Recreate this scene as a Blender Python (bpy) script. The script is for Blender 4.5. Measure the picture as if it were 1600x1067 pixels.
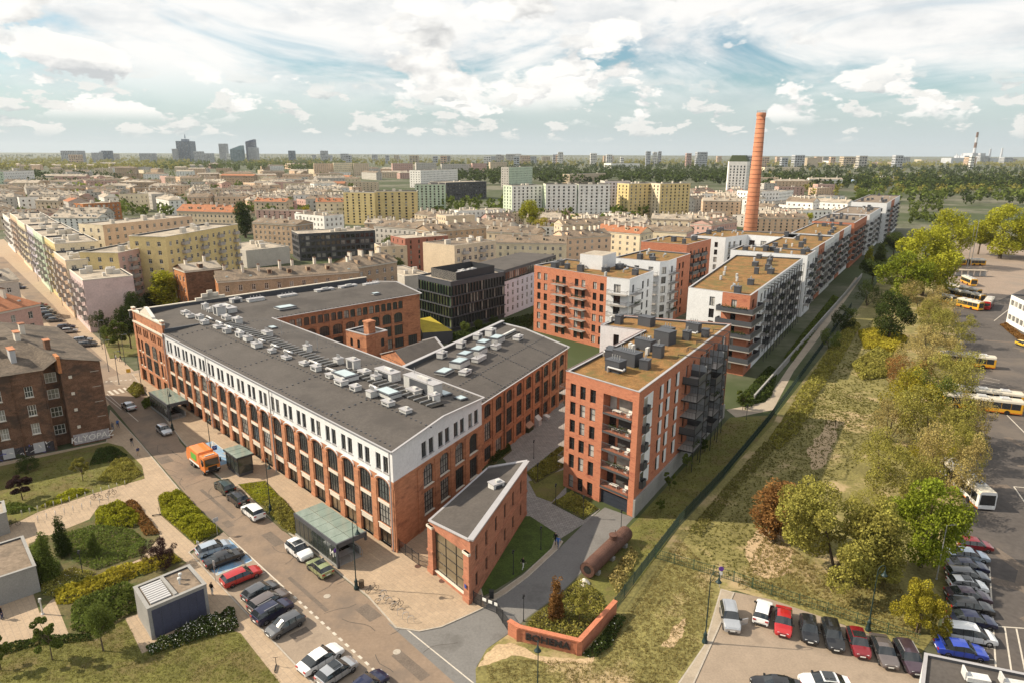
import bpy, math, random
import numpy as np
from mathutils import Matrix, Vector

for _o in list(bpy.data.objects):
 bpy.data.objects.remove(_o)
SC = bpy.context.scene
COL = SC.collection
R = math.radians

# ------------------------------------------------------------------ camera
CAM_H = 50.0
FPX = 1060.0
PITCH = math.atan(291.9 / FPX)
ROLL = R(0.25)
_fwd = Vector((0, math.cos(PITCH), -math.sin(PITCH)))
_up0 = Vector((0, math.sin(PITCH), math.cos(PITCH)))
_r0 = Vector((1, 0, 0))
_right = _r0 * math.cos(ROLL) + _up0 * math.sin(ROLL)
_up = _up0 * math.cos(ROLL) - _r0 * math.sin(ROLL)
cam_data = bpy.data.cameras.new('camera')
cam = bpy.data.objects.new('camera', cam_data)
COL.objects.link(cam)
cam_data.sensor_width = 36.0
cam_data.lens = FPX / 1600.0 * 36.0
cam_data.clip_start = 0.5
cam_data.clip_end = 120000.0
cam.matrix_world = Matrix(((_right.x, _up.x, -_fwd.x, 0), (_right.y, _up.y, -_fwd.y, 0),
       (_right.z, _up.z, -_fwd.z, CAM_H), (0, 0, 0, 1)))
SC.camera = cam

# ------------------------------------------------------------------ sky, sun, exposure
SUN_AZ = Vector((-0.99, 0.10, 0)).normalized()     # horizontal direction towards the sun
SUN_EL = R(39)
world = bpy.data.worlds.new('World')
SC.world = world
world.use_nodes = True
nt = world.node_tree
nt.nodes.clear()

def N(tree, kind, **kw):
 n = tree.nodes.new(kind)
 for k, v in kw.items():
  if k.startswith('i_'):
   n.inputs[k[2:].replace('_', ' ')].default_value = v
  else:
   setattr(n, k, v)
 return n

def build_world():
 L = nt.links.new
 out = N(nt, 'ShaderNodeOutputWorld')
 bg = N(nt, 'ShaderNodeBackground')
 bg.inputs['Strength'].default_value = 0.078
 sky = N(nt, 'ShaderNodeTexSky', sky_type='NISHITA')
 sky.sun_disc = False
 sky.sun_elevation = SUN_EL
 sky.sun_rotation = math.atan2(SUN_AZ.x, SUN_AZ.y)
 sky.altitude = 100
 sky.air_density = 1.0
 sky.dust_density = 1.0
 sky.ozone_density = 1.5
 tc = N(nt, 'ShaderNodeTexCoord')

 def math_(op, a, b=None, c=None, clamp=False):
  m = N(nt, 'ShaderNodeMath', operation=op, use_clamp=clamp)
  for i, v in enumerate((a, b, c)):
   if v is None:
    continue
   if isinstance(v, (int, float)):
    m.inputs[i].default_value = v
   else:
    L(v, m.inputs[i])
  return m.outputs[0]

 def vmap(scale, off=(0, 0, 0)):
  m = N(nt, 'ShaderNodeMapping')
  m.inputs['Scale'].default_value = scale
  m.inputs['Location'].default_value = off
  L(tc.outputs['Generated'], m.inputs['Vector'])
  return m.outputs[0]

 def noise(vec, scale, detail, rough=0.55, dist=0.0):
  n = N(nt, 'ShaderNodeTexNoise', noise_dimensions='3D')
  n.inputs['Scale'].default_value = scale
  n.inputs['Detail'].default_value = detail
  n.inputs['Roughness'].default_value = rough
  n.inputs['Distortion'].default_value = dist
  L(vec, n.inputs['Vector'])
  return n.outputs['Fac']

 def ramp(x, a, b):
  m = N(nt, 'ShaderNodeMapRange', interpolation_type='SMOOTHSTEP')
  m.inputs['From Min'].default_value = a
  m.inputs['From Max'].default_value = b
  L(x, m.inputs['Value'])
  return m.outputs[0]

 sep = N(nt, 'ShaderNodeSeparateXYZ')
 L(tc.outputs['Generated'], sep.inputs[0])
 el = sep.outputs['Z']

 def layer(sc, zs, off, lo, hi, det, big):
  """one deck of cumulus: mask and lit fraction"""
  s = (1, 1, zs)
  a = noise(vmap(s, off), sc, det, 0.56, 0.15)
  up_off = (off[0] - 0.016 * 6 / sc, off[1] + 0.004, off[2] + zs * 0.034 * 6 / sc)
  b = noise(vmap(s, up_off), sc, det, 0.56, 0.15)
  cov = noise(vmap((1, 1, 1.6), (off[2], off[0], off[1])), big, 2, 0.5)
  a2 = math_('ADD', a, math_('MULTIPLY', math_('SUBTRACT', cov, 0.5), 0.42))
  mask = ramp(a2, lo, hi)
  lit = math_('MULTIPLY_ADD', math_('SUBTRACT', a, b), 6.0, 0.70, True)
  core = ramp(a2, hi + 0.02, hi + 0.24)
  lit = math_('SUBTRACT', lit, math_('MULTIPLY', core, 0.16), None, True)
  return mask, lit

 base = N(nt, 'ShaderNodeMix', data_type='RGBA', blend_type='MIX')
 base.inputs['A'].default_value = (5.5, 6.2, 6.4, 1)          # pale horizon air
 skt = N(nt, 'ShaderNodeMix', data_type='RGBA', blend_type='MULTIPLY')
 skt.inputs['Factor'].default_value = 1.0
 L(sky.outputs[0], skt.inputs['A'])
 skt.inputs['B'].default_value = (0.86, 1.06, 1.04, 1)
 L(skt.outputs['Result'], base.inputs['B'])
 L(ramp(el, 0.0, 0.12), base.inputs['Factor'])
 cur = base.outputs['Result']

 def add_layer(cur, mask, lit, dark, bright):
  c = N(nt, 'ShaderNodeMix', data_type='RGBA')
  c.inputs['A'].default_value = dark
  c.inputs['B'].default_value = bright
  L(lit, c.inputs['Factor'])
  m = N(nt, 'ShaderNodeMix', data_type='RGBA')
  L(cur, m.inputs['A'])
  L(c.outputs['Result'], m.inputs['B'])
  L(mask, m.inputs['Factor'])
  return m.outputs['Result']

 # thin high veil
 veil = noise(vmap((1.0, 1.0, 4.0), (3.1, 0.4, 1.0)), 2.6, 6, 0.62, 0.7)
 veilm = math_('MULTIPLY', ramp(veil, 0.33, 0.55), 0.95)
 veilm = math_('MULTIPLY', veilm, ramp(el, 0.03, 0.12))
 lv = noise(vmap((1, 1, 3.0), (1.1, 5.4, 2.0)), 6.0, 6, 0.62)
 cur = add_layer(cur, veilm, ramp(lv, 0.30, 0.56), (6.9, 7.1, 7.2, 1), (9.4, 9.2, 8.9, 1))
 # main cumulus
 m1, l1 = layer(5.2, 2.0, (2.9, 4.2, 0.35), 0.525, 0.57, 11, 2.6)
 m1 = math_('MULTIPLY', m1, ramp(el, 0.05, 0.085))
 cur = add_layer(cur, m1, l1, (4.5, 4.6, 4.7, 1), (9.6, 9.4, 9.0, 1))
 # middle deck
 m3, l3 = layer(10.0, 2.1, (2.6, 1.3, 0.7), 0.535, 0.575, 10, 4.0)
 m3 = math_('MULTIPLY', m3, math_('MULTIPLY', ramp(el, 0.035, 0.055), math_('SUBTRACT', 1.0, ramp(el, 0.12, 0.17))))
 cur = add_layer(cur, m3, l3, (5.6, 5.8, 5.9, 1), (9.5, 9.3, 8.9, 1))
 # small clouds low over the horizon
 m2, l2 = layer(22.0, 2.4, (1.7, 0.6, 3.3), 0.53, 0.585, 7, 7.0)
 m2 = math_('MULTIPLY', m2, math_('MULTIPLY', ramp(el, 0.014, 0.03), math_('SUBTRACT', 1.0, ramp(el, 0.07, 0.11))))
 cur = add_layer(cur, math_('MULTIPLY', m2, 0.9), l2, (5.02, 5.49, 5.58, 1), (8.18, 8.09, 7.72, 1))
 L(cur, bg.inputs['Color'])
 L(bg.outputs[0], out.inputs['Surface'])

build_world()
sun_data = bpy.data.lights.new('sun', 'SUN')
sun_data.energy = 5.0
sun_data.angle = R(0.55)
sun_data.color = (1.0, 0.87, 0.68)
sun = bpy.data.objects.new('sun', sun_data)
COL.objects.link(sun)
_sd = Vector((SUN_AZ.x * math.cos(SUN_EL), SUN_AZ.y * math.cos(SUN_EL), math.sin(SUN_EL)))
sun.rotation_euler = _sd.to_track_quat('Z', 'Y').to_euler()
sun.location = (-200, 80, 300)
vs = SC.view_settings
vs.view_transform = 'Standard'
vs.look = 'None'
vs.exposure = 0.52
vs.gamma = 1.0
vs.use_curve_mapping = False
SC.cycles.use_denoising = True
SC.cycles.max_bounces = 5
SC.cycles.diffuse_bounces = 2
SC.cycles.glossy_bounces = 2
SC.cycles.transmission_bounces = 4
SC.cycles.transparent_max_bounces = 6
SC.cycles.volume_bounces = 0
SC.cycles.caustics_reflective = False
SC.cycles.caustics_refractive = False

# ------------------------------------------------------------------ survey
def spot(px, py, z=0.0):
 """ground point (at level z) sighted at a place of the photograph"""
 d = _right * ((px - 800.0) / FPX) + _up * ((533.5 - py) / FPX) + _fwd
 t = (z - CAM_H) / d.z
 return Vector((d.x * t, d.y * t, z))

def sp2(px, py, z=0.0):
 p = spot(px, py, z)
 return (p.x, p.y)

def sky_spot(px, py, dist):
 """point at ground distance dist seen at a place of the photograph (for things that stand above the horizon)"""
 d = _right * ((px - 800.0) / FPX) + _up * ((533.5 - py) / FPX) + _fwd
 return Vector((d.x * dist / d.y, dist, CAM_H + d.z * dist / d.y))

Q2 = math.sqrt(0.5)

def ST(s, t):
 """street frame: s along the street away from us, t across it to the right"""
 return ((t - s) * Q2, (t + s) * Q2)

WD = (math.cos(R(57.2)), math.sin(R(57.2)))

def WN(w, n):
 """fence frame: w along the residential row, n towards the fence"""
 return (17.4 + w * WD[0] + n * WD[1], 87.2 + w * WD[1] - n * WD[0])

# ------------------------------------------------------------------ materials
MATS = {}

def mat(name, color, rough=0.8, metal=0.0, var=0.12, scale=0.6, stretch=1.0, fine=8.0, bump=0.0, objvar=0.0,
  spec=0.3, stain=None, stain_amt=0.0, stain_scale=0.15, coat=0.0, emit=None):
 """procedural surface: base colour broken by two sizes of noise, optional stains of another colour"""
 if name in MATS:
  return MATS[name]
 m = bpy.data.materials.new(name)
 m.use_nodes = True
 t = m.node_tree
 t.nodes.clear()
 L = t.links.new
 out = N(t, 'ShaderNodeOutputMaterial')
 b = N(t, 'ShaderNodeBsdfPrincipled')
 b.inputs['Roughness'].default_value = rough
 b.inputs['Metallic'].default_value = metal
 b.inputs['Specular IOR Level'].default_value = spec
 b.inputs['Coat Weight'].default_value = coat
 geo = N(t, 'ShaderNodeNewGeometry')
 mp = N(t, 'ShaderNodeMapping')
 mp.inputs['Scale'].default_value = (1, 1, stretch)
 L(geo.outputs['Position'], mp.inputs['Vector'])
 n1 = N(t, 'ShaderNodeTexNoise')
 n1.inputs['Scale'].default_value = scale
 n1.inputs['Detail'].default_value = 5
 n1.inputs['Roughness'].default_value = 0.65
 L(mp.outputs[0], n1.inputs['Vector'])
 n2 = N(t, 'ShaderNodeTexNoise')
 n2.inputs['Scale'].default_value = fine
 n2.inputs['Detail'].default_value = 2
 L(mp.outputs[0], n2.inputs['Vector'])
 add = N(t, 'ShaderNodeMath', operation='ADD')
 L(n1.outputs['Fac'], add.inputs[0])
 L(n2.outputs['Fac'], add.inputs[1])
 mr = N(t, 'ShaderNodeMapRange')
 mr.inputs['From Min'].default_value = 0.65
 mr.inputs['From Max'].default_value = 1.35
 mr.inputs['To Min'].default_value = 1.0 - var * 1.6
 mr.inputs['To Max'].default_value = 1.0 + var * 1.6
 L(add.outputs[0], mr.inputs['Value'])
 val = mr.outputs[0]
 if objvar:
  oi = N(t, 'ShaderNodeObjectInfo')
  m2 = N(t, 'ShaderNodeMapRange')
  m2.inputs['To Min'].default_value = 1 - objvar
  m2.inputs['To Max'].default_value = 1 + objvar
  L(oi.outputs['Random'], m2.inputs['Value'])
  mu = N(t, 'ShaderNodeMath', operation='MULTIPLY')
  L(val, mu.inputs[0])
  L(m2.outputs[0], mu.inputs[1])
  val = mu.outputs[0]
 mix = N(t, 'ShaderNodeMix', data_type='RGBA', blend_type='MULTIPLY')
 mix.inputs['Factor'].default_value = 1.0
 mix.inputs['A'].default_value = (*color, 1)
 comb = N(t, 'ShaderNodeCombineColor')
 for i in range(3):
  L(val, comb.inputs[i])
 L(comb.outputs[0], mix.inputs['B'])
 colr = mix.outputs['Result']
 if stain:
  n3 = N(t, 'ShaderNodeTexNoise')
  n3.inputs['Scale'].default_value = stain_scale
  n3.inputs['Detail'].default_value = 6
  n3.inputs['Roughness'].default_value = 0.7
  L(mp.outputs[0], n3.inputs['Vector'])
  r3 = N(t, 'ShaderNodeMapRange', interpolation_type='SMOOTHSTEP')
  r3.inputs['From Min'].default_value = 0.62 - 0.28 * stain_amt
  r3.inputs['From Max'].default_value = 0.74 - 0.20 * stain_amt
  L(n3.outputs['Fac'], r3.inputs['Value'])
  m3 = N(t, 'ShaderNodeMix', data_type='RGBA')
  L(r3.outputs[0], m3.inputs['Factor'])
  L(colr, m3.inputs['A'])
  m3.inputs['B'].default_value = (*stain, 1)
  colr = m3.outputs['Result']
 L(colr, b.inputs['Base Color'])
 if bump:
  bp = N(t, 'ShaderNodeBump')
  bp.inputs['Strength'].default_value = bump
  bp.inputs['Distance'].default_value = 0.05
  L(add.outputs[0], bp.inputs['Height'])
  L(bp.outputs[0], b.inputs['Normal'])
 if emit:
  b.inputs['Emission Color'].default_value = (*emit[:3], 1)
  b.inputs['Emission Strength'].default_value = emit[3]
 L(b.outputs[0], out.inputs['Surface'])
 MATS[name] = m
 return m

def glass_mat(name, color, curtain=(0.5, 0.48, 0.44), share=0.25, rough=0.08, island=False):
 """dark reflecting window glass; some panes show a pale blind behind them"""
 if name in MATS:
  return MATS[name]
 m = bpy.data.materials.new(name)
 m.use_nodes = True
 t = m.node_tree
 b = t.nodes['Principled BSDF']
 b.inputs['Roughness'].default_value = rough
 b.inputs['Specular IOR Level'].default_value = 0.8
 L = t.links.new
 oi = N(t, 'ShaderNodeObjectInfo')
 geo = N(t, 'ShaderNodeNewGeometry')
 nz = N(t, 'ShaderNodeTexNoise')
 nz.inputs['Scale'].default_value = 0.9
 L(geo.outputs['Position'], nz.inputs['Vector'])
 gt = N(t, 'ShaderNodeMath', operation='GREATER_THAN')
 L(geo.outputs['Random Per Island'] if island else oi.outputs['Random'], gt.inputs[0])
 gt.inputs[1].default_value = 1 - share
 mx = N(t, 'ShaderNodeMix', data_type='RGBA')
 mx.inputs['A'].default_value = (*color, 1)
 mx.inputs['B'].default_value = (*curtain, 1)
 mul = N(t, 'ShaderNodeMath', operation='MULTIPLY')
 L(gt.outputs[0], mul.inputs[0])
 L(nz.outputs['Fac'], mul.inputs[1])
 L(mul.outputs[0], mx.inputs['Factor'])
 L(mx.outputs['Result'], b.inputs['Base Color'])
 MATS[name] = m
 return m

def leaf_mat(name, color, var=0.55, trans=0.3):
 if name in MATS:
  return MATS[name]
 m = bpy.data.materials.new(name)
 m.use_nodes = True
 t = m.node_tree
 t.nodes.clear()
 L = t.links.new
 out = N(t, 'ShaderNodeOutputMaterial')
 d = N(t, 'ShaderNodeBsdfDiffuse')
 tr = N(t, 'ShaderNodeBsdfTranslucent')
 ms = N(t, 'ShaderNodeMixShader')
 ms.inputs[0].default_value = trans
 geo = N(t, 'ShaderNodeNewGeometry')
 n1 = N(t, 'ShaderNodeTexNoise')
 n1.inputs['Scale'].default_value = 0.45
 n1.inputs['Detail'].default_value = 4
 L(geo.outputs['Position'], n1.inputs['Vector'])
 oi = N(t, 'ShaderNodeObjectInfo')
 ad = N(t, 'ShaderNodeMath', operation='MULTIPLY_ADD')
 L(geo.outputs['Random Per Island'], ad.inputs[0])
 ad.inputs[1].default_value = 0.5
 L(n1.outputs['Fac'], ad.inputs[2])
 a2 = N(t, 'ShaderNodeMath', operation='MULTIPLY_ADD')
 L(oi.outputs['Random'], a2.inputs[0])
 a2.inputs[1].default_value = 0.30
 L(ad.outputs[0], a2.inputs[2])
 mr = N(t, 'ShaderNodeMapRange')
 mr.inputs['From Min'].default_value = 0.40
 mr.inputs['From Max'].default_value = 1.35
 mr.inputs['To Min'].default_value = 1 - var
 mr.inputs['To Max'].default_value = 1 + var
 L(a2.outputs[0], mr.inputs['Value'])
 hs = N(t, 'ShaderNodeHueSaturation')
 hs.inputs['Color'].default_value = (*color, 1)
 L(mr.outputs[0], hs.inputs['Value'])
 h2 = N(t, 'ShaderNodeMapRange')
 h2.inputs['To Min'].default_value = 0.485
 h2.inputs['To Max'].default_value = 0.515
 L(n1.outputs['Fac'], h2.inputs['Value'])
 L(h2.outputs[0], hs.inputs['Hue'])
 L(hs.outputs[0], d.inputs['Color'])
 L(hs.outputs[0], tr.inputs['Color'])
 L(d.outputs[0], ms.inputs[1])
 L(tr.outputs[0], ms.inputs[2])
 L(ms.outputs[0], out.inputs['Surface'])
 MATS[name] = m
 return m

# setting
M_GROUND = mat('city_ground', (0.125, 0.12, 0.085), 0.95, var=0.3, scale=0.02, fine=0.4, stain=(0.045, 0.06, 0.02), stain_amt=0.85, stain_scale=0.008)
M_ROAD = mat('worn_asphalt', (0.215, 0.160, 0.118), 0.9, var=0.09, scale=0.35, fine=3.0, stain=(0.155, 0.122, 0.098), stain_amt=0.5, stain_scale=0.10)
M_DRIVE = mat('grey_asphalt', (0.16, 0.155, 0.15), 0.9, var=0.10, scale=0.4, fine=4.0, stain=(0.12, 0.115, 0.11), stain_amt=0.4, stain_scale=0.2)
M_DEPOT_SHADE = mat('depot_asphalt_shade', (0.082, 0.072, 0.067), 0.9, var=0.15, scale=0.12, fine=1.5, stain=(0.125, 0.105, 0.09), stain_amt=0.45, stain_scale=0.035)  # near yard asphalt, colour darkened to stand in for cloud shade
M_DEPOT_SUN = mat('depot_asphalt_sun', (0.25, 0.195, 0.155), 0.9, var=0.12, scale=0.15, fine=1.5, stain=(0.21, 0.175, 0.145), stain_amt=0.45, stain_scale=0.04)  # far yard, colour lightened to stand in for sunlight, not another paving
M_CONC = mat('pale_concrete', (0.32, 0.27, 0.21), 0.9, var=0.10, scale=0.5, fine=5.0, stain=(0.25, 0.21, 0.165), stain_amt=0.4, stain_scale=0.2)
M_LOT = mat('lot_paving', (0.27, 0.215, 0.165), 0.9, var=0.09, scale=0.5, fine=5.0, stain=(0.22, 0.175, 0.135), stain_amt=0.35, stain_scale=0.2)
M_WHITE_LINE = mat('road_paint', (0.48, 0.44, 0.38), 0.8, var=0.15, scale=2.0, fine=12)
M_BLUE_LINE = mat('blue_bay_paint', (0.20, 0.34, 0.50), 0.8, var=0.22, scale=1.2, fine=8, stain=(0.30, 0.28, 0.25), stain_amt=0.5, stain_scale=0.8)
M_KERB = mat('kerb_stone', (0.36, 0.32, 0.27), 0.9, var=0.15, scale=1.5)
M_LAWN = mat('lawn', (0.115, 0.112, 0.028), 0.95, var=0.30, scale=0.35, fine=5.0, bump=0.6, stain=(0.13, 0.105, 0.04), stain_amt=0.55, stain_scale=0.25)
M_LAWN_D = mat('deep_green_lawn', (0.055, 0.085, 0.016), 0.95, var=0.30, scale=0.5, fine=5.0, bump=0.6, stain=(0.04, 0.06, 0.013), stain_amt=0.5, stain_scale=0.4)  # deeper green turf of the gate lawn
M_MEADOW = mat('meadow', (0.178, 0.158, 0.055), 0.95, var=0.32, scale=0.20, fine=3.0, bump=0.6, stain=(0.36, 0.27, 0.155), stain_amt=0.42, stain_scale=0.10)
M_SOIL = mat('planting_soil', (0.10, 0.085, 0.035), 0.95, var=0.3, scale=0.6, fine=5.0, bump=0.5, stain=(0.06, 0.075, 0.02), stain_amt=0.6, stain_scale=0.4)
M_DIRT = mat('bare_dirt', (0.42, 0.31, 0.19), 0.95, var=0.2, scale=0.5, fine=4.0, bump=0.4)

def paver_mat(name, c1, c2, size, mortar, ang=45.0):
 m = mat(name, c1, 0.9, var=0.10, scale=0.4, fine=5.0)
 t = m.node_tree
 L = t.links.new
 geo = [n for n in t.nodes if n.bl_idname == 'ShaderNodeNewGeometry'][0]
 mp = N(t, 'ShaderNodeMapping')
 mp.inputs['Rotation'].default_value = (0, 0, R(ang))
 L(geo.outputs['Position'], mp.inputs['Vector'])
 br = N(t, 'ShaderNodeTexBrick')
 br.inputs['Scale'].default_value = 1.0
 br.inputs['Brick Width'].default_value = size
 br.inputs['Row Height'].default_value = size * 0.75
 br.inputs['Mortar Size'].default_value = 0.025
 br.inputs['Color1'].default_value = (*c1, 1)
 br.inputs['Color2'].default_value = (*c2, 1)
 br.inputs['Mortar'].default_value = (*mortar, 1)
 L(mp.outputs[0], br.inputs['Vector'])
 mx = [n for n in t.nodes if n.bl_idname == 'ShaderNodeMix'][0]
 L(br.outputs['Color'], mx.inputs['A'])
 return m

M_PAVE = paver_mat('plaza_pavers', (0.37, 0.28, 0.195), (0.335, 0.255, 0.18), 0.8, (0.27, 0.215, 0.16))
M_COBBLE = paver_mat('cobbles', (0.27, 0.255, 0.24), (0.21, 0.20, 0.19), 0.6, (0.12, 0.11, 0.10), 20)
# walls
M_BRICK = mat('red_brick', (0.41, 0.185, 0.100), 0.9, var=0.24, scale=0.9, stretch=2.5, fine=14, stain=(0.24, 0.105, 0.062), stain_amt=0.42, stain_scale=0.3)
M_BRICK_N = mat('new_red_brick', (0.42, 0.165, 0.095), 0.9, var=0.18, scale=1.5, stretch=3.0, fine=18, stain=(0.30, 0.102, 0.064), stain_amt=0.3, stain_scale=0.5)
M_BRICK_P = mat('pink_brick', (0.385, 0.165, 0.10), 0.9, var=0.22, scale=1.2, stretch=3.0, fine=16, stain=(0.27, 0.12, 0.075), stain_amt=0.45, stain_scale=0.4)
M_BRICK_D = mat('sooty_brick', (0.15, 0.083, 0.053), 0.95, var=0.4, scale=0.8, stretch=1.6, fine=9, stain=(0.075, 0.05, 0.038), stain_amt=0.5, stain_scale=0.25)
M_BRICK_O = mat('orange_brick', (0.44, 0.185, 0.075), 0.95, var=0.28, scale=0.8, stretch=1.6, fine=7, stain=(0.27, 0.11, 0.055), stain_amt=0.45, stain_scale=0.3)
M_STACK = mat('chimney_brick', (0.45, 0.19, 0.105), 0.9, var=0.10, scale=0.15, stretch=2.2, fine=3, stain=(0.40, 0.145, 0.075), stain_amt=0.35, stain_scale=0.06)
M_WHITE = mat('white_render', (0.64, 0.65, 0.665), 0.85, var=0.07, scale=0.4, fine=3)
M_CREAM = mat('cream_stone', (0.60, 0.55, 0.47), 0.85, var=0.10, scale=0.8)
M_GREYP = mat('grey_plaster', (0.42, 0.42, 0.43), 0.85, var=0.08, scale=0.5)
M_PLINTH = mat('concrete_plinth', (0.27, 0.265, 0.255), 0.85, var=0.12, scale=0.7)
M_ROOF = mat('roof_felt', (0.080, 0.071, 0.065), 0.85, var=0.14, scale=0.25, fine=3.0, stain=(0.062, 0.055, 0.051), stain_amt=0.5, stain_scale=0.12)
M_ROOF_B = mat('old_felt', (0.20, 0.155, 0.115), 0.95, var=0.25, scale=0.3, fine=2.5, stain=(0.11, 0.09, 0.072), stain_amt=0.5, stain_scale=0.16)
M_ROOF_P = mat('pale_felt', (0.36, 0.31, 0.25), 0.95, var=0.18, scale=0.25, fine=2.5, stain=(0.20, 0.175, 0.145), stain_amt=0.5, stain_scale=0.14)
M_ROOF_D = mat('sooty_felt', (0.115, 0.092, 0.072), 0.95, var=0.3, scale=0.35, fine=2.5, stain=(0.065, 0.053, 0.044), stain_amt=0.55, stain_scale=0.2)
M_PATCH = mat('asphalt_patch', (0.135, 0.108, 0.088), 0.9, var=0.15, scale=0.8, fine=5)
M_TILE = mat('clay_tiles', (0.32, 0.135, 0.07), 0.9, var=0.2, scale=0.6, fine=5)
M_SEDUM = mat('sedum_roof', (0.215, 0.115, 0.040), 0.95, var=0.35, scale=0.6, fine=6.0, bump=0.5, stain=(0.13, 0.10, 0.032), stain_amt=0.6, stain_scale=0.35)
M_ANTH = mat('anthracite_metal', (0.075, 0.08, 0.092), 0.5, var=0.06, metal=0.2)
M_COPING = mat('zinc_coping', (0.42, 0.41, 0.42), 0.5, var=0.06, metal=0.3)
M_BLACK = mat('black_steel', (0.032, 0.033, 0.036), 0.5, var=0.1)
M_DARK = mat('recess_shade', (0.02, 0.019, 0.018), 0.9, var=0.2)  # near-black tone standing in for the shade inside hollows
M_WFRAME = mat('white_frame', (0.70, 0.68, 0.64), 0.6, var=0.05)
M_BFRAME = mat('black_frame', (0.022, 0.022, 0.024), 0.5, var=0.1)
M_VENT = mat('white_vent', (0.50, 0.50, 0.49), 0.6, var=0.14, objvar=0.14, scale=1.5)
M_STEEL = mat('galvanised', (0.50, 0.50, 0.50), 0.4, metal=0.6, var=0.08)
M_GLASS = glass_mat('window_glass', (0.06, 0.063, 0.062), (0.5, 0.47, 0.42), 0.22)
M_GLASS_W = glass_mat('flat_glass', (0.02, 0.023, 0.025), (0.7, 0.68, 0.64), 0.42)
M_GLASS_G = glass_mat('green_glass', (0.085, 0.15, 0.085), (0.50, 0.55, 0.25), 0.5, 0.05)
M_GLASS_J = glass_mat('far_glass', (0.02, 0.022, 0.024), (0.45, 0.43, 0.40), 0.25, 0.1, True)
M_SHOP = glass_mat('shop_glass', (0.035, 0.026, 0.018), (0.22, 0.16, 0.10), 0.5, 0.1)
M_SKYL = mat('skylight_glass', (0.38, 0.47, 0.50), 0.08, var=0.1, spec=0.8)
M_GREEN_ST = mat('lamp_green', (0.016, 0.034, 0.034), 0.45, var=0.1)
M_RUST = mat('rusty_iron', (0.105, 0.054, 0.04), 0.85, var=0.3, scale=1.2, stain=(0.09, 0.045, 0.035), stain_amt=0.5, stain_scale=0.6)
M_BARK = mat('bark', (0.10, 0.075, 0.05), 0.95, var=0.3, scale=3)
M_DECK = mat('balcony_slab', (0.33, 0.31, 0.29), 0.85, var=0.1)
M_RAIL = mat('railing_mesh', (0.075, 0.078, 0.083), 0.5, var=0.1)

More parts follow.
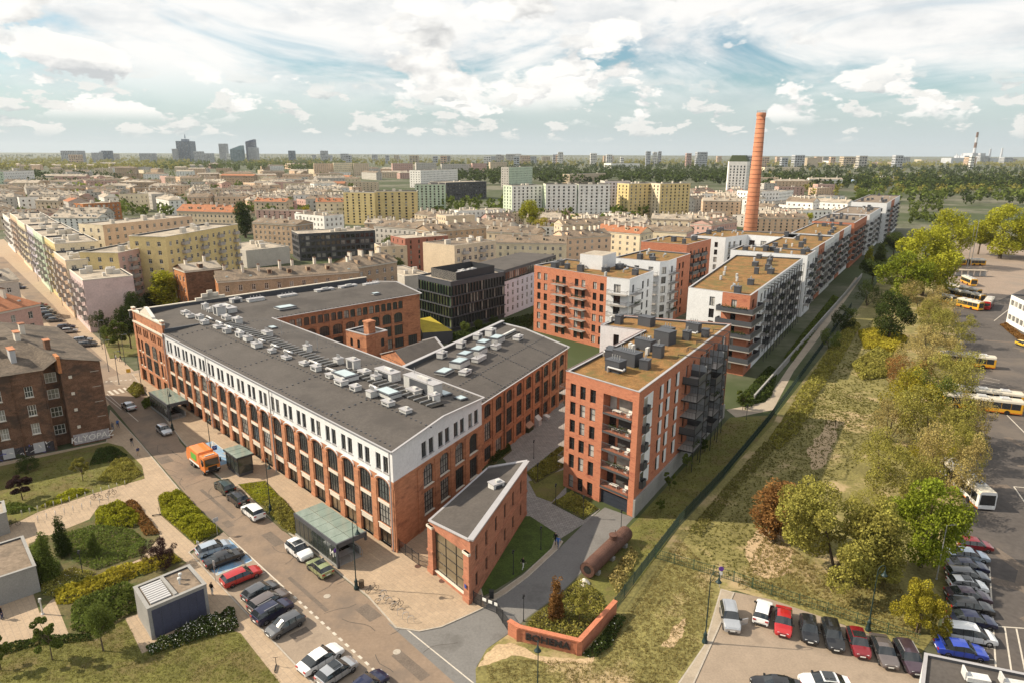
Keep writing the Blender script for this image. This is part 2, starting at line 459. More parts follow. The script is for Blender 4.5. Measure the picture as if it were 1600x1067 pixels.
# ------------------------------------------------------------------ mesh helpers
class MB:
 def __init__(self):
  self.v, self.f, self.m = [], [], []

 def quad(self, a, b, c, d, m=0):
  n = len(self.v)
  self.v += [tuple(a), tuple(b), tuple(c), tuple(d)]
  self.f.append((n, n + 1, n + 2, n + 3))
  self.m.append(m)

 def poly(self, pts, m=0):
  n = len(self.v)
  self.v += [tuple(p) for p in pts]
  self.f.append(tuple(range(n, n + len(pts))))
  self.m.append(m)

 def box(self, x0, x1, y0, y1, z0, z1, m=0, top=None):
  n = len(self.v)
  self.v += [(x0, y0, z0), (x1, y0, z0), (x1, y1, z0), (x0, y1, z0), (x0, y0, z1), (x1, y0, z1), (x1, y1, z1), (x0, y1, z1)]
  for k, f in enumerate(((0, 3, 2, 1), (4, 5, 6, 7), (0, 1, 5, 4), (1, 2, 6, 5), (2, 3, 7, 6), (3, 0, 4, 7))):
   self.f.append(tuple(n + i for i in f))
   self.m.append(top if (k == 1 and top is not None) else m)

 def obox(self, c, ux, l, w, z0, z1, m=0, top=None):
  """box centred at c=(x,y), long axis direction ux, size l x w"""
  uy = (-ux[1], ux[0])
  n = len(self.v)
  for z in (z0, z1):
   for a, b in ((-.5, -.5), (.5, -.5), (.5, .5), (-.5, .5)):
    self.v.append((c[0] + ux[0] * l * a + uy[0] * w * b, c[1] + ux[1] * l * a + uy[1] * w * b, z))
  for k, f in enumerate(((0, 3, 2, 1), (4, 5, 6, 7), (0, 1, 5, 4), (1, 2, 6, 5), (2, 3, 7, 6), (3, 0, 4, 7))):
   self.f.append(tuple(n + i for i in f))
   self.m.append(top if (k == 1 and top is not None) else m)

 def prism(self, poly, z0, z1, m=0, top=None, bottom=False):
  k = len(poly)
  for i in range(k):
   a, b = poly[i], poly[(i + 1) % k]
   self.quad((*a[:2], z0), (*b[:2], z0), (*b[:2], z1), (*a[:2], z1), m)
  self.poly([(*p[:2], z1) for p in poly], m if top is None else top)
  if bottom:
   self.poly([(*p[:2], z0) for p in reversed(poly)], m)

 def tube(self, a, b, r0, r1=None, n=6, m=0, cap=True):
  a, b = Vector(a), Vector(b)
  r1 = r0 if r1 is None else r1
  d = (b - a).normalized()
  u = d.orthogonal().normalized()
  w = d.cross(u)
  s = len(self.v)
  for p, r in ((a, r0), (b, r1)):
   for i in range(n):
    t = 2 * math.pi * i / n
    self.v.append(tuple(p + (u * math.cos(t) + w * math.sin(t)) * r))
  for i in range(n):
   j = (i + 1) % n
   self.f.append((s + i, s + j, s + n + j, s + n + i))
   self.m.append(m)
  if cap:
   self.f.append(tuple(s + n + i for i in range(n)))
   self.m.append(m)
   self.f.append(tuple(s + i for i in reversed(range(n))))
   self.m.append(m)

 def lathe(self, prof, n=10, c=(0, 0, 0), m=0):
  s = len(self.v)
  for r, z in prof:
   for i in range(n):
    t = 2 * math.pi * i / n
    self.v.append((c[0] + r * math.cos(t), c[1] + r * math.sin(t), c[2] + z))
  for k in range(len(prof) - 1):
   for i in range(n):
    j = (i + 1) % n
    self.f.append((s + k * n + i, s + k * n + j, s + (k + 1) * n + j, s + (k + 1) * n + i))
    self.m.append(m)
  self.f.append(tuple(s + (len(prof) - 1) * n + i for i in range(n)))
  self.m.append(m)

 def mesh(self, name, mats, smooth=False):
  me = bpy.data.meshes.new(name)
  me.from_pydata(self.v, [], self.f)
  for x in (mats if isinstance(mats, (list, tuple)) else [mats]):
   me.materials.append(x)
  if any(self.m):
   me.polygons.foreach_set('material_index', self.m)
  if smooth:
   me.polygons.foreach_set('use_smooth', [True] * len(me.polygons))
  return me

 def build(self, name, mats, parent=None, smooth=False):
  if not self.f:
   return None
  return put(name, self.mesh(name, mats, smooth), parent)

OFF = {}          # buildings are written in world coordinates: their parts undo the Empty's own place

def put(name, data, parent=None, loc=None, rz=None, mx=None, scale=None):
 o = bpy.data.objects.new(name, data)
 COL.objects.link(o)
 if parent is not None:
  o.parent = parent
  if parent.name in OFF:
   o.matrix_parent_inverse = OFF[parent.name]
 if mx is not None:
  o.matrix_basis = mx
 if loc is not None:
  o.location = loc
 if rz is not None:
  o.rotation_euler = (0, 0, rz)
 if scale is not None:
  o.scale = scale if hasattr(scale, '__len__') else (scale,) * 3
 return o

def tag(o, label, cat, group=None, kind=None):
 o['label'] = label
 o['category'] = cat
 if group:
  o['group'] = group
 if kind:
  o['kind'] = kind
 return o

def thing(name, label, cat, loc=(0, 0, 0), rz=0.0, group=None):
 o = put(name, None, None, loc, rz)
 o.empty_display_size = 0.5
 return tag(o, label, cat, group)

def struct(o):
 o['kind'] = 'structure'
 return o

def swap_mat(o, m, slot=0):
 o.material_slots[slot].link = 'OBJECT'
 o.material_slots[slot].material = m

def inset(poly, d):
 """inner offset of a counter-clockwise polygon"""
 out = []
 k = len(poly)
 for i in range(k):
  p0, p1, p2 = Vector(poly[i - 1][:2]), Vector(poly[i][:2]), Vector(poly[(i + 1) % k][:2])
  e1, e2 = (p1 - p0).normalized(), (p2 - p1).normalized()
  n1, n2 = Vector((-e1.y, e1.x)), Vector((-e2.y, e2.x))
  b = n1 + n2
  b = b / max(b.dot(b), 0.2) * 2
  out.append((p1.x + b.x * d, p1.y + b.y * d))
 return out

def ccw(poly):
 a = sum(poly[i][0] * poly[(i + 1) % len(poly)][1] - poly[(i + 1) % len(poly)][0] * poly[i][1] for i in range(len(poly)))
 return list(poly) if a > 0 else list(reversed(poly))

def edge_mx(p0, p1, u, z):
 """local frame on a facade: X along the wall, Y into it, Z up"""
 d = Vector((p1[0] - p0[0], p1[1] - p0[1], 0)).normalized()
 return Matrix(((d.x, -d.y, 0, p0[0] + d.x * u), (d.y, d.x, 0, p0[1] + d.y * u), (0, 0, 1, z), (0, 0, 0, 1)))

# ------------------------------------------------------------------ windows
WCACHE = {}

def arch_pts(w, h, rise, n=6):
 """outline of an opening, counter-clockwise seen from outside, starting bottom left"""
 if rise <= 0:
  return [(-w / 2, 0), (w / 2, 0), (w / 2, h), (-w / 2, h)]
 pts = [(-w / 2, 0), (w / 2, 0)]
 for i in range(n + 1):
  a = math.pi * i / n
  pts.append((w / 2 * math.cos(a), h - rise + rise * math.sin(a)))
 return pts

def window_meshes(w, h, rise, cols, rws, frame, glass, rec, sill):
 key = (round(w, 2), round(h, 2), round(rise, 2), cols, rws, frame.name, glass.name, rec, sill.name if sill else None)
 if key in WCACHE:
  return WCACHE[key]
 b = MB()
 fw = 0.07 if w < 1.6 else 0.09
 pts = arch_pts(w, h, rise)
 k = len(pts)
 cx, cz = 0, h / 2
 for i in range(k):
  a, c = pts[i], pts[(i + 1) % k]
  a2 = (a[0] * (1 - 2 * fw / w), cz + (a[1] - cz) * (1 - 2 * fw / h))
  c2 = (c[0] * (1 - 2 * fw / w), cz + (c[1] - cz) * (1 - 2 * fw / h))
  b.quad((a[0], rec, a[1]), (c[0], rec, c[1]), (c2[0], rec, c2[1]), (a2[0], rec, a2[1]))
  b.quad((a2[0], rec, a2[1]), (c2[0], rec, c2[1]), (c2[0], rec + .07, c2[1]), (a2[0], rec + .07, a2[1]))
 for i in range(1, cols):
  x = -w / 2 + w * i / cols
  b.box(x - fw * .4, x + fw * .4, rec, rec + .06, fw, h - fw - (rise * 0.25 if rise else 0))
 for j in range(1, rws):
  z = h * j / rws
  b.box(-w / 2 + fw, w / 2 - fw, rec + .005, rec + .055, z - fw * .4, z + fw * .4)
 if sill:
  b.box(-w / 2 - .08, w / 2 + .08, -.09, rec + .02, -.11, 0.012, 1)
 me = b.mesh('window', [frame, sill or frame])
 g = MB()
 g.poly([(p[0], rec + .06, p[1]) for p in pts])
 gm = g.mesh('pane', glass)
 WCACHE[key] = (me, gm)
 return me, gm

class Building:
 """a building under one Empty; walls are collected per material and linked at the end"""

 def __init__(self, name, label, cat='building', group=None, loc=(0, 0, 0)):
  self.root = thing(name, label, cat, loc, 0, group)
  self.walls = {}
  OFF[self.root.name] = Matrix.Translation(-Vector(loc))

 def wall(self, m):
  return self.walls.setdefault(m.name, (m, MB()))[1]

 def window(self, p0, p1, u, z, w, h, rise=0, cols=2, rws=2, frame=None, glass=None, rec=0.16, sill=None, name='window'):
  me, gm = window_meshes(w, h, rise, cols, rws, frame or M_BFRAME, glass or M_GLASS, rec, sill)
  o = put(name, me, self.root, mx=edge_mx(p0, p1, u, z))
  put('pane', gm, o)
  return o

 def facade(self, p0, p1, z0, z1, m, rows=(), u0=None, u1=None, joined=None):
  """wall from p0 to p1 with recessed openings.
  rows: dicts z, h, w, us, rise, and window style keys; bands must not overlap in height"""
  b = self.wall(m)
  d = Vector((p1[0] - p0[0], p1[1] - p0[1], 0))
  Ltot = d.length
  d.normalize()
  nin = Vector((-d.y, d.x, 0))
  a0 = 0 if u0 is None else u0
  a1 = Ltot if u1 is None else u1

  def P(u, z, y=0.0):
   return (p0[0] + d.x * u + nin.x * y, p0[1] + d.y * u + nin.y * y, z)

  def q(ua, ub, za, zb):
   if ub - ua > 1e-4 and zb - za > 1e-4:
    b.quad(P(ua, za), P(ub, za), P(ub, zb), P(ua, zb))
  z = z0
  for r in sorted(rows, key=lambda r: r['z']):
   us = sorted(r['us'])
   us = [u for u in us if u - r['w'] / 2 > a0 + .02 and u + r['w'] / 2 < a1 - .02]
   zb, zt = r['z'], r['z'] + r['h']
   if not us or zb < z - 1e-6 or zt > z1 - 0.01:
    continue
   q(a0, a1, z, zb)
   cur = a0
   rise = r.get('rise', 0)
   rec = r.get('rec', 0.16)
   for u in us:
    ua, ub = u - r['w'] / 2, u + r['w'] / 2
    q(cur, ua, zb, zt)
    pts = arch_pts(r['w'], r['h'], rise)
    for i in range(len(pts)):
     a, c = pts[i], pts[(i + 1) % len(pts)]
     b.quad(P(u + a[0], zb + a[1]), P(u + a[0], zb + a[1], rec + .09), P(u + c[0], zb + c[1], rec + .09), P(u + c[0], zb + c[1]))
    if rise:
     arc = pts[2:]
     for i in range(len(arc) - 1):
      a, c = arc[i], arc[i + 1]
      b.quad(P(u + c[0], zb + c[1]), P(u + a[0], zb + a[1]), P(u + a[0], zt), P(u + c[0], zt))
    cur = ub
    if r.get('skip'):
     self.wall(M_GLASS_J).poly([P(u + p[0], zb + p[1], rec + .05) for p in pts])
     if r.get('fr'):
      g = self.wall(M_WFRAME)
      hw, hh = r['w'] / 2, r['h']
      for (xa, xb, za, zc) in ((-hw, hw, 0, .1), (-hw, hw, hh - .1, hh), (-hw, -hw + .1, .1, hh - .1), (hw - .1, hw, .1, hh - .1), (-.05, .05, .1, hh - .1), (-hw + .1, hw - .1, hh * .62, hh * .62 + .08)):
       g.quad(P(u + xa, zb + za, rec), P(u + xb, zb + za, rec), P(u + xb, zb + zc, rec), P(u + xa, zb + zc, rec))
    else:
     self.window(p0, p1, u, zb, r['w'], r['h'], rise, r.get('cols', 2), r.get('rws', 2), r.get('frame'), r.get('glass'), rec, r.get('sill'))
   q(cur, a1, zb, zt)
   z = zt
  q(a0, a1, z, z1)

 def finish(self, names=None):
  for k, (m, b) in self.walls.items():
   nm = (names or {}).get(k, 'wall')
   if m is M_GLASS_J:
    nm = 'window_panes'
   elif m is M_WFRAME:
    nm = 'window_frames'
   o = b.build(nm, m, self.root)
   if m is M_GLASS_J or m is M_WFRAME:
    o['kind'] = 'stuff'
  self.walls = {}

 def part(self, name, b, mats, smooth=False):
  return b.build(name, mats, self.root, smooth)

def flat_roof(B, poly, z, mats, parapet=0.5, thick=0.35, drop=0.35, name='roof', coping=None):
 """roof sheet a little below the wall top and a parapet ring standing on the walls"""
 poly = ccw(poly)
 b = MB()
 b.poly([(*p, z - drop) for p in inset(poly, thick * 0.9)])
 B.part(name, b, mats)
 c = MB()
 inn = inset(poly, thick)
 outp = inset(poly, -0.05)
 zt = z + parapet - drop
 k = len(poly)
 for i in range(k):
  j = (i + 1) % k
  c.quad((*outp[i], z + 0.003), (*outp[j], z + 0.003), (*outp[j], zt), (*outp[i], zt))
  c.quad((*outp[i], zt), (*outp[j], zt), (*inn[j], zt), (*inn[i], zt))
  c.quad((*inn[j], z - drop - .1), (*inn[i], z - drop - .1), (*inn[i], zt), (*inn[j], zt), 1)
  c.quad((*outp[j], z + 0.003), (*outp[i], z + 0.003), (*poly[i], z + 0.003), (*poly[j], z + 0.003))
 B.part('parapet', c, [coping or M_COPING, M_ANTH])

def evenly(n, a, b):
 return [a + (b - a) * (i + .5) / n for i in range(n)]

# ================================================================== ground
def sheet(name, pts, z, m, h=0.0, kerb=None):
 """flat piece of ground; with h it is a slab standing that high with its own edge"""
 pts = ccw([tuple(p[:2]) for p in pts])
 b = MB()
 if h:
  b.prism(pts, 0.0, h, 1 if kerb else 0, 0)
  if kerb:
   inn = inset(pts, 0.16)
   k = len(pts)
   for i in range(k):
    j = (i + 1) % k
    b.quad((*pts[i], h + .004), (*pts[j], h + .004), (*inn[j], h + .004), (*inn[i], h + .004), 1)
 else:
  b.poly([(*p, z) for p in pts])
 o = b.build(name, [m, kerb] if kerb else m)
 return struct(o)

def rough(pts, n):
 """ragged outline: every edge broken into n jittered steps"""
 rg = random.Random(len(pts) * n + int(pts[0][0] * 10))
 out = []
 for i in range(len(pts)):
  a, c = Vector(pts[i]), Vector(pts[(i + 1) % len(pts)])
  d = (c - a)
  nn = Vector((-d.y, d.x)).normalized()
  for k in range(n):
   q = a + d * (k / n) + nn * rg.uniform(-.16, .16) * d.length / n * 2
   out.append((q.x, q.y))
 return out

def PX(*a):
 return [sp2(a[i], a[i + 1]) for i in range(0, len(a), 2)]

def build_ground():
 b = MB()
 S = 60000.0
 b.quad((-S, -300, 0), (S, -300, 0), (S, S, 0), (-S, S, 0))
 struct(b.build('ground', M_GROUND))
 # street: near part straight, far part bends a little
 west = [ST(20, 30.6), ST(75, 30.6), ST(98, 30.8), sp2(220, 690), sp2(172, 632), sp2(140, 585), sp2(96, 530), sp2(52, 478), sp2(-30, 400)]
 east = [sp2(5, 402), sp2(84, 478), sp2(128, 530), sp2(172, 572), sp2(212, 602), sp2(262, 646), ST(122, 37.6), ST(110, 36.6), ST(20, 36.6)]
 sheet('street', west + east, 0.008, M_ROAD)
 sheet('far_crossing', PX(182, 602, 168, 590, 215, 578, 330, 556, 345, 566, 240, 600, 214, 606), 0.012, M_LOT)
 sheet('far_pavement', PX(-60, 430, -60, 384, 6, 374, 60, 428, 146, 522, 228, 596, 150, 645, 60, 540), 0.004, M_PAVE)
 # paving west of the street
 sheet('west_pavement', [ST(20, -10), ST(20, 25.4), ST(84.5, 25.4), ST(87, 30.3), ST(98, 30.5), sp2(218, 690), sp2(172, 640), sp2(166, 690), sp2(-60, 735), sp2(-90, 990)], 0, M_PAVE, 0.10, M_KERB)
 sheet('parking_strip', [ST(20, 25.4), ST(20, 30.6), ST(86.4, 30.6), ST(84, 25.4)], 0.014, M_LOT)
 # paving in front of the factory
 sheet('factory_pavement', [ST(170, 47), ST(170, 44), ST(122, 37.9), ST(110, 36.9), ST(60.5, 36.7), sp2(618, 981), sp2(655, 987), sp2(690, 980), sp2(735, 960), sp2(760, 948), sp2(752, 920), ST(72, 52), ST(165, 50)], 0, M_PAVE, 0.10, M_KERB)
 sheet('gate_drive', PX(605, 972, 720, 1075, 745, 1067, 745, 1040, 762, 1012, 800, 985, 824, 964, 878, 924, 907, 895, 947, 855, 990, 808, 945, 792, 915, 815, 872, 858, 826, 901, 790, 928, 740, 955, 690, 980, 650, 985, 618, 978), 0.016, M_DRIVE)
 sheet('drive_footway', PX(752, 950, 790, 928, 826, 901, 872, 858, 880, 846, 868, 838, 862, 856, 818, 897, 776, 926, 748, 938), 0, M_CONC, 0.08, M_KERB)
 sheet('courtyard_paving', PX(790, 720, 818, 790, 826, 830, 868, 846, 915, 816, 938, 795, 885, 770, 884, 640, 870, 600, 700, 560, 640, 600, 760, 690), 0.020, M_COBBLE)
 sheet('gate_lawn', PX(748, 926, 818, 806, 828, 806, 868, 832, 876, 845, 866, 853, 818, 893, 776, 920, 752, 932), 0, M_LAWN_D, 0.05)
 sheet('courtyard_lawn', PX(826, 752, 882, 733, 884, 760, 862, 784, 838, 775), 0, M_LAWN, 0.05)
 sheet('side_lawn', PX(994, 812, 1140, 652, 1215, 648, 1206, 664, 1130, 745, 1060, 820, 1000, 905, 960, 952, 906, 916, 950, 858), 0, M_LAWN, 0.04)
 # meadow east of the fence, down to the front verge
 sheet('meadow', PX(745, 1100, 743, 1045, 760, 1014, 795, 990, 905, 1022, 960, 956, 1062, 822, 1132, 746, 1202, 662, 1345, 478, 1400, 400, 1440, 395, 1490, 480, 1500, 560, 1520, 690, 1500, 800, 1490, 880, 1462, 990, 1440, 1020, 1290, 965, 1150, 922, 1130, 925, 1102, 1005, 1035, 1100), 0.024, M_MEADOW)
 sheet('verge_dirt', rough(PX(748, 1042, 758, 1022, 776, 1006, 800, 1004, 850, 1026, 900, 1030, 930, 1026, 925, 1036, 860, 1038, 800, 1024, 775, 1034), 5), 0.030, M_DIRT)
 sheet('bare_patch', rough(PX(1165, 850, 1185, 825, 1215, 828, 1240, 860, 1235, 895, 1200, 905, 1170, 890), 6), 0.031, M_DIRT)
 sheet('worn_patch', rough(PX(1262, 700, 1290, 660, 1310, 655, 1300, 690, 1285, 730, 1268, 735), 6), 0.031, M_DIRT)
 sheet('trodden_patch', rough(PX(1035, 1010, 1052, 978, 1072, 965, 1068, 990, 1052, 1012), 5), 0.032, M_DIRT)
 # right lot
 sheet('lot', PX(1060, 1120, 1118, 985, 1145, 924, 1205, 936, 1292, 966, 1440, 1022, 1440, 1120), 0.028, M_LOT)
 sheet('lot_footway', PX(1030, 1110, 1100, 1008, 1126, 920, 1148, 926, 1122, 985, 1066, 1110), 0, M_CONC, 0.10, M_KERB)
 # bus depot yard
 sheet('depot_yard', PX(1452, 1100, 1474, 960, 1492, 880, 1506, 800, 1524, 690, 1500, 560, 1488, 480, 1476, 405, 1494, 378, 1700, 372, 2100, 400, 2100, 1100), 0.032, M_DEPOT_SHADE)
 sheet('depot_yard_sun', PX(1486, 470, 1476, 405, 1494, 378, 1700, 372, 2100, 400, 2100, 480, 1700, 455, 1600, 452, 1560, 470), 0.038, M_DEPOT_SUN)  # lighter sheet: sunlight on the far yard put into its colour
 sheet('footpath', PX(1135, 640, 1150, 652, 1208, 640, 1240, 580, 1300, 500, 1345, 436, 1337, 434, 1290, 498, 1232, 574, 1196, 628), 0.036, M_CONC)
 # lawns and beds on the left
 sheet('tenement_lawn', PX(-60, 742, 168, 692, 192, 698, 222, 728, 226, 748, 150, 770, 60, 800, 30, 815, -60, 850), 0, M_LAWN, 0.13)
 sheet('corner_lawn', PX(150, 500, 172, 560, 222, 555, 222, 525, 205, 492), 0, M_LAWN, 0.12)
 sheet('front_lawn', PX(-60, 1110, -60, 1018, 60, 1000, 130, 990, 150, 1002, 195, 966, 222, 1022, 330, 974, 376, 990, 470, 1110), 0, M_LAWN, 0.13)
 sheet('park_bed', PX(45, 850, 140, 812, 155, 790, 205, 786, 250, 838, 222, 872, 130, 912, 80, 938, 62, 958, 45, 905), 0, M_SOIL, 0.13)
 sheet('yellow_bed', PX(83, 930, 160, 897, 270, 862, 292, 880, 214, 922, 214, 960, 196, 966, 150, 1000, 108, 992), 0, M_SOIL, 0.13)
 sheet('hedge_bed', PX(246, 778, 284, 767, 346, 832, 305, 852, 252, 806), 0, M_SOIL, 0.13)
 sheet('verge_bed', PX(372, 757, 415, 751, 466, 806, 464, 838, 440, 828, 395, 780), 0, M_SOIL, 0.13)
 sheet('gate_bed', PX(824, 966, 878, 926, 907, 898, 950, 860, 985, 850, 990, 870, 958, 955, 905, 1014, 812, 994), 0.034, M_SOIL)
 sheet('garage_bed', PX(862, 786, 893, 767, 936, 795, 912, 812), 0, M_SOIL, 0.12)
 sheet('courtyard_bed', PX(822, 738, 880, 693, 883, 728, 836, 756), 0, M_SOIL, 0.12)
 sheet('wing_bed', PX(754, 722, 796, 692, 800, 704, 772, 726), 0, M_SOIL, 0.12)
 # paint
 b = MB()

 def line(p, q, w, z=0.022):
  p, q = Vector(p), Vector(q)
  d = (q - p).normalized()
  n = Vector((-d.y, d.x)) * w / 2
  b.quad((*(p - n), z), (*(q - n), z), (*(q + n), z), (*(p + n), z))
 for i in range(26):                                     # white setts between bays and lane
  s = 36 + i * 1.25
  line(ST(s, 30.6), ST(s + 0.62, 30.6), 0.28)
 line(ST(69, 30.6), ST(84.5, 30.6), 0.16)
 line(ST(20, 36.45), ST(55.5, 36.6), 0.14)
 line(sp2(167, 615), sp2(216, 658), 0.15)
 line(sp2(163, 618), sp2(190, 640), 0.15)
 for i in range(6):                                      # zebra crossing
  t = 36.6 + i * 1.0
  line(ST(157.5, t), ST(161.0, t), 0.5)
 for i in range(6):
  line(sp2(165 + i * 7.5, 596 - i * .6), sp2(168 + i * 7.5, 596 - i * .6), 0.5)
 struct(b.build('road_markings', M_WHITE_LINE))
 b = MB()

 def qp(pts, z=0.024):
  b.poly([(*p, z) for p in ccw(pts)])
 qp([ST(77.0, 25.8), ST(77.0, 30.4), ST(84.3, 30.4), ST(83.6, 25.8)])
 qp([ST(107, 37.3), ST(107, 41.6), ST(118, 41.8), ST(118, 38.0)], 0.115)
 struct(b.build('blue_bays', M_BLUE_LINE))
 b = MB()
 for s in (77.0, 80.4, 73.5, 70.1):
  line(ST(s, 25.8), ST(s, 30.4), 0.12, 0.03)
 line(ST(77, 25.8), ST(84, 30.2), 0.1, 0.03)
 line(ST(107, 37.3), ST(118, 41.8), 0.12, 0.12)
 line(ST(107, 41.6), ST(118, 38.0), 0.12, 0.12)
 line(ST(107, 41.6), ST(118, 41.8), 0.12, 0.121)
 line(ST(107, 37.3), ST(107, 41.6), 0.12, 0.122)
 for i in range(12):                                     # staff parking bays of the depot
  y = 873 + i * 17.5
  line(sp2(1530 + i * .6, y - 2), sp2(1547 + i * .6, y), 0.14, 0.04)
 line(sp2(1546, 885), sp2(1556, 1045), 0.16, 0.041)
 line(sp2(1552, 978), sp2(1640, 984), 0.16, 0.042)
 line(sp2(1570, 980), sp2(1582, 1060), 0.16, 0.043)
 line(sp2(1588, 982), sp2(1604, 1060), 0.16, 0.043)
 line(sp2(1584, 760), sp2(1612, 800), 0.2, 0.043)
 line(sp2(1584, 760), sp2(1640, 765), 0.2, 0.044)
 line(sp2(1499, 520), sp2(1503, 545), 0.18, 0.043)
 for i in range(5):
  line(sp2(1524, 586 + i * 5), sp2(1562, 594 + i * 5), 0.14, 0.043)
 line(sp2(1565, 640), sp2(1615, 690), 0.2, 0.043)
 line(sp2(1553, 502), sp2(1576, 484), 0.2, 0.043)
 struct(b.build('bay_lines', M_WHITE_LINE))
 rng = random.Random(3)
 b = MB()
 for i, (s, t, l, w) in enumerate(((48, 33.6, 5, 1.2), (58, 35.2, 3, 1.6), (66, 32.0, 9, .5), (80, 34.6, 4, 1.4), (95, 33.2, 12, .5), (108, 35.0, 4, 1.5), (116, 33, 3, 2), (43, 28.5, 2.2, 1.4), (60, 28, 1.6, 2.0), (88, 31.9, 2.0, 1.0))):
  b.obox(ST(s, t), (-Q2, Q2), l, w, .0145, .0162 + .0001 * i)
 for i in range(16):
  p = spot(rng.uniform(1530, 1640), rng.uniform(520, 960))
  b.obox((p.x, p.y), (math.cos(i), math.sin(i)), rng.uniform(1.5, 9), rng.uniform(.4, 1.8), .0335, .0342 + .0002 * i)
 o = struct(b.build('asphalt_patches', M_PATCH))
 b = MB()
 for i in range(26):                                     # tarred cracks
  s, t = rng.uniform(38, 120), rng.uniform(31.2, 36)
  p = Vector(ST(s, t))
  a = rng.choice((R(135), R(45))) + rng.uniform(-.3, .3)
  for k in range(5):
   q = p + Vector((math.cos(a), math.sin(a))) * rng.uniform(.5, 1.2)
   line(p, q, .07, .0185 + .0004 * i)
   a += rng.uniform(-.5, .5)
   p = q
 struct(b.build('tarred_cracks', M_ROOF))
 # drain covers
 for i, (x, y, zz) in enumerate(((609, 840, .11), (617, 860, .11), (653, 885, .11), (691, 908, .11), (511, 931, .02), (620, 1018, .02))):
  m = MB()
  p = spot(x, y)
  m.lathe([(0.42, 0), (0.42, 0.015), (0.3, 0.02)], 12)
  o = put('drain_cover', m.mesh('drain_cover', M_RUST if i < 4 else M_KERB), None, (p.x, p.y, zz))
  tag(o, ['round rusty drain cover nearest the factory corner', 'round rusty drain cover second from the factory corner', 'round rusty drain cover third from the factory corner', 'round rusty drain cover before the gatehouse window',
    'pale round manhole cover in the street beside the lamp post', 'pale round manhole cover in the street opposite the gate drive'][i], 'manhole cover', 'manhole covers')

build_ground()

# ================================================================== factory
def vent_box(B, c, ux, l, w, z, h, kind=0, parent=None):
 """white roof vent housing on a dark curb, with cap and pipes"""
 b = MB()
 b.obox(c, ux, l * .96, w * .96, z - .3, z + .25, 1)
 b.obox(c, ux, l, w, z + .25, z + h, 0)
 if kind == 0:
  b.obox(c, ux, l + .16, w + .16, z + h, z + h + .12, 2)
  b.obox((c[0] + .2, c[1]), ux, l * .35, w * .35, z + h + .12, z + h + .4, 0)
  b.obox(c, ux, l * .6, w + .03, z + .45, z + h - .15, 1)
 elif kind == 1:                                         # glazed rooflight
  b.obox(c, ux, l + .1, w + .1, z + h, z + h + .18, 1)
  b.obox(c, ux, l * .8, w * .8, z + h + .18, z + h + .24, 3)
 elif kind == 2:                                         # with pipe stubs
  b.obox(c, ux, l + .16, w + .16, z + h, z + h + .1, 2)
  for k in (-.3, -.1, .1, .3):
   p = (c[0] + ux[0] * l * k, c[1] + ux[1] * l * k)
   b.tube((*p, z + h), (*p, z + h + .7), .09, n=6, m=4)
 return B.part('roof_light' if kind == 1 else 'roof_vent', b, [M_VENT, M_ANTH, M_COPING, M_SKYL, M_STEEL])

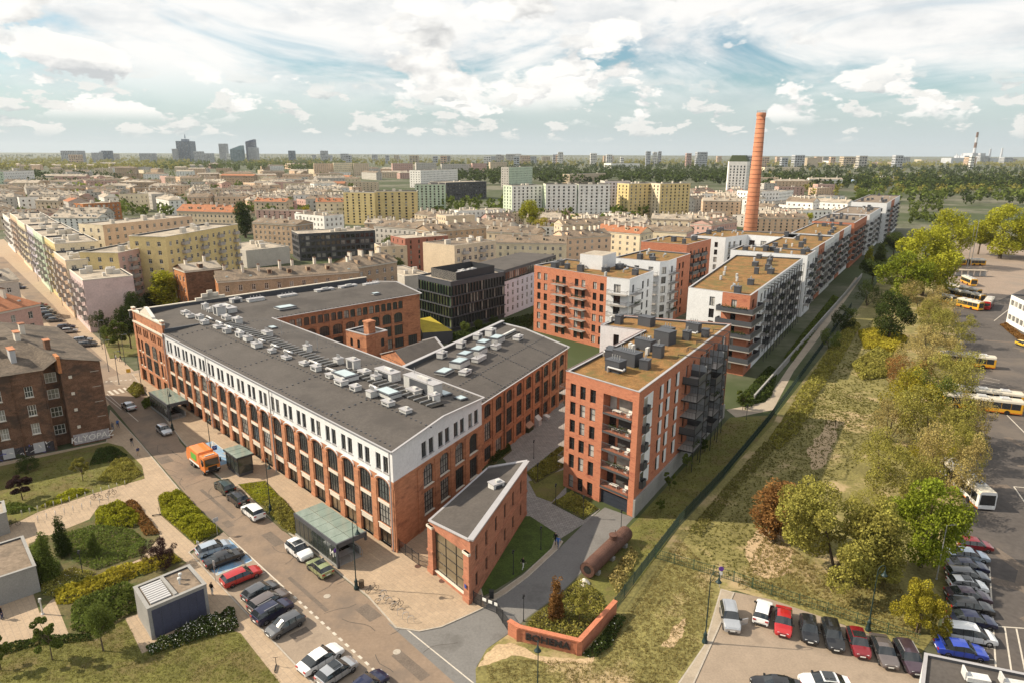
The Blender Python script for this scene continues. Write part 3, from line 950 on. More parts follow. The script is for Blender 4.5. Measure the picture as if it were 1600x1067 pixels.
def build_factory():
 a, b_, c, d, e, f = ST(65.7, 44.6), ST(72.0, 65.5), ST(143.0, 66.5), ST(142.3, 107.5), ST(166.0, 108.5), ST(165.0, 44.6)
 B = Building('brick_factory', 'long red brick factory with arched windows, white top storey and dark felt roof', 'factory', None, (*ST(110, 55), 0))
 H = 14.3
 # ---- street front: far tower bay, then 19 bays
 Lf = math.dist(f, a)
 ut = 19.3
 t_us = evenly(4, 0.6, ut - 0.6)
 pair = lambda us, dx: [u + s * dx for u in us for s in (-1, 1)]
 B.facade(f, a, 0, 16.0, M_BRICK, [
  dict(z=0.2, h=2.7, w=2.6, us=t_us, cols=2, rws=1, glass=M_SHOP),
  dict(z=3.8, h=2.9, w=1.15, us=pair([t_us[0], t_us[3]], 1.05), cols=2, rws=3, sill=M_CREAM),
  dict(z=7.2, h=2.7, w=1.15, us=pair([t_us[0], t_us[3]], 1.05), rise=.45, cols=2, rws=3, sill=M_CREAM),
  dict(z=10.9, h=1.9, w=.8, us=[u + k * 1.15 for u in t_us for k in (-1, 0, 1)], cols=1, rws=2, rise=.3)],
  u0=0, u1=ut)
 for u in t_us[1:3]:                                     # the two middle bays carry wide windows set proud of a panel
  for z, h, r in ((3.8, 2.9, 0), (7.2, 2.9, .7)):
   B.window(f, a, u, z, 2.4, h, r, 4, 3, M_BFRAME, M_GLASS, -.12, M_CREAM)
 nb = 19
 us = evenly(nb, ut + 0.4, Lf - 0.3)
 B.facade(f, a, 0, 9.95, M_BRICK, [
  dict(z=0.1, h=2.15, w=2.75, us=us, cols=2, rws=1, glass=M_SHOP, rec=.22),
  dict(z=3.05, h=2.95, w=2.65, us=us, cols=4, rws=3, rec=.14),
  dict(z=6.55, h=3.1, w=2.65, us=us, rise=.55, cols=4, rws=3, rec=.14)], u0=ut, u1=Lf)
 B.facade(f, a, 9.95, H, M_WHITE, [
  dict(z=10.75, h=2.3, w=1.12, us=pair(us, .82), cols=2, rws=2, sill=M_COPING)], u0=ut, u1=Lf)
 # trim: cream spandrels, piers, scalloped white band over the arches, drain pipes
 def frame_at(u):
  return edge_mx(f, a, u, 0)
 sp = MB()
 sp.box(-1.30, 1.30, -.05, .10, 2.25, 3.03)
 sp.box(-1.38, 1.38, -.14, -.04, 2.95, 3.06)
 spm = sp.mesh('spandrel', M_CREAM)
 sp2_ = MB()
 sp2_.box(-1.30, 1.30, -.05, .10, 6.03, 6.53)
 sp2m = sp2_.mesh('spandrel', M_CREAM)
 sc = MB()                                               # brick arch ring and white scallop above it
 n = 8
 w2, r0, zb = 1.45, .62, 9.08
 for i in range(n):
  t0, t1 = math.pi * i / n, math.pi * (i + 1) / n
  P = lambda t, k: (w2 * k * math.cos(t), zb + (r0 * k + .05) * math.sin(t))
  p, q = P(t0, 1.0), P(t1, 1.0)
  p2, q2 = P(t0, 1.16), P(t1, 1.16)
  sc.quad((q[0], -.10, q[1]), (p[0], -.10, p[1]), (p2[0], -.10, p2[1] + .1), (q2[0], -.10, q2[1] + .1), 0)
  sc.quad((p[0], -.10, p[1]), (q[0], -.10, q[1]), (q[0], .05, q[1]), (p[0], .05, p[1]), 0)
  sc.quad((q2[0], -.13, q2[1] + .1), (p2[0], -.13, p2[1] + .1), (p2[0], -.13, p2[1] + .26), (q2[0], -.13, q2[1] + .26), 1)
  sc.quad((p2[0], -.13, p2[1] + .26), (q2[0], -.13, q2[1] + .26), (q2[0], .02, q2[1] + .26), (p2[0], .02, p2[1] + .26), 1)
 scm = sc.mesh('arch_band', [M_BRICK, M_WHITE])
 pr = MB()
 pr.box(-.55, .55, -.09, .0, 0.0, 8.9)
 pr.box(-.62, .62, -.14, .0, 0.0, .5)
 prm = pr.mesh('pier', M_BRICK)
 for i, u in enumerate(us):
  for m_ in (spm, sp2m):
   put('spandrel', m_, B.root, mx=frame_at(u))
  put('arch_band', scm, B.root, mx=frame_at(u))
  put('pier', prm, B.root, mx=frame_at(u + (us[1] - us[0]) / 2))
 pipe = MB()
 pipe.tube((0, -.30, 0), (0, -.30, 14.2), .09, n=6)
 pm = pipe.mesh('drain_pipe', M_COPING)
 for u in (ut + .1, ut + 22.0, ut + 47.2, Lf - .25):
  put('drain_pipe', pm, B.root, mx=frame_at(u))
 ledge = MB()
 ledge.box(0.3, ut - .2, -.16, .02, 3.15, 3.45)
 ledge.box(0.1, ut - .1, -.28, .02, 13.5, 13.9, 1)
 ledge.box(0.0, ut, -.20, .5, 15.95, 16.3, 1)
 ledge.box(0.0, 1.4, -.14, .4, 0, 16.6)
 ledge.box(ut - 1.6, ut - .1, -.12, .4, 0, 16.6)
 ledge.box(0.0, 1.4, -.2, .45, 16.6, 16.85, 1)
 ledge.box(ut - 1.6, ut - .1, -.2, .45, 16.6, 16.85, 1)
 put('cornice', ledge.mesh('cornice', [M_BRICK, M_CREAM]), B.root, mx=frame_at(0))
 ped = MB()                                              # stepped pediment of the tower bay
 x0 = ut / 2
 prof = [(x0 - 4, 16.2), (x0 + 4, 16.2), (x0 + 4, 16.7), (x0 + .5, 18.2), (x0 - .5, 18.2), (x0 - 4, 16.7)]
 ped.poly([(x, -.1, z) for x, z in prof])
 ped.poly([(x, .4, z) for x, z in reversed(prof)])
 for i in range(len(prof)):
  (xa, za), (xb, zb_) = prof[i], prof[(i + 1) % len(prof)]
  ped.quad((xa, -.2, za + .02), (xa, .5, za + .02), (xb, .5, zb_ + .02), (xb, -.2, zb_ + .02), 1)
 put('pediment', ped.mesh('pediment', [M_CREAM, M_WFRAME]), B.root, mx=frame_at(0))
 # ---- near gable end
 Lg = math.dist(a, b_)
 gu = evenly(4, 5.6, Lg - .5)
 B.facade(a, b_, 0, 9.95, M_BRICK, [
  dict(z=2.2, h=3.3, w=2.3, us=gu, cols=4, rws=4, sill=M_CREAM, rec=.22),
  dict(z=6.3, h=3.1, w=2.3, us=gu, rise=.75, cols=4, rws=3, sill=M_CREAM, rec=.22)])
 gp = MB()
 B.facade(a, b_, 9.95, 13.9, M_WHITE, [dict(z=10.75, h=2.2, w=1.12, us=pair(gu, .84), cols=2, rws=2, sill=M_COPING)])
 prof = [(0, 13.9), (Lg, 13.9), (Lg, H), (Lg * .5, 15.3), (Lg * .22, 14.5), (0, H)]
 ga = edge_mx(a, b_, 0, 0)
 gp.poly([ga @ Vector((x, 0, z)) for x, z in prof])
 B.part('gable', gp, M_WHITE)
 arch = MB()
 for i in range(n):
  t0, t1 = math.pi * i / n, math.pi * (i + 1) / n
  P = lambda t, k: (1.22 * k * math.cos(t), 8.65 + .85 * k * math.sin(t))
  p, q, p2, q2 = P(t0, 1), P(t1, 1), P(t0, 1.2), P(t1, 1.2)
  arch.quad((q[0], -.07, q[1]), (p[0], -.07, p[1]), (p2[0], -.07, p2[1]), (q2[0], -.07, q2[1]))
 am = arch.mesh('arch_band', M_BRICK)
 gpi = MB()
 gpi.box(-.5, .5, -.12, 0, 0, 9.6)
 gpm = gpi.mesh('pier', M_BRICK)
 for u in gu:
  put('arch_band', am, B.root, mx=edge_mx(a, b_, u, 0))
 for u in [gu[0] - 2.1] + [(gu[i] + gu[i + 1]) / 2 for i in range(3)]:
  put('pier', gpm, B.root, mx=edge_mx(a, b_, u, 0))
 sk = MB()
 sk.box(0, Lg, -.09, -.004, 9.7, 10.0)
 put('string_course', sk.mesh('string_course', M_BRICK), B.root, mx=ga)
 # ---- courtyard back of the main wing and the north wing
 B.facade(b_, c, 0, H, M_BRICK, [dict(z=10.6, h=1.9, w=1.2, us=evenly(16, 8, 68), cols=2, rws=2, rise=.2)])
 Lc = math.dist(c, d)
 nus = evenly(9, 4.0, Lc - 5.2)
 B.facade(c, d, 0, H, M_BRICK, [
  dict(z=1.0, h=2.6, w=2.9, us=nus + [Lc - 2.6], cols=4, rws=2),
  dict(z=4.3, h=2.7, w=2.6, us=nus, cols=4, rws=3, sill=M_BRICK),
  dict(z=7.7, h=2.6, w=2.6, us=nus, rise=.7, cols=4, rws=2, sill=M_BRICK),
  dict(z=11.2, h=2.0, w=1.35, us=pair(nus, .85), cols=2, rws=2, rise=.25, sill=M_BRICK)])
 co = MB()
 co.box(0, Lc, -.12, -.004, 10.7, 11.0)
 co.box(0, Lc, -.20, -.004, 13.75, 14.25)
 co.box(0, Lc, -.10, -.004, 3.75, 3.95)
 put('string_course', co.mesh('string_course', M_BRICK), B.root, mx=edge_mx(c, d, 0, 0))
 cp = MB()
 cp.box(-.35, .35, -.14, 0, 0, 10.7)
 cpm = cp.mesh('pier', M_BRICK)
 for u in [nus[0] - 1.9] + [(nus[i] + nus[i + 1]) / 2 for i in range(8)]:
  put('pier', cpm, B.root, mx=edge_mx(c, d, u, 0))
 B.facade(d, e, 0, H, M_BRICK)
 B.facade(e, f, 0, H + .8, M_BRICK)
 # ---- roofs
 r = MB()
 ra, rf = ST(68.6, 55.0), ST(164.9, 55.0)
 zr = 15.3
 rc = ST(153.0, 55.0)
 ov = .35
 a_, f_ = ST(65.3, 44.6 - ov), ST(145.7, 44.6 - ov)
 bb = ST(71.8, 65.5 + ov)
 rg = ST(68.3, 55)
 ff = ST(164.7, 44.95)
 z0 = H + .02
 r.poly([(*a_, z0), (*rg, zr), (*ST(164.7, 55), zr), (*ff, z0 + .05), (*ST(145.7, 44.95), z0 + .05), (*f_, z0)])
 r.poly([(*rg, zr), (*bb, z0), (*ST(143, 66.7), z0), (*rc, zr)])
 r.poly([(*rc, zr), (*ST(143 - ov, 66.5), z0), (*ST(142.3 - ov, 108), z0), (*ST(153.5, 108.2), zr + .6)])
 r.poly([(*rc, zr), (*ST(153.5, 108.2), zr + .6), (*ST(166, 108.6), z0), (*ST(165, 55), z0 + .1), (*ST(164.7, 55), zr)])
 B.part('roof', r, M_ROOF)
 rim = MB()

 def bar(p, q, w, h):
  p, q = Vector(p), Vector(q)
  dd = (q - p)
  side = Vector((-dd.y, dd.x, 0)).normalized() * w / 2
  for s0, s1 in ((-1, 1),):
   A = [p - side, q - side, q + side, p + side]
   T = [v + Vector((0, 0, h)) for v in A]
   rim.quad(*T)
   rim.quad(A[0], A[1], T[1], T[0])
   rim.quad(A[2], A[3], T[3], T[2])
   rim.quad(A[1], A[2], T[2], T[1])
   rim.quad(A[3], A[0], T[0], T[3])
 bar((*a_, z0), (*f_, z0), .22, .08)
 bar((*bb, z0), (*ST(143.2, 66.8), z0), .3, .10)
 bar((*a_, z0), (*rg, zr), .3, .09)
 bar((*rg, zr), (*bb, z0), .3, .09)
 bar((*ST(142.3 - ov, 67), z0), (*ST(142.3 - ov, 108), z0), .25, .10)
 bar((*ST(142, 108), z0), (*ST(153.5, 108.2), zr + .6), .4, .14)
 bar((*ST(153.5, 108.2), zr + .6), (*ST(166, 108.6), z0), .4, .14)
 B.part('roof_edge', rim, M_COPING)
 par = MB()                                              # far parapet with its dark inner face
 par.obox(ST(165.1, 75), Vector((1, 1, 0)).normalized(), 62, .5, 14.3, 15.9, 1)
 par.obox(ST(165.1, 75), Vector((1, 1, 0)).normalized(), 62.2, .7, 15.9, 16.1, 0)
 par.obox(ST(145.5, 50), Vector((1, 1, 0)).normalized(), 10.5, .45, 14.2, 15.2, 1)
 pc = ST(165.1, 62)
 for s_, h_ in ((7.0, 16.7), (4.0, 17.5), (1.2, 18.2)):
  par.obox(pc, Vector((1, 1, 0)).normalized(), s_, .5, 16.1, h_, 0)
 B.part('parapet', par, [M_CREAM, M_ANTH])
 st = MB()                                               # snow stops: rows of small blocks
 for s in (82, 97, 112, 127, 141):
  for t in np.arange(45.5, 65.2, 1.0):
   z = H + 1.0 * (1 - abs(t - 55) / 10.4) + .02
   st.obox(ST(s + (t - 55) * .04, t), (Q2, Q2), .22, .22, z, z + .14)
 for s in np.arange(67, 145, 1.1):
  for t, dz in ((45.2, .05), (51.8, .66), (64.9, .06)):
   if t > 60 and s < 73:
    continue
   st.obox(ST(s, t), (Q2, Q2), .2, .2, H + dz, H + dz + .14)
 for t in np.arange(68, 107, 1.1):
  st.obox(ST(142.9, t), (Q2, Q2), .2, .2, H + .04, H + .2)
 o = B.part('snow_stop', st, M_ANTH)
 o['kind'] = 'stuff'
 seam = MB()                                             # overlaps of the felt sheets
 for s in np.arange(69.5, 163, 1.9):
  t1 = 54.8
  seam.quad((*ST(s, 45), H + .03), (*ST(s + .07, 45), H + .03), (*ST(s + .07, t1), zr + .006), (*ST(s, t1), zr + .006))
 o = B.part('felt_seam', seam, mat('felt_seam', (0.088, 0.082, 0.078), .85))
 o['kind'] = 'stuff'
 # ---- roof plant along the ridge
 rng = random.Random(4)
 ux = (-Q2, Q2)
 dk = MB()  # near-black strips on the roof, the trench's shade put into the colour
 dk.obox(ST(84, 57.0), ux, 24, 2.2, 15.02, 15.36, 0)
 dk.obox(ST(121, 56.4), ux, 44, 1.6, 15.1, 15.40, 0)
 for s_ in np.arange(73, 142, 1.5):
  if 96 < s_ < 99:
   continue
  dk.obox(ST(s_, 57.0 if s_ < 97 else 56.4), (Q2, Q2), 2.6, .12, 15.36, 15.55, 1)
 B.part('service_trench_and_shade', dk, [M_DARK, M_STEEL])
 s = 73.5
 i = 0
 while s < 158:
  z = 15.2
  row = rng.random()
  vent_box(B, ST(s, 52.9 + rng.uniform(-.5, .4)), ux, rng.uniform(1.2, 2.2), rng.uniform(1.0, 1.5), z - .25, rng.uniform(.6, 1.2), rng.choice((0, 0, 2)))
  if rng.random() < .7:
   vent_box(B, ST(s + rng.uniform(.6, 2.0), 57.9 + rng.uniform(-.4, .5)), ux, rng.uniform(1.2, 2.4), rng.uniform(1.0, 1.5), z - .35, rng.uniform(.8, 1.9), rng.choice((0, 0, 0, 2)))
  if rng.random() < .5:
   p, q = ST(s + .5, 54.4), ST(s + rng.uniform(2.5, 4.5), 54.4 + rng.uniform(-.3, .3))
   tb = MB()
   tb.tube((*p, 15.75), (*q, 15.75), .22, n=8)
   tb.tube((*q, 15.75), (*q, 15.2), .22, n=8)
   B.part('duct', tb, M_STEEL, True)
  s += rng.uniform(3.6, 5.6)
  i += 1
 for sx, tx, l, w, h, k in ((79.2, 59.9, 7.4, 1.7, 2.2, 0), (88, 59.6, 4.6, 1.8, 1.6, 0), (92, 54.2, 4.2, 2.4, .9, 1), (80.5, 54.4, 3.8, 2.2, .8, 1), (73.2, 62.4, 1.6, 1.4, .25, 1), (76.5, 61.8, 2.2, 1.6, .25, 1),
        (133, 62.0, 2.0, 1.3, .25, 1), (154, 61.2, 6.5, 2.2, 1.5, 0), (151, 58.4, 2.4, 2.0, 2.2, 0), (148, 72.5, 4.4, 3.0, .45, 1), (147, 97, 2.0, 1.4, .4, 1),
        (158, 70, 4, 1.5, 1.4, 2), (157.5, 78, 4.5, 1.6, 1.2, 2), (157, 88, 5, 1.6, 1.4, 0), (157, 95, 5, 1.5, 1.4, 0), (156.5, 102, 4.5, 1.6, 1.2, 2), (160, 66, 2.5, 1.6, 1.6, 0)):
  z = H + 1.0 * max(0, 1 - abs(tx - 55) / 10.4) if tx < 66 else 14.8
  vent_box(B, ST(sx, tx), ux if tx < 66 else (Q2, Q2), l, w, z - .1, h, k)
 ant = MB()
 for s_, t_ in ((82, 60.5), (100, 61), (110, 59.5), (125, 60), (76, 58.3)):
  ant.tube((*ST(s_, t_), 14.5), (*ST(s_, t_), 18.0), .05, n=4)
 B.part('lightning_rod', ant, M_STEEL)
 B.finish({M_BRICK.name: 'brick_wall', M_WHITE.name: 'white_wall'})

 # ---- right (south) wing
 g0, g1 = (-6.2, 100.0), (11.5, 135.6)
 g2 = (g1[0] - 13.6, g1[1] + 14.6)
 g3 = (g0[0] - 13.6, g0[1] + 14.6)
 W = Building('brick_wing', 'brick factory wing with rooflights running back between courtyard and flats', 'factory', None, (*g0, 0))
 Lw = math.dist(g0, g1)
 HW = 11.4
 wu = evenly(9, 3.0, Lw - .8)
 W.facade(g0, g1, 0, HW, M_BRICK, [
  dict(z=0.6, h=2.5, w=2.3, us=wu, cols=3, rws=2, sill=M_BRICK),
  dict(z=4.2, h=3.2, w=2.2, us=wu, cols=3, rws=4, sill=M_BRICK),
  dict(z=8.3, h=2.3, w=2.2, us=wu, rise=.45, cols=3, rws=2, sill=M_BRICK)])
 co = MB()
 co.box(0, Lw, -.12, -.004, 3.5, 3.8)
 co.box(0, Lw, -.18, -.004, 10.9, 11.35)
 put('string_course', co.mesh('string_course', M_BRICK), W.root, mx=edge_mx(g0, g1, 0, 0))
 cp = MB()
 cp.box(-.4, .4, -.16, 0, 0, 10.9)
 cpm = cp.mesh('pier', M_BRICK)
 for u in [wu[0] - 2.0] + [(wu[i] + wu[i + 1]) / 2 for i in range(8)] + [Lw - .5]:
  put('pier', cpm, W.root, mx=edge_mx(g0, g1, u, 0))
 pp = MB()
 pp.tube((0, -.28, 0), (0, -.28, 11), .08, n=6)
 ppm = pp.mesh('drain_pipe', M_BRICK_D)
 for u in (wu[1] + 1.7, wu[5] + 1.7):
  put('drain_pipe', ppm, W.root, mx=edge_mx(g0, g1, u, 0))
 W.facade(g1, g2, 0, HW, M_BRICK)
 W.facade(g2, g3, 0, HW, M_BRICK)
 W.facade(g3, g0, 0, HW, M_BRICK)
 r = MB()
 lerp = lambda p, q, k: (p[0] + (q[0] - p[0]) * k, p[1] + (q[1] - p[1]) * k)
 k0, k1 = .62, .62
 m0, m1 = lerp(g0, g3, k0), lerp(g1, g2, k1)
 zr2 = HW + 1.5
 dv = Vector((g1[0] - g0[0], g1[1] - g0[1])).normalized()
 e0 = (g0[0] + dv.y * .35, g0[1] - dv.x * .35)
 e1 = (g1[0] + dv.y * .35 + dv.x * .2, g1[1] - dv.x * .35 + dv.y * .2)
 r.poly([(*e0, HW + .02), (*e1, HW + .02), (*m1, zr2), (*m0, zr2)])
 r.poly([(*m0, zr2), (*m1, zr2), (*g2, zr2 - .2), (*g3, zr2 - .2)])
 W.part('roof', r, M_ROOF)
 pa = MB()
 pa.poly([(*g1, HW), (*m1, zr2), (*m1, HW)])
 pa.quad((*m1, HW), (*m1, zr2), (*g2, zr2 - .2), (*g2, HW))
 pa.obox(((g2[0] + g3[0]) / 2, (g2[1] + g3[1]) / 2), (dv.x, dv.y), Lw, .5, HW, zr2 + .55, 1)
 pa.obox(((g2[0] + g3[0]) / 2, (g2[1] + g3[1]) / 2), (dv.x, dv.y), Lw + .2, .75, zr2 + .55, zr2 + .68, 2)
 W.part('parapet', pa, [M_BRICK, M_ANTH, M_COPING])
 rim = MB()
 bar((*e1, HW + .02), (*m1, zr2), .5, .14)
 bar((*m1, zr2), (*g2, zr2 - .1), .5, .2)
 bar((*e0, HW + .02), (*e1, HW + .02), .2, .07)
 W.part('roof_edge', rim, M_COPING)
 st = MB()
 for k in np.arange(0.5, Lw, 1.0):
  for fr in (.05, .56):
   p = lerp(lerp(e0, m0, fr), lerp(e1, m1, fr), k / Lw)
   z = HW + .02 + 1.48 * fr
   st.obox(p, (dv.x, dv.y), .2, .2, z, z + .14)
 for k in (.28, .55, .8):
  for fr in np.arange(.05, 1, .06):
   p = lerp(lerp(e0, e1, k), lerp(m0, m1, k), fr)
   z = HW + .02 + 1.48 * fr
   st.obox(p, (dv.x, dv.y), .2, .2, z, z + .14)
 W.part('snow_stop', st, M_ANTH)['kind'] = 'stuff'
 for k, fr, l, w, h, kd in ((.14, .60, 3.2, 2.2, .5, 1), (.26, .58, 3.4, 2.3, 1.2, 1), (.36, .66, 2.8, 2.0, 1.1, 1), (.46, .62, 3.4, 2.2, 1.2, 1), (.57, .70, 2.8, 2.0, 1.2, 1), (.68, .66, 3.2, 2.2, 1.2, 1),
        (.40, .52, 3.4, 1.4, .9, 2), (.60, .56, 2.0, 1.4, 1.0, 2), (.82, .52, 2.2, 1.4, .9, 0), (.28, .88, 1.8, 1.3, 1.2, 0), (.47, .90, 1.8, 1.3, 1.2, 0), (.64, .90, 1.8, 1.3, 1.2, 0), (.74, .84, 2.2, 1.5, 1.6, 0), (.22, .44, 2.2, 1.4, .8, 0)):
  p = lerp(lerp(g0, g1, k), lerp(g3, g2, k), fr)
  z = HW + 1.5 * min(1, fr / .62)
  vent_box(W, p, (dv.x, dv.y), l, w, z - .1, h, kd)
 tr = MB()
 tr.obox(lerp(lerp(g0, g1, .84), lerp(g3, g2, .84), .66), (dv.x, dv.y), 6.5, 1.4, zr2 - .2, zr2 + .12, 0)
 tr.obox(lerp(lerp(g0, g1, .84), lerp(g3, g2, .84), .70), (dv.x, dv.y), 6.7, .5, zr2 - .2, zr2 + .5, 1)
 W.part('service_trench_and_shade', tr, [M_DARK, M_VENT])
 W.finish({M_BRICK.name: 'brick_wall'})

 # ---- low hall and stair house in the courtyard
 hp = [(-29.5, 146.5), (-21.5, 136.0), (-14.2, 146.5), (-21.5, 158.0)]
 Hh = Building('courtyard_hall', 'low courtyard hall with plain dark pitched roof beside the stair house', 'hall', None, (-21, 147, 0))
 hp = ccw(hp)
 for i in range(4):
  Hh.facade(hp[i], hp[(i + 1) % 4], 0, 6.5, M_BRICK)
 r = MB()
 P_ = lambda x, y, z: (*sp2(x, y, z), z)
 r.poly([(*hp[i], 6.5) for i in range(4)])
 q0, q1 = lerp(hp[0], hp[1], .5), lerp(hp[2], hp[3], .5)
 r.quad((*hp[1], 6.6), (*hp[2], 6.6), (*q1, 8.9), (*q0, 8.9))
 r.quad((*hp[3], 6.6), (*hp[0], 6.6), (*q0, 8.9), (*q1, 8.9))
 r.poly([(*hp[0], 6.6), (*hp[1], 6.6), (*q0, 8.9)], 1)
 r.poly([(*hp[2], 6.6), (*hp[3], 6.6), (*q1, 8.9)], 1)
 Hh.part('roof', r, [M_ROOF, M_BRICK])
 rim = MB()
 bar((*hp[2], 6.6), (*q1, 8.9), .5, .2)
 bar((*q1, 8.9), (*hp[3], 6.6), .5, .2)
 bar((*hp[0], 6.6), (*q0, 8.9), .5, .2)
 Hh.part('roof_edge', rim, M_COPING)
 Hh.finish({M_BRICK.name: 'brick_wall'})

 Sx = Building('stair_house', 'small brick stair house with square chimney rising from the courtyard', 'outbuilding', None, (-33, 150, 0))
 sq = ccw([(-38.5, 152.0), (-32.8, 147.2), (-28.8, 151.8), (-34.5, 157.0)])
 for i in range(4):
  rows = [dict(z=7.2, h=2.0, w=1.0, us=[2.0, 4.6], cols=2, rws=2, rise=.3)] if i in (0, 1) else []
  Sx.facade(sq[i], sq[(i + 1) % 4], 0, 10.6, M_BRICK, rows)
 flat_roof(Sx, sq, 10.6, M_ROOF, .5, .5)
 ch = MB()
 ch.obox((-32.4, 149.4), (Q2, -Q2), 2.0, 1.8, 0, 13.2)
 ch.obox((-32.4, 149.4), (Q2, -Q2), 2.3, 2.1, 13.2, 13.6)
 Sx.part('chimney', ch, M_BRICK)
 sl = MB()
 for k in (-1.3, 0, 1.3):
  sl.obox((-34.2 + k * .7, 152.6 - k * .6), (Q2, -Q2), 1.1, 2.6, 10.25, 10.55)
 Sx.part('solar_panel', sl, M_ANTH)
 Sx.finish({M_BRICK.name: 'brick_wall'})

build_factory()

# ================================================================== gatehouse
def build_gatehouse():
 B = Building('brick_gatehouse', 'small pink brick gatehouse with tall glazed front and sloping dark roof', 'gatehouse', None, (-4.5, 78, 0))
 p = [(-10.0, 73.9), (-4.6, 67.5), (2.2, 88.0), (-3.4, 89.2)]
 zl, zr = 6.6, 8.2
 # front: piers and a lintel around a big glazed bay
 L = math.dist(p[0], p[1])
 b = B.wall(M_BRICK_P)
 d = edge_mx(p[0], p[1], 0, 0)
 top = lambda u: 7.0 + (zr - 7.0) * u / L
 V = lambda u, z, y=0: tuple(d @ Vector((u, y, z)))
 for u0, u1 in ((0, 1.0), (L - 1.0, L)):
  b.quad(V(u0, 0), V(u1, 0), V(u1, top(u1)), V(u0, top(u0)))
 b.quad(V(1, 0), V(L - 1, 0), V(L - 1, .7), V(1, .7))
 b.quad(V(1, 6.2), V(L - 1, 6.2), V(L - 1, top(L - 1)), V(1, top(1)))
 b.quad(V(1, .7), V(1, .7, .4), V(1, 6.2, .4), V(1, 6.2))
 b.quad(V(L - 1, .7, .4), V(L - 1, .7), V(L - 1, 6.2), V(L - 1, 6.2, .4))
 b.quad(V(1, 6.2), V(1, 6.2, .4), V(L - 1, 6.2, .4), V(L - 1, 6.2))
 pil = MB()
 pil.box(-.12, .95, -.25, 0, 0, 6.6)
 pil.box(-.2, 1.0, -.35, 0, 3.0, 3.3)
 pil.box(-.2, 1.0, -.35, 0, 6.3, 6.6, 1)
 pil.box(-.2, 1.05, -.38, 0, 0, .8)
 put('pilaster', pil.mesh('pilaster', [M_BRICK_P, M_CREAM]), B.root, mx=d)
 put('pilaster', pil.mesh('pilaster', [M_BRICK_P, M_CREAM]), B.root, mx=edge_mx(p[0], p[1], L - .95, 0))
 me, gm = window_meshes(L - 2, 5.5, 0, 3, 4, M_BFRAME, glass_mat('gate_glass', (0.10, 0.08, 0.05), (0.2, .16, .1), .5, .12), .2, M_CREAM)
 o = put('window', me, B.root, mx=edge_mx(p[0], p[1], L / 2, .7))
 put('pane', gm, o)
 # long side with narrow windows
 L2 = math.dist(p[1], p[2])
 B.facade(p[1], p[2], 0, zr, M_BRICK_P, [
  dict(z=1.1, h=1.9, w=.75, us=[1.9, 5.2, 8.6, 12.0, 15.4, 18.8], cols=2, rws=2, rise=.12),
  dict(z=4.5, h=2.1, w=.75, us=[1.9, 5.2, 8.6, 12.0, 15.4, 18.8], cols=2, rws=2, rise=.12)])
 s = MB()
 s.box(0, L2, -.12, -.004, 3.6, 3.85)
 s.box(0, L2, -.08, -.004, 0.0, .5)
 put('string_course', s.mesh('string_course', M_BRICK_P), B.root, mx=edge_mx(p[1], p[2], 0, 0))
 b = B.wall(M_BRICK_P)
 b.quad((*p[2], 0), (*p[3], 0), (*p[3], zl), (*p[2], zr))
 b.quad((*p[3], 0), (*p[0], 0), (*p[0], 7.0), (*p[3], zl))
 r = MB()
 r.quad((*p[0], 7.05), (*p[1], zr + .05), (*p[2], zr + .05), (*p[3], zl + .05))
 B.part('roof', r, M_ROOF)
 e = MB()

 def bar(a, c, w, h):
  a, c = Vector(a), Vector(c)
  side = Vector((-(c - a).y, (c - a).x, 0)).normalized() * w / 2
  A = [a - side, c - side, c + side, a + side]
  T = [v + Vector((0, 0, h)) for v in A]
  e.quad(*T)
  for i in range(4):
   e.quad(A[i], A[(i + 1) % 4], T[(i + 1) % 4], T[i])
 bar((*p[1], zr), (*p[2], zr), .75, .2)
 bar((*p[0], 7.0), (*p[1], zr), .35, .12)
 bar((*p[2], zr), (*p[3], zl), .6, .2)
 bar((*p[3], zl), (*p[0], 7.0), .3, .1)
 B.part('roof_edge', e, M_COPING)
 vent_box(B, (-2.0, 81.0), (.8, .6), 1.7, 1.3, 7.55, 1.0, 0)
 num = MB()
 num.box(-.18, .18, -.42, -.38, 2.0, 2.5)
 put('house_number', num.mesh('house_number', mat('sign_blue', (.03, .06, .25), .5)), B.root, mx=edge_mx(p[0], p[1], L - .5, 0))
 B.finish({M_BRICK_P.name: 'brick_wall'})

build_gatehouse()

# ================================================================== flats
BALC = {}

def balcony_mesh(w, dep, style):
 key = (round(w, 2), round(dep, 2), style)
 if key in BALC:
  return BALC[key]
 b = MB()
 b.box(-w / 2, w / 2, -dep, 0.0, -.16, 0.0, 0)
 y = -dep + .04
 if style == 'bars':
  b.box(-w / 2, w / 2, y - .03, y + .02, 1.0, 1.06, 1)
  n = max(4, int(w / .28))
  for i in range(n + 1):
   x = -w / 2 + .02 + (w - .04) * i / n
   b.box(x - .015, x + .015, y - .012, y + .012, 0, 1.0, 1)
  for s in (-1, 1):
   x = s * (w / 2 - .03)
   b.box(x - .03, x + .03, y, -.0, 1.0, 1.06, 1)
   for k in range(1, 5):
    yy = y * k / 5
    b.box(x - .015, x + .015, yy - .012, yy + .012, 0, 1.0, 1)
 elif style == 'solid':
  b.box(-w / 2, w / 2, y - .04, y + .03, -.2, 1.05, 1)
  for s in (-1, 1):
   x = s * (w / 2 - .03)
   b.box(x - .03, x + .03, y, 0, -.1, 1.05, 1)
 elif style == 'pale':
  b.box(-w / 2, w / 2, y - .04, y + .03, -.2, 1.0, 0)
  for s in (-1, 1):
   x = s * (w / 2 - .03)
   b.box(x - .03, x + .03, y, 0, -.1, 1.0, 0)
 me = b.mesh('balcony', [M_DECK, M_RAIL])
 BALC[key] = me
 return me

PLANT = {}

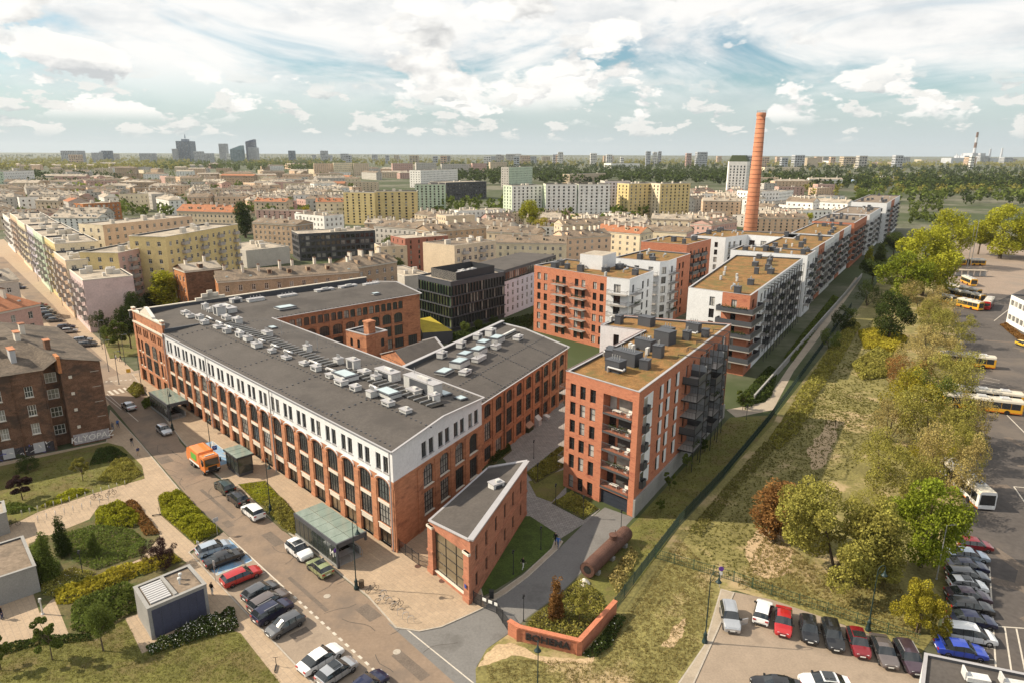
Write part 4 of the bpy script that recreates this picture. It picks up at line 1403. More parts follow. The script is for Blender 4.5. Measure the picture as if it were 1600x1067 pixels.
def planter_mesh(w, seed):
 """a row of balcony plants: small leaf faces"""
 key = (round(w, 1), seed)
 if key not in PLANT:
  rng = np.random.default_rng(seed)
  b = MB()
  for _ in range(int(40 * w)):
   c = Vector((rng.uniform(-w / 2, w / 2), rng.normal(0, .12), abs(rng.normal(.15, .22))))
   d1 = Vector(rng.normal(0, 1, 3)).normalized() * .12
   d2 = Vector(rng.normal(0, 1, 3)).normalized() * .12
   b.quad(c - d1, c + d2, c + d1, c - d2)
  PLANT[key] = b.mesh('planter_leaves', leaf_mat('balcony_leaves', (.06, .085, .025)))
 return PLANT[key]

def balcony(B, p0, p1, u, z, w, dep=1.4, style='bars', plant=None, label=None):
 o = put('balcony', balcony_mesh(w, dep, style), B.root, mx=edge_mx(p0, p1, u, z))
 if plant:
  put('planter', planter_mesh(w * .8, plant), o, (0, -dep + .15, .55))['kind'] = 'stuff'
 return o

def roof_plant(B, cs, z, rng, big=True):
 """anthracite vent stacks, white air units and silver pipes on a sedum roof"""
 for (c, ux, l, w, h, kind) in cs:
  b = MB()
  if kind == 'stack':
   b.obox(c, ux, l, w, z - .4, z + h, 0)
   b.obox(c, ux, l + .14, w + .14, z + h, z + h + .1, 0)
   nm = 'roof_stack'
   n = int(l / .6)
   if rng.random() < .6:
    for i in range(max(2, n)):
     k = (i + .5) / max(2, n) - .5
     p = (c[0] + ux[0] * l * k * .7, c[1] + ux[1] * l * k * .7)
     b.tube((*p, z + h), (*p, z + h + .8), .07, n=6, m=1)
  elif kind == 'unit':
   b.obox(c, ux, l, w, z - .25, z + h, 2)
   b.obox((c[0] - ux[1] * w * .51, c[1] + ux[0] * w * .51), ux, l * .6, .03, z + .1, z + h - .15, 0)
   nm = 'air_unit'
  elif kind == 'pipe':
   uy = (-ux[1], ux[0])
   a = Vector((c[0] - ux[0] * l / 2, c[1] - ux[1] * l / 2, z + .45))
   e = Vector((c[0] + ux[0] * l / 2, c[1] + ux[1] * l / 2, z + .45))
   b.tube(a, e, w / 2, n=10, m=1)
   b.tube(e, e + Vector((uy[0] * w * 1.2, uy[1] * w * 1.2, .2)), w / 2, n=10, m=1)
   b.tube(a, a + Vector((0, 0, -.9)), w / 2, n=10, m=1)
   nm = 'duct'
  elif kind == 'white':
   b.obox(c, ux, l, w, z - .4, z + h, 3)
   b.obox(c, ux, l + .1, w + .1, z + h, z + h + .12, 0)
   nm = 'roof_house'
  B.part(nm, b, [M_ANTH, M_STEEL, M_VENT, M_WHITE])

def scatter_plant(B, poly, z, n, seed, big=1.0, ux=None):
 rng = random.Random(seed)
 xs = [p[0] for p in poly]
 ys = [p[1] for p in poly]
 ins = inset(ccw(poly), 2.0)
 done = []

 def inside(p):
  c = False
  for i in range(len(ins)):
   (x1, y1), (x2, y2) = ins[i], ins[i - 1]
   if (y1 > p[1]) != (y2 > p[1]) and p[0] < (x2 - x1) * (p[1] - y1) / (y2 - y1) + x1:
    c = not c
  return c
 tries = 0
 while len(done) < n and tries < 900:
  tries += 1
  p = (rng.uniform(min(xs), max(xs)), rng.uniform(min(ys), max(ys)))
  if not inside(p) or any(math.dist(p, q[0]) < 2.7 * big for q in done):
   continue
  k = rng.choice(('stack', 'stack', 'stack', 'stack', 'unit', 'unit', 'pipe'))
  l, w, h = {'stack': (rng.uniform(1.2, 3.2), rng.uniform(1.0, 1.6), rng.uniform(.8, 1.5)), 'unit': (1.0, .45, .8), 'pipe': (rng.uniform(2, 3.5), .45, 0)}[k]
  done.append((p, ux or WD, l * big, w * big, h, k))
 roof_plant(B, done, z, rng)

def floor_rows(n, z0, pitch, h, **kw):
 return [dict(z=z0 + i * pitch, h=h, **kw) for i in range(n)]

def build_block_a():
 fr, br, x1, x2, nt_, fl = (17.4, 87.2), (41.9, 126.0), (22.4, 132.6), (16.8, 125.0), (24.2, 121.0), (8.1, 96.6)
 B = Building('apartment_block', 'nearest red brick apartment block with sedum roof and steel balcony cages', 'apartment block', None, (*fr, 0))
 H = 19.0
 gl = M_GLASS_W
 # front facing the gate drive
 L = math.dist(fl, fr)
 cols = [1.5, 3.35, 5.25]
 rz = [15.2, 12.35, 9.5, 6.65, 3.6]
 b = B
 wz = dict(w=1.05, cols=1, rws=2, glass=gl, rec=.2)
 uL = 6.6
 B.facade(fl, fr, 0, H, M_BRICK_N, [dict(z=z, h=2.05 if z > 4 else 2.3, us=cols, **wz) for z in rz] + [dict(z=.3, h=2.2, us=cols, **wz)], u0=0, u1=uL)
 # loggia stack on the right half
 la, lb = 7.15, 12.2
 w = B.wall(M_BRICK_N)
 e = edge_mx(fl, fr, 0, 0)
 V = lambda u, z, y=0.0: tuple(e @ Vector((u, y, z)))
 w.quad(V(uL, 0), V(la, 0), V(la, H), V(uL, H))
 w.quad(V(lb, 0), V(L, 0), V(L, H), V(lb, H))
 zs = 0.0
 openings = [(0.0, 2.4, 0.5)] + [(z - .75, z + 2.05, 1.7) for z in reversed(rz)]
 for z0, z1, dp in openings:
  w.quad(V(la, zs), V(lb, zs), V(lb, z0), V(la, z0)) if z0 > zs + .01 else None
  w.quad(V(la, z0), V(la, z0, dp), V(la, z1, dp), V(la, z1))
  w.quad(V(lb, z0, dp), V(lb, z0), V(lb, z1), V(lb, z1, dp))
  w.quad(V(la, z1), V(la, z1, dp), V(lb, z1, dp), V(lb, z1))
  if z0 > 0:
   w.quad(V(la, z0, dp), V(la, z0), V(lb, z0), V(lb, z0, dp))
  zs = z1
 w.quad(V(la, zs), V(lb, zs), V(lb, H), V(la, H))
 g = MB()
 g.box(la, lb, .4, .5, 0, 2.4)
 for k in range(1, 4):
  g.box(la + .05, lb - .05, .36, .41, k * .6 - .03, k * .6 + .03)
 put('garage_door', g.mesh('garage_door', mat('garage_door', (.03, .036, .05), .5)), B.root, mx=e)
 for i, z in enumerate(rz):
  k = MB()
  z0 = z - .75
  k.box(la, lb, 1.65, 1.75, z0, z0 + 2.8, 0)
  k.box(la + .1, la + 1.2, 1.55, 1.65, z0 + .05, z0 + 2.4, 1)
  k.box(la + 1.7, lb - 1.0, 1.55, 1.65, z0 + .05, z0 + 2.5, 2)
  k.box(lb - .8, lb - .1, 1.55, 1.65, z0 + .05, z0 + 2.5, 0)
  o = put('loggia', k.mesh('loggia', [M_BRICK_N, M_GLASS_W, M_GLASS, M_WHITE]), B.root, mx=e)
  rl = MB()
  n = 22
  rl.box(la, lb, -.06, 0, z0 + 1.02, z0 + 1.08)
  rl.box(la, lb, -.08, .04, z0 - .28, z0 + .0)
  for q in range(n + 1):
   x = la + .03 + (lb - la - .06) * q / n
   rl.box(x - .02, x + .02, -.045, -.015, z0, z0 + 1.02)
  put('railing', rl.mesh('railing', M_RAIL), o)
  if i in (1, 3):
   put('planter', planter_mesh(3.8, 5 + i), o, ((la + lb) / 2, .5, z0 + .5))['kind'] = 'stuff'
  fu = MB()
  fu.box(la + 1.2, la + 2.6, .6, 1.2, z0 + .35, z0 + .42)
  for (x, y) in ((1.25, .65), (2.55, .65), (1.25, 1.15), (2.55, 1.15)):
   fu.box(la + x - .03, la + x + .03, y - .03, y + .03, z0, z0 + .35)
  fu.box(lb - 1.4, lb - .8, .6, 1.2, z0, z0 + .42)
  fu.box(lb - 1.4, lb - .8, 1.15, 1.25, z0 + .42, z0 + .85)
  put('garden_furniture', fu.mesh('garden_furniture', M_WFRAME), o)
 # long right side
 L = math.dist(fr, br)
 e = edge_mx(fr, br, 0, 0)
 pl = MB()
 pl.box(-.1, L, -.30, .0, 0, 2.75)
 put('plinth', pl.mesh('plinth', M_PLINTH), B.root, mx=e)
 rzs = [15.3, 12.45, 9.6, 6.75, 3.9]
 cs = [8.6, 11.6, 15.6]
 B.facade(fr, br, 0, H, M_BRICK_N, [dict(z=z, h=2.1, us=cs + [20.5, 24.0, 28.0, 31.5, 35.5, 40.8], w=1.15, cols=1, rws=1, glass=gl, rec=.2) for z in rzs])
 sh = MB()
 sh.box(0.05, .95, -.06, .02, -.05, 2.15)
 shm = sh.mesh('shutter', M_WHITE)
 pn = MB()
 pn.box(-1.7, 1.7, -.05, .0, -.2, 2.3, 0)
 pn.box(-1.7, -.5, -.07, -.05, -.2, 2.1, 1)
 pnm = pn.mesh('white_panel', [M_WHITE, M_GLASS])
 jl = MB()
 jl.box(-1.85, -.35, -.55, -.5, -.15, .95)
 jl.box(-1.85, -1.80, -.55, 0, -.15, .95)
 jl.box(-.40, -.35, -.55, 0, -.15, .95)
 jlm = jl.mesh('juliet_railing', M_RAIL)
 for z in rzs:
  for u in cs + [40.8]:
   put('shutter', shm, B.root, mx=edge_mx(fr, br, u, z))
  put('white_panel', pnm, B.root, mx=edge_mx(fr, br, 3.6, z))
  put('juliet_railing', jlm, B.root, mx=edge_mx(fr, br, 3.6, z))
 # steel balcony cages
 for k, (u, w_) in enumerate(((20.6, 4.4), (25.6, 4.2), (30.6, 4.2), (35.4, 4.0))):
  dep = 2.6 if k % 2 == 0 else 2.0
  fm = MB()
  for s in (-1, 1):
   fm.box(s * w_ / 2 - .05, s * w_ / 2 + .05, -dep - .05, -dep + .05, .1, 19.6)
   fm.box(s * w_ / 2 - .04, s * w_ / 2 + .04, -dep, 1.0, 19.5, 19.6)
   fm.box(s * w_ / 2 - .04, s * w_ / 2 + .04, 0.95, 1.03, 18.9, 19.55)
  fm.box(-w_ / 2, w_ / 2, -dep - .04, -dep + .04, 19.5, 19.6)
  for z in rzs:
   fm.box(-w_ / 2, w_ / 2, -dep - .06, -dep + .04, z - .5, z - .3)
   for s in (-1, 1):
    fm.box(s * w_ / 2 - .05, s * w_ / 2 + .05, -dep, 0, z - .5, z - .3)
  put('steel_frame', fm.mesh('steel_frame', M_BLACK), B.root, mx=edge_mx(fr, br, u, 0))
  for i, z in enumerate(rzs):
   balcony(B, fr, br, u, z - .3, w_ - .15, dep - .1, 'solid' if (i + k) % 3 == 0 else 'bars', plant=(k + 3 * i) if (i * 3 + k) % 4 == 0 else None)
   put('balcony_screen', screen_mesh(dep), B.root, mx=edge_mx(fr, br, u + w_ / 2, z - .3))
 # left side, notch, white annexe, back
 L = math.dist(nt_, fl)
 B.facade(nt_, fl, 0, H, M_BRICK_N, [dict(z=z, h=2.1, us=evenly(7, 2, L - 1), w=1.2, cols=2, rws=1, glass=gl) for z in [.8] + rzs[::-1]])
 for z in rzs:
  balcony(B, nt_, fl, L - 2.4, z - .3, 3.4, 1.5)
  balcony(B, nt_, fl, L - 9.5, z - .3, 3.4, 1.5)
 L = math.dist(x2, nt_)
 B.facade(x2, nt_, 0, H, M_WHITE, [dict(z=z, h=2.1, us=[3.2, 6.6], w=1.1, cols=2, rws=1, glass=gl) for z in [.8] + rzs[::-1]])
 B.facade(x1, x2, 0, H, M_WHITE, [dict(z=z, h=2.1, us=[2.4, 6.2], w=1.1, cols=2, rws=1, glass=gl) for z in [.8] + rzs[::-1]])
 B.facade(br, x1, 0, H, M_BRICK_N)
 poly = [fr, br, x1, x2, nt_, fl]
 flat_roof(B, poly, H, M_SEDUM, .35, .45, .45)
 rng = random.Random(3)
 W = WD
 c = lambda w_, n_: WN(w_, n_)
 F_ = (Q2, -Q2)
 roof_plant(B, [(c(8.0, -7.2), F_, 2.6, 1.9, 1.4, 'stack'), (c(12.4, -7.2), F_, 4.2, 2.2, 1.7, 'stack'), (c(11.5, -3.9), W, 1.4, 1.4, 1.1, 'stack'), (c(12.6, -10.2), W, 1.5, 1.3, 1.4, 'stack'),
     (c(15.2, -11.4), W, 1.2, 1.0, 1.0, 'stack'), (c(21.5, -8.0), F_, 3.2, 1.6, 1.4, 'stack'), (c(18.5, -4.5), W, 1.5, 1.5, 1.6, 'stack'), (c(27.0, -6.6), F_, 3.0, 2.4, 1.9, 'stack'),
     (c(30.5, -7.4), F_, 2.2, 1.4, 1.6, 'stack'), (c(31.5, -4.2), W, 1.5, 1.2, 1.2, 'stack'), (c(35.0, -2.0), W, 1.3, 1.1, 1.1, 'stack'), (c(37.5, -5.0), F_, 2.6, 1.3, 1.3, 'stack'),
     (c(37.0, -14.0), F_, 2.8, 1.8, 1.4, 'stack'), (c(35.5, -19.0), W, 1.6, 1.2, 1.3, 'stack'), (c(18.6, -6.4), W, .95, .45, .9, 'unit'), (c(20.0, -10.0), W, .95, .45, .8, 'unit'), (c(19.2, -9.2), W, .95, .45, .8, 'unit'),
     (c(35.3, -20.6), W, .95, .45, .9, 'unit'), (c(25.6, -8.9), W, .9, .45, .8, 'unit'), (c(33.8, -4.2), F_, 2.0, .35, .8, 'pipe'), (c(6.6, -6.6), F_, 2.8, .3, .6, 'pipe'), (c(13.8, -11.0), F_, 2.0, .4, .6, 'pipe')], H - .1, rng)
 B.finish({M_BRICK_N.name: 'brick_wall', M_WHITE.name: 'white_wall'})

SCR = {}

def screen_mesh(dep):
 if dep not in SCR:
  b = MB()
  b.box(-.03, .03, -dep + .1, -.05, 0, 2.1)
  SCR[dep] = b.mesh('balcony_screen', mat('screen_glass', (.24, .26, .28), .3, var=.1))
 return SCR[dep]

build_block_a()

def flats(name, label, poly, H, edges, roof=None, nplant=10, seed=1, plant_scale=1.0, parapet=.4, group=None):
 """apartment block: edges[i] describes the wall from poly[i] to poly[i+1]
 dict(m, cols, w, rows, h, balc=[(u, width, style)], bands=[(u0,u1,material)])"""
 B = Building(name, label, 'apartment block', group, (*poly[0], 0))
 k = len(poly)
 for i in range(k):
  e = edges[i] if i < len(edges) else None
  p0, p1 = poly[i], poly[(i + 1) % k]
  L = math.dist(p0, p1)
  if not e:
   B.facade(p0, p1, 0, H, M_WHITE)
   continue
  bands = e.get('bands') or [(0, L, e['m'])]
  for (a, c, m) in bands:
   c = min(c, L) if c > 0 else L
   us = [u for u in e.get('cols', []) if a < u < c]
   rows = [dict(z=z, h=e.get('h', 2.0), w=e.get('w', 1.3), us=us, cols=2, rws=1, glass=M_GLASS_W, rec=.18, skip=e.get('skip', False)) for z in e.get('rows', [])]
   B.facade(p0, p1, 0, H, m, rows, u0=a, u1=c)
  for (u, w, st) in e.get('balc', []):
   for j, z in enumerate(e['rows']):
    if j == 0 and e.get('no_ground', True):
     continue
    balcony(B, p0, p1, u, z - .25, w, e.get('dep', 1.5), st, plant=(seed + j) if (j * 7 + int(u)) % 5 == 0 else None)
 flat_roof(B, poly, H, roof or M_SEDUM, parapet, .4, .4)
 scatter_plant(B, poly, H - .1, nplant, seed, plant_scale)
 B.finish({M_BRICK_N.name: 'brick_wall', M_WHITE.name: 'white_wall'})
 return B

FL = [1.0 + i * 2.9 for i in range(6)]
# block behind the right wing: orange brick front, white corner
bp = [(6.3, 193.6), (24.6, 174.4), (30.0, 171.0), (38.8, 184.6), (33.0, 193.5), (16.5, 206.0)]
BB = flats('apartment_block', 'orange brick apartment block with white corner and small balconies behind the factory wing', bp, 19.4, [
 dict(m=M_BRICK_N, cols=[2.0, 4.6, 9.2, 11.6, 16.2, 18.6, 22.6, 25.0], w=1.3, rows=FL, h=2.0, balc=[(10.4, 4.8, 'bars'), (17.4, 4.8, 'bars')]),
 dict(m=M_WHITE, cols=[3.0], w=1.9, rows=FL, h=2.2, balc=[(3.4, 5.4, 'bars')], dep=1.6),
 dict(m=M_WHITE, cols=[2.5, 9.0, 12.5], w=1.2, rows=FL, h=2.1, balc=[(2.4, 4.6, 'bars')], dep=1.6),
 dict(m=M_WHITE), dict(m=M_WHITE), dict(m=M_BRICK_N)], M_SEDUM, 13, 11)
# taller stair head with big ducts on it
_o = MB()
_c = (24.5, 193.0)
_o.obox(_c, WD, 9, 7, 19.0, 23.0, 0, 1)
BB.part('roof_house', _o, [M_WHITE, M_ROOF_P])

# second row behind: white tower with balconies, brick part
cp = [(31.0, 209.0), (44.0, 201.0), (47.0, 202.6), (57.5, 218.5), (45, 228)]
flats('apartment_block', 'white apartment tower with stacked corner balconies behind the orange brick block', cp, 19.4, [
 dict(m=M_WHITE, cols=[4, 8, 12.5], w=1.5, rows=FL, h=2.1, balc=[(12.6, 4.6, 'bars')]),
 dict(m=M_WHITE, cols=[1.7], w=1.8, rows=FL, h=2.1),
 dict(m=M_BRICK_N, bands=[(0, 6.5, M_WHITE), (6.5, 0, M_BRICK_N)], cols=[3, 9.5, 12.6], w=1.5, rows=FL, h=2.0, balc=[(3, 5.4, 'bars')]),
 dict(m=M_BRICK_N), dict(m=M_WHITE)], M_SEDUM, 7, 12)
dp = [(46.0, 243.5), (60.2, 234.5), (73.5, 252.0), (60, 262)]
flats('apartment_block', 'dark shaded brick block with black balconies left of the white corner block', dp, 20.2, [
 dict(m=M_BRICK_N, cols=[3, 7, 11, 14.5], w=1.2, rows=FL, h=1.9),
 dict(m=M_BRICK_N, cols=[4, 7, 11, 14.5, 18], w=1.4, rows=FL, h=2.1, balc=[(6, 5.5, 'solid'), (13, 5.5, 'solid')]),
 dict(m=M_BRICK_N), dict(m=M_BRICK_N)], M_SEDUM, 5, 13)
ep = [(70.5, 269.4), (82.0, 262.0), (93.5, 271.6), (108, 261.5), (116, 275), (88, 292)]
flats('apartment_block', 'white L-shaped apartment block in front of the tall brick chimney', ep, 19.6, [
 dict(m=M_WHITE, cols=[3.0, 7.0, 10.2], w=1.3, rows=FL, h=2.0),
 dict(m=M_WHITE, cols=[3.0, 6.2, 10.6], w=1.5, rows=FL, h=2.1, balc=[(4.6, 5, 'bars')]),
 dict(m=M_WHITE, cols=[2.0, 6.5, 11.5], w=2.2, rows=FL, h=2.0, balc=[(6, 7, 'bars')]),
 dict(m=M_WHITE), dict(m=M_WHITE), dict(m=M_WHITE)], M_SEDUM, 11, 14)

# ---- long row along the footpath
HC = 19.2
c0, c1 = WN(74.5, -4.0), WN(143.5, -5.4)
c2, c3 = (71.6, 217.5), (42.6, 161.6)
fu = [12 + 4.0 * i for i in range(14)]
BC = flats('apartment_block', 'long white apartment block with orange sedum roof and wrap-around brick corner terraces', [c3, c0, c1, c2], HC, [
 dict(m=M_WHITE, bands=[(0, 8.6, M_WHITE), (8.6, 0, M_BRICK_N)], cols=[6.2, 11.5], w=1.3, rows=FL, h=2.2),
 dict(m=M_WHITE, bands=[(0, 7.5, M_BRICK_N), (7.5, 14, M_WHITE), (14, 26, M_WHITE), (26, 0, M_WHITE)], cols=[3.5] + fu, w=2.0, rows=FL, h=2.2,
  balc=[(u, 2.9, ('bars', 'solid', 'bars', 'pale')[i_ % 4]) for i_, u in enumerate(fu[1:-1])], dep=1.5),
 dict(m=M_WHITE), dict(m=M_WHITE, cols=evenly(10, 4, 58), w=1.3, rows=FL, h=2.0)], M_SEDUM, 17, 15)
# corner terraces of that block
T = BC
for i, z in enumerate(FL[1:]):
 b = MB()
 dv = Vector((c0[0] - c3[0], c0[1] - c3[1])).normalized()
 wv = Vector(WD)
 A = Vector(c3[:2]) + dv * 8.2
 nv, mv = Vector((dv.y, -dv.x)), Vector((wv.y, -wv.x))
 C0 = Vector(c0)
 E_ = C0 + wv * 7.6
 outc = C0 + nv * 2.2 + mv * 1.6
 pts = [A, A + nv * 2.2, outc, E_ + mv * 1.6, E_, C0 + wv * .05 + Vector((-.01, .01))]
 b.prism([(p.x, p.y) for p in pts], z - .55, z - .25, 0, 0, True)
 for (p, q) in ((pts[0], pts[1]), (pts[1], pts[2]), (pts[2], pts[3]), (pts[3], pts[4])):
  d_ = (q - p)
  m_ = (p + q) / 2
  b.obox((m_.x, m_.y), (d_.normalized().x, d_.normalized().y), d_.length, .08, z - .25, z + .85, 1)
 T.part('terrace', b, [M_DECK, M_ANTH])
 if i in (4, 2):
  put('planter', planter_mesh(6, 30 + i), T.root, (*((pts[1] + pts[2]) / 2), z + .7), math.atan2(dv.y, dv.x))['kind'] = 'stuff'
# steel cage on the long side
G = BC
for k, u in enumerate(fu[1:-1]):
 fm = MB()
 for s in (-1.85, 1.85):
  fm.box(s - .05, s + .05, -1.62, -1.52, .1, HC - .6 if k % 3 else HC + .5)
 fm.box(-1.85, 1.85, -1.62, -1.52, HC - .7, HC - .6)
 for s in (-1.85, 1.85):
  fm.box(s - .04, s + .04, -1.58, 0, HC - .7, HC - .6)
 put('steel_frame', fm.mesh('steel_frame', M_BLACK), G.root, mx=edge_mx(c0, c1, u, 0))

row = [  # w0, w1, n, back depth, height, material, label
 (146.0, 160.0, -4.5, 24, 19.8, M_WHITE, 'second white block of the footpath row with orange sedum roof'),
 (160.5, 210.0, -6.0, 17, 19.6, M_WHITE, 'third white block of the footpath row, dark balconies along its side'),
 (211.5, 262.0, -6.5, 16, 19.8, M_WHITE, 'fourth white block of the footpath row with sedum roof and brick corner'),
 (263.0, 312.0, -5.5, 18, 20.6, M_BRICK_N, 'brick block with bare brown roof in the middle of the footpath row'),
 (313.5, 372.0, -4.5, 18, 21.0, M_WHITE, 'white block with rooftop clutter near the far end of the footpath row'),
 (374.0, 470.0, -2.0, 19, 23.5, M_WHITE, 'farthest tall white block of the footpath row against the trees')]
for i, (w0, w1, n, dpt, h, m, lab) in enumerate(row):
 poly = [WN(w0, n - dpt), WN(w0, n), WN(w1, n), WN(w1, n - dpt)]
 L = w1 - w0
 us = evenly(int(L / 3.6), .6, L - .6)
 rz = [1.0 + j * 2.9 for j in range(int((h - 1.2) / 2.9))]
 flats('apartment_block', lab, poly, h, [
  dict(m=m, cols=evenly(int(dpt / 4), .5, dpt - .5), w=1.4, rows=rz, h=2.0, skip=i > 0),
  dict(m=m, bands=[(0, L * .3, m), (L * .3, L * .55, M_BRICK_N if i in (1, 2, 5) else m), (L * .55, 0, m)], cols=us, w=1.9, rows=rz, h=2.2, skip=i > 0,
   balc=[(u, 2.5, ('bars', 'solid', 'bars', 'bars', 'pale')[q_ % 5]) for q_, u in enumerate(us[::1 if i < 4 else 2])], dep=1.4),
  dict(m=m), dict(m=m)], M_SEDUM if i < 3 else M_ROOF_B, 10 if i < 3 else 12, 40 + i)

# ================================================================== old and far buildings
def wall_mat(name, c, var=.10):
 return mat('render_' + name, c, .9, var=var, scale=.25, fine=2.5, stain=tuple(x * .78 for x in c), stain_amt=.25, stain_scale=.12)

W_PINK = wall_mat('pink', (.60, .47, .45))
W_PEACH = wall_mat('peach', (.66, .47, .33))
W_YELL = wall_mat('yellow', (.62, .49, .24))
W_CREAM = wall_mat('cream', (.70, .60, .43))
W_SAND = wall_mat('sand', (.58, .47, .34))
W_BROWN = wall_mat('brown', (.40, .29, .20), .2)
W_GREY = wall_mat('grey', (.48, .45, .41))
W_WHITE = wall_mat('white', (.78, .76, .72))
W_GREEN = wall_mat('mint', (.52, .60, .46))
W_LILAC = wall_mat('lilac', (.58, .54, .60))
W_BLUE = wall_mat('blue', (.27, .38, .56))
W_ROSE = wall_mat('rose', (.52, .34, .29))
W_DARK = wall_mat('dark', (.07, .07, .075))
W_RED = wall_mat('brickred', (.30, .125, .09))

def pitched(B, poly, z, rise, m, gable_m, over=.35, hip=0.0, axis=0):
 """ridge roof over a four-cornered plan; axis 0: ridge runs along edge 0"""
 p = [Vector(q) for q in poly]
 if axis:
  p = p[1:] + p[:1]
 q = [Vector(v) for v in inset([(v.x, v.y) for v in p], -over)]
 a, c = (q[3] + q[0]) / 2, (q[1] + q[2]) / 2
 d = (c - a)
 a2, c2 = a + d * hip, c - d * hip
 r = MB()
 r.quad((*q[0], z), (*q[1], z), (*c2, z + rise), (*a2, z + rise))
 r.quad((*q[2], z), (*q[3], z), (*a2, z + rise), (*c2, z + rise))
 if hip:
  r.poly([(*q[1], z), (*q[2], z), (*c2, z + rise)])
  r.poly([(*q[3], z), (*q[0], z), (*a2, z + rise)])
 else:
  g = B.wall(gable_m)
  ai, ci = (p[3] + p[0]) / 2, (p[1] + p[2]) / 2
  g.poly([(*p[1], z), (*p[2], z), (*ci, z + rise - .05)])
  g.poly([(*p[3], z), (*p[0], z), (*ai, z + rise - .05)])
 r.poly([(*v, z) for v in reversed(q)])
 B.part('roof', r, m)
 return a2, c2

def chimneys(B, a, c, z, n, rng, m=None):
 for i in range(n):
  k = (i + .5 + rng.uniform(-.2, .2)) / n
  p = a + (c - a) * k
  d = (c - a).normalized()
  s = Vector((-d.y, d.x)) * rng.uniform(-1.6, 1.6)
  b = MB()
  l = rng.uniform(1.0, 2.2)
  h = rng.uniform(1.2, 2.0)
  b.obox((p.x + s.x, p.y + s.y), (-d.y, d.x), l, .7, z - 1.2, z + h, 0)
  b.obox((p.x + s.x, p.y + s.y), (-d.y, d.x), l + .15, .85, z + h, z + h + .12, 1)
  for j in range(int(l / .5)):
   e = (j + .5) / int(l / .5) - .5
   x = (p.x + s.x - d.y * l * e, p.y + s.y + d.x * l * e)
   b.box(x[0] - .1, x[0] + .1, x[1] - .1, x[1] + .1, z + h + .12, z + h + .35, 1)
  B.part('chimney', b, [m or M_CREAM, M_BRICK_D])

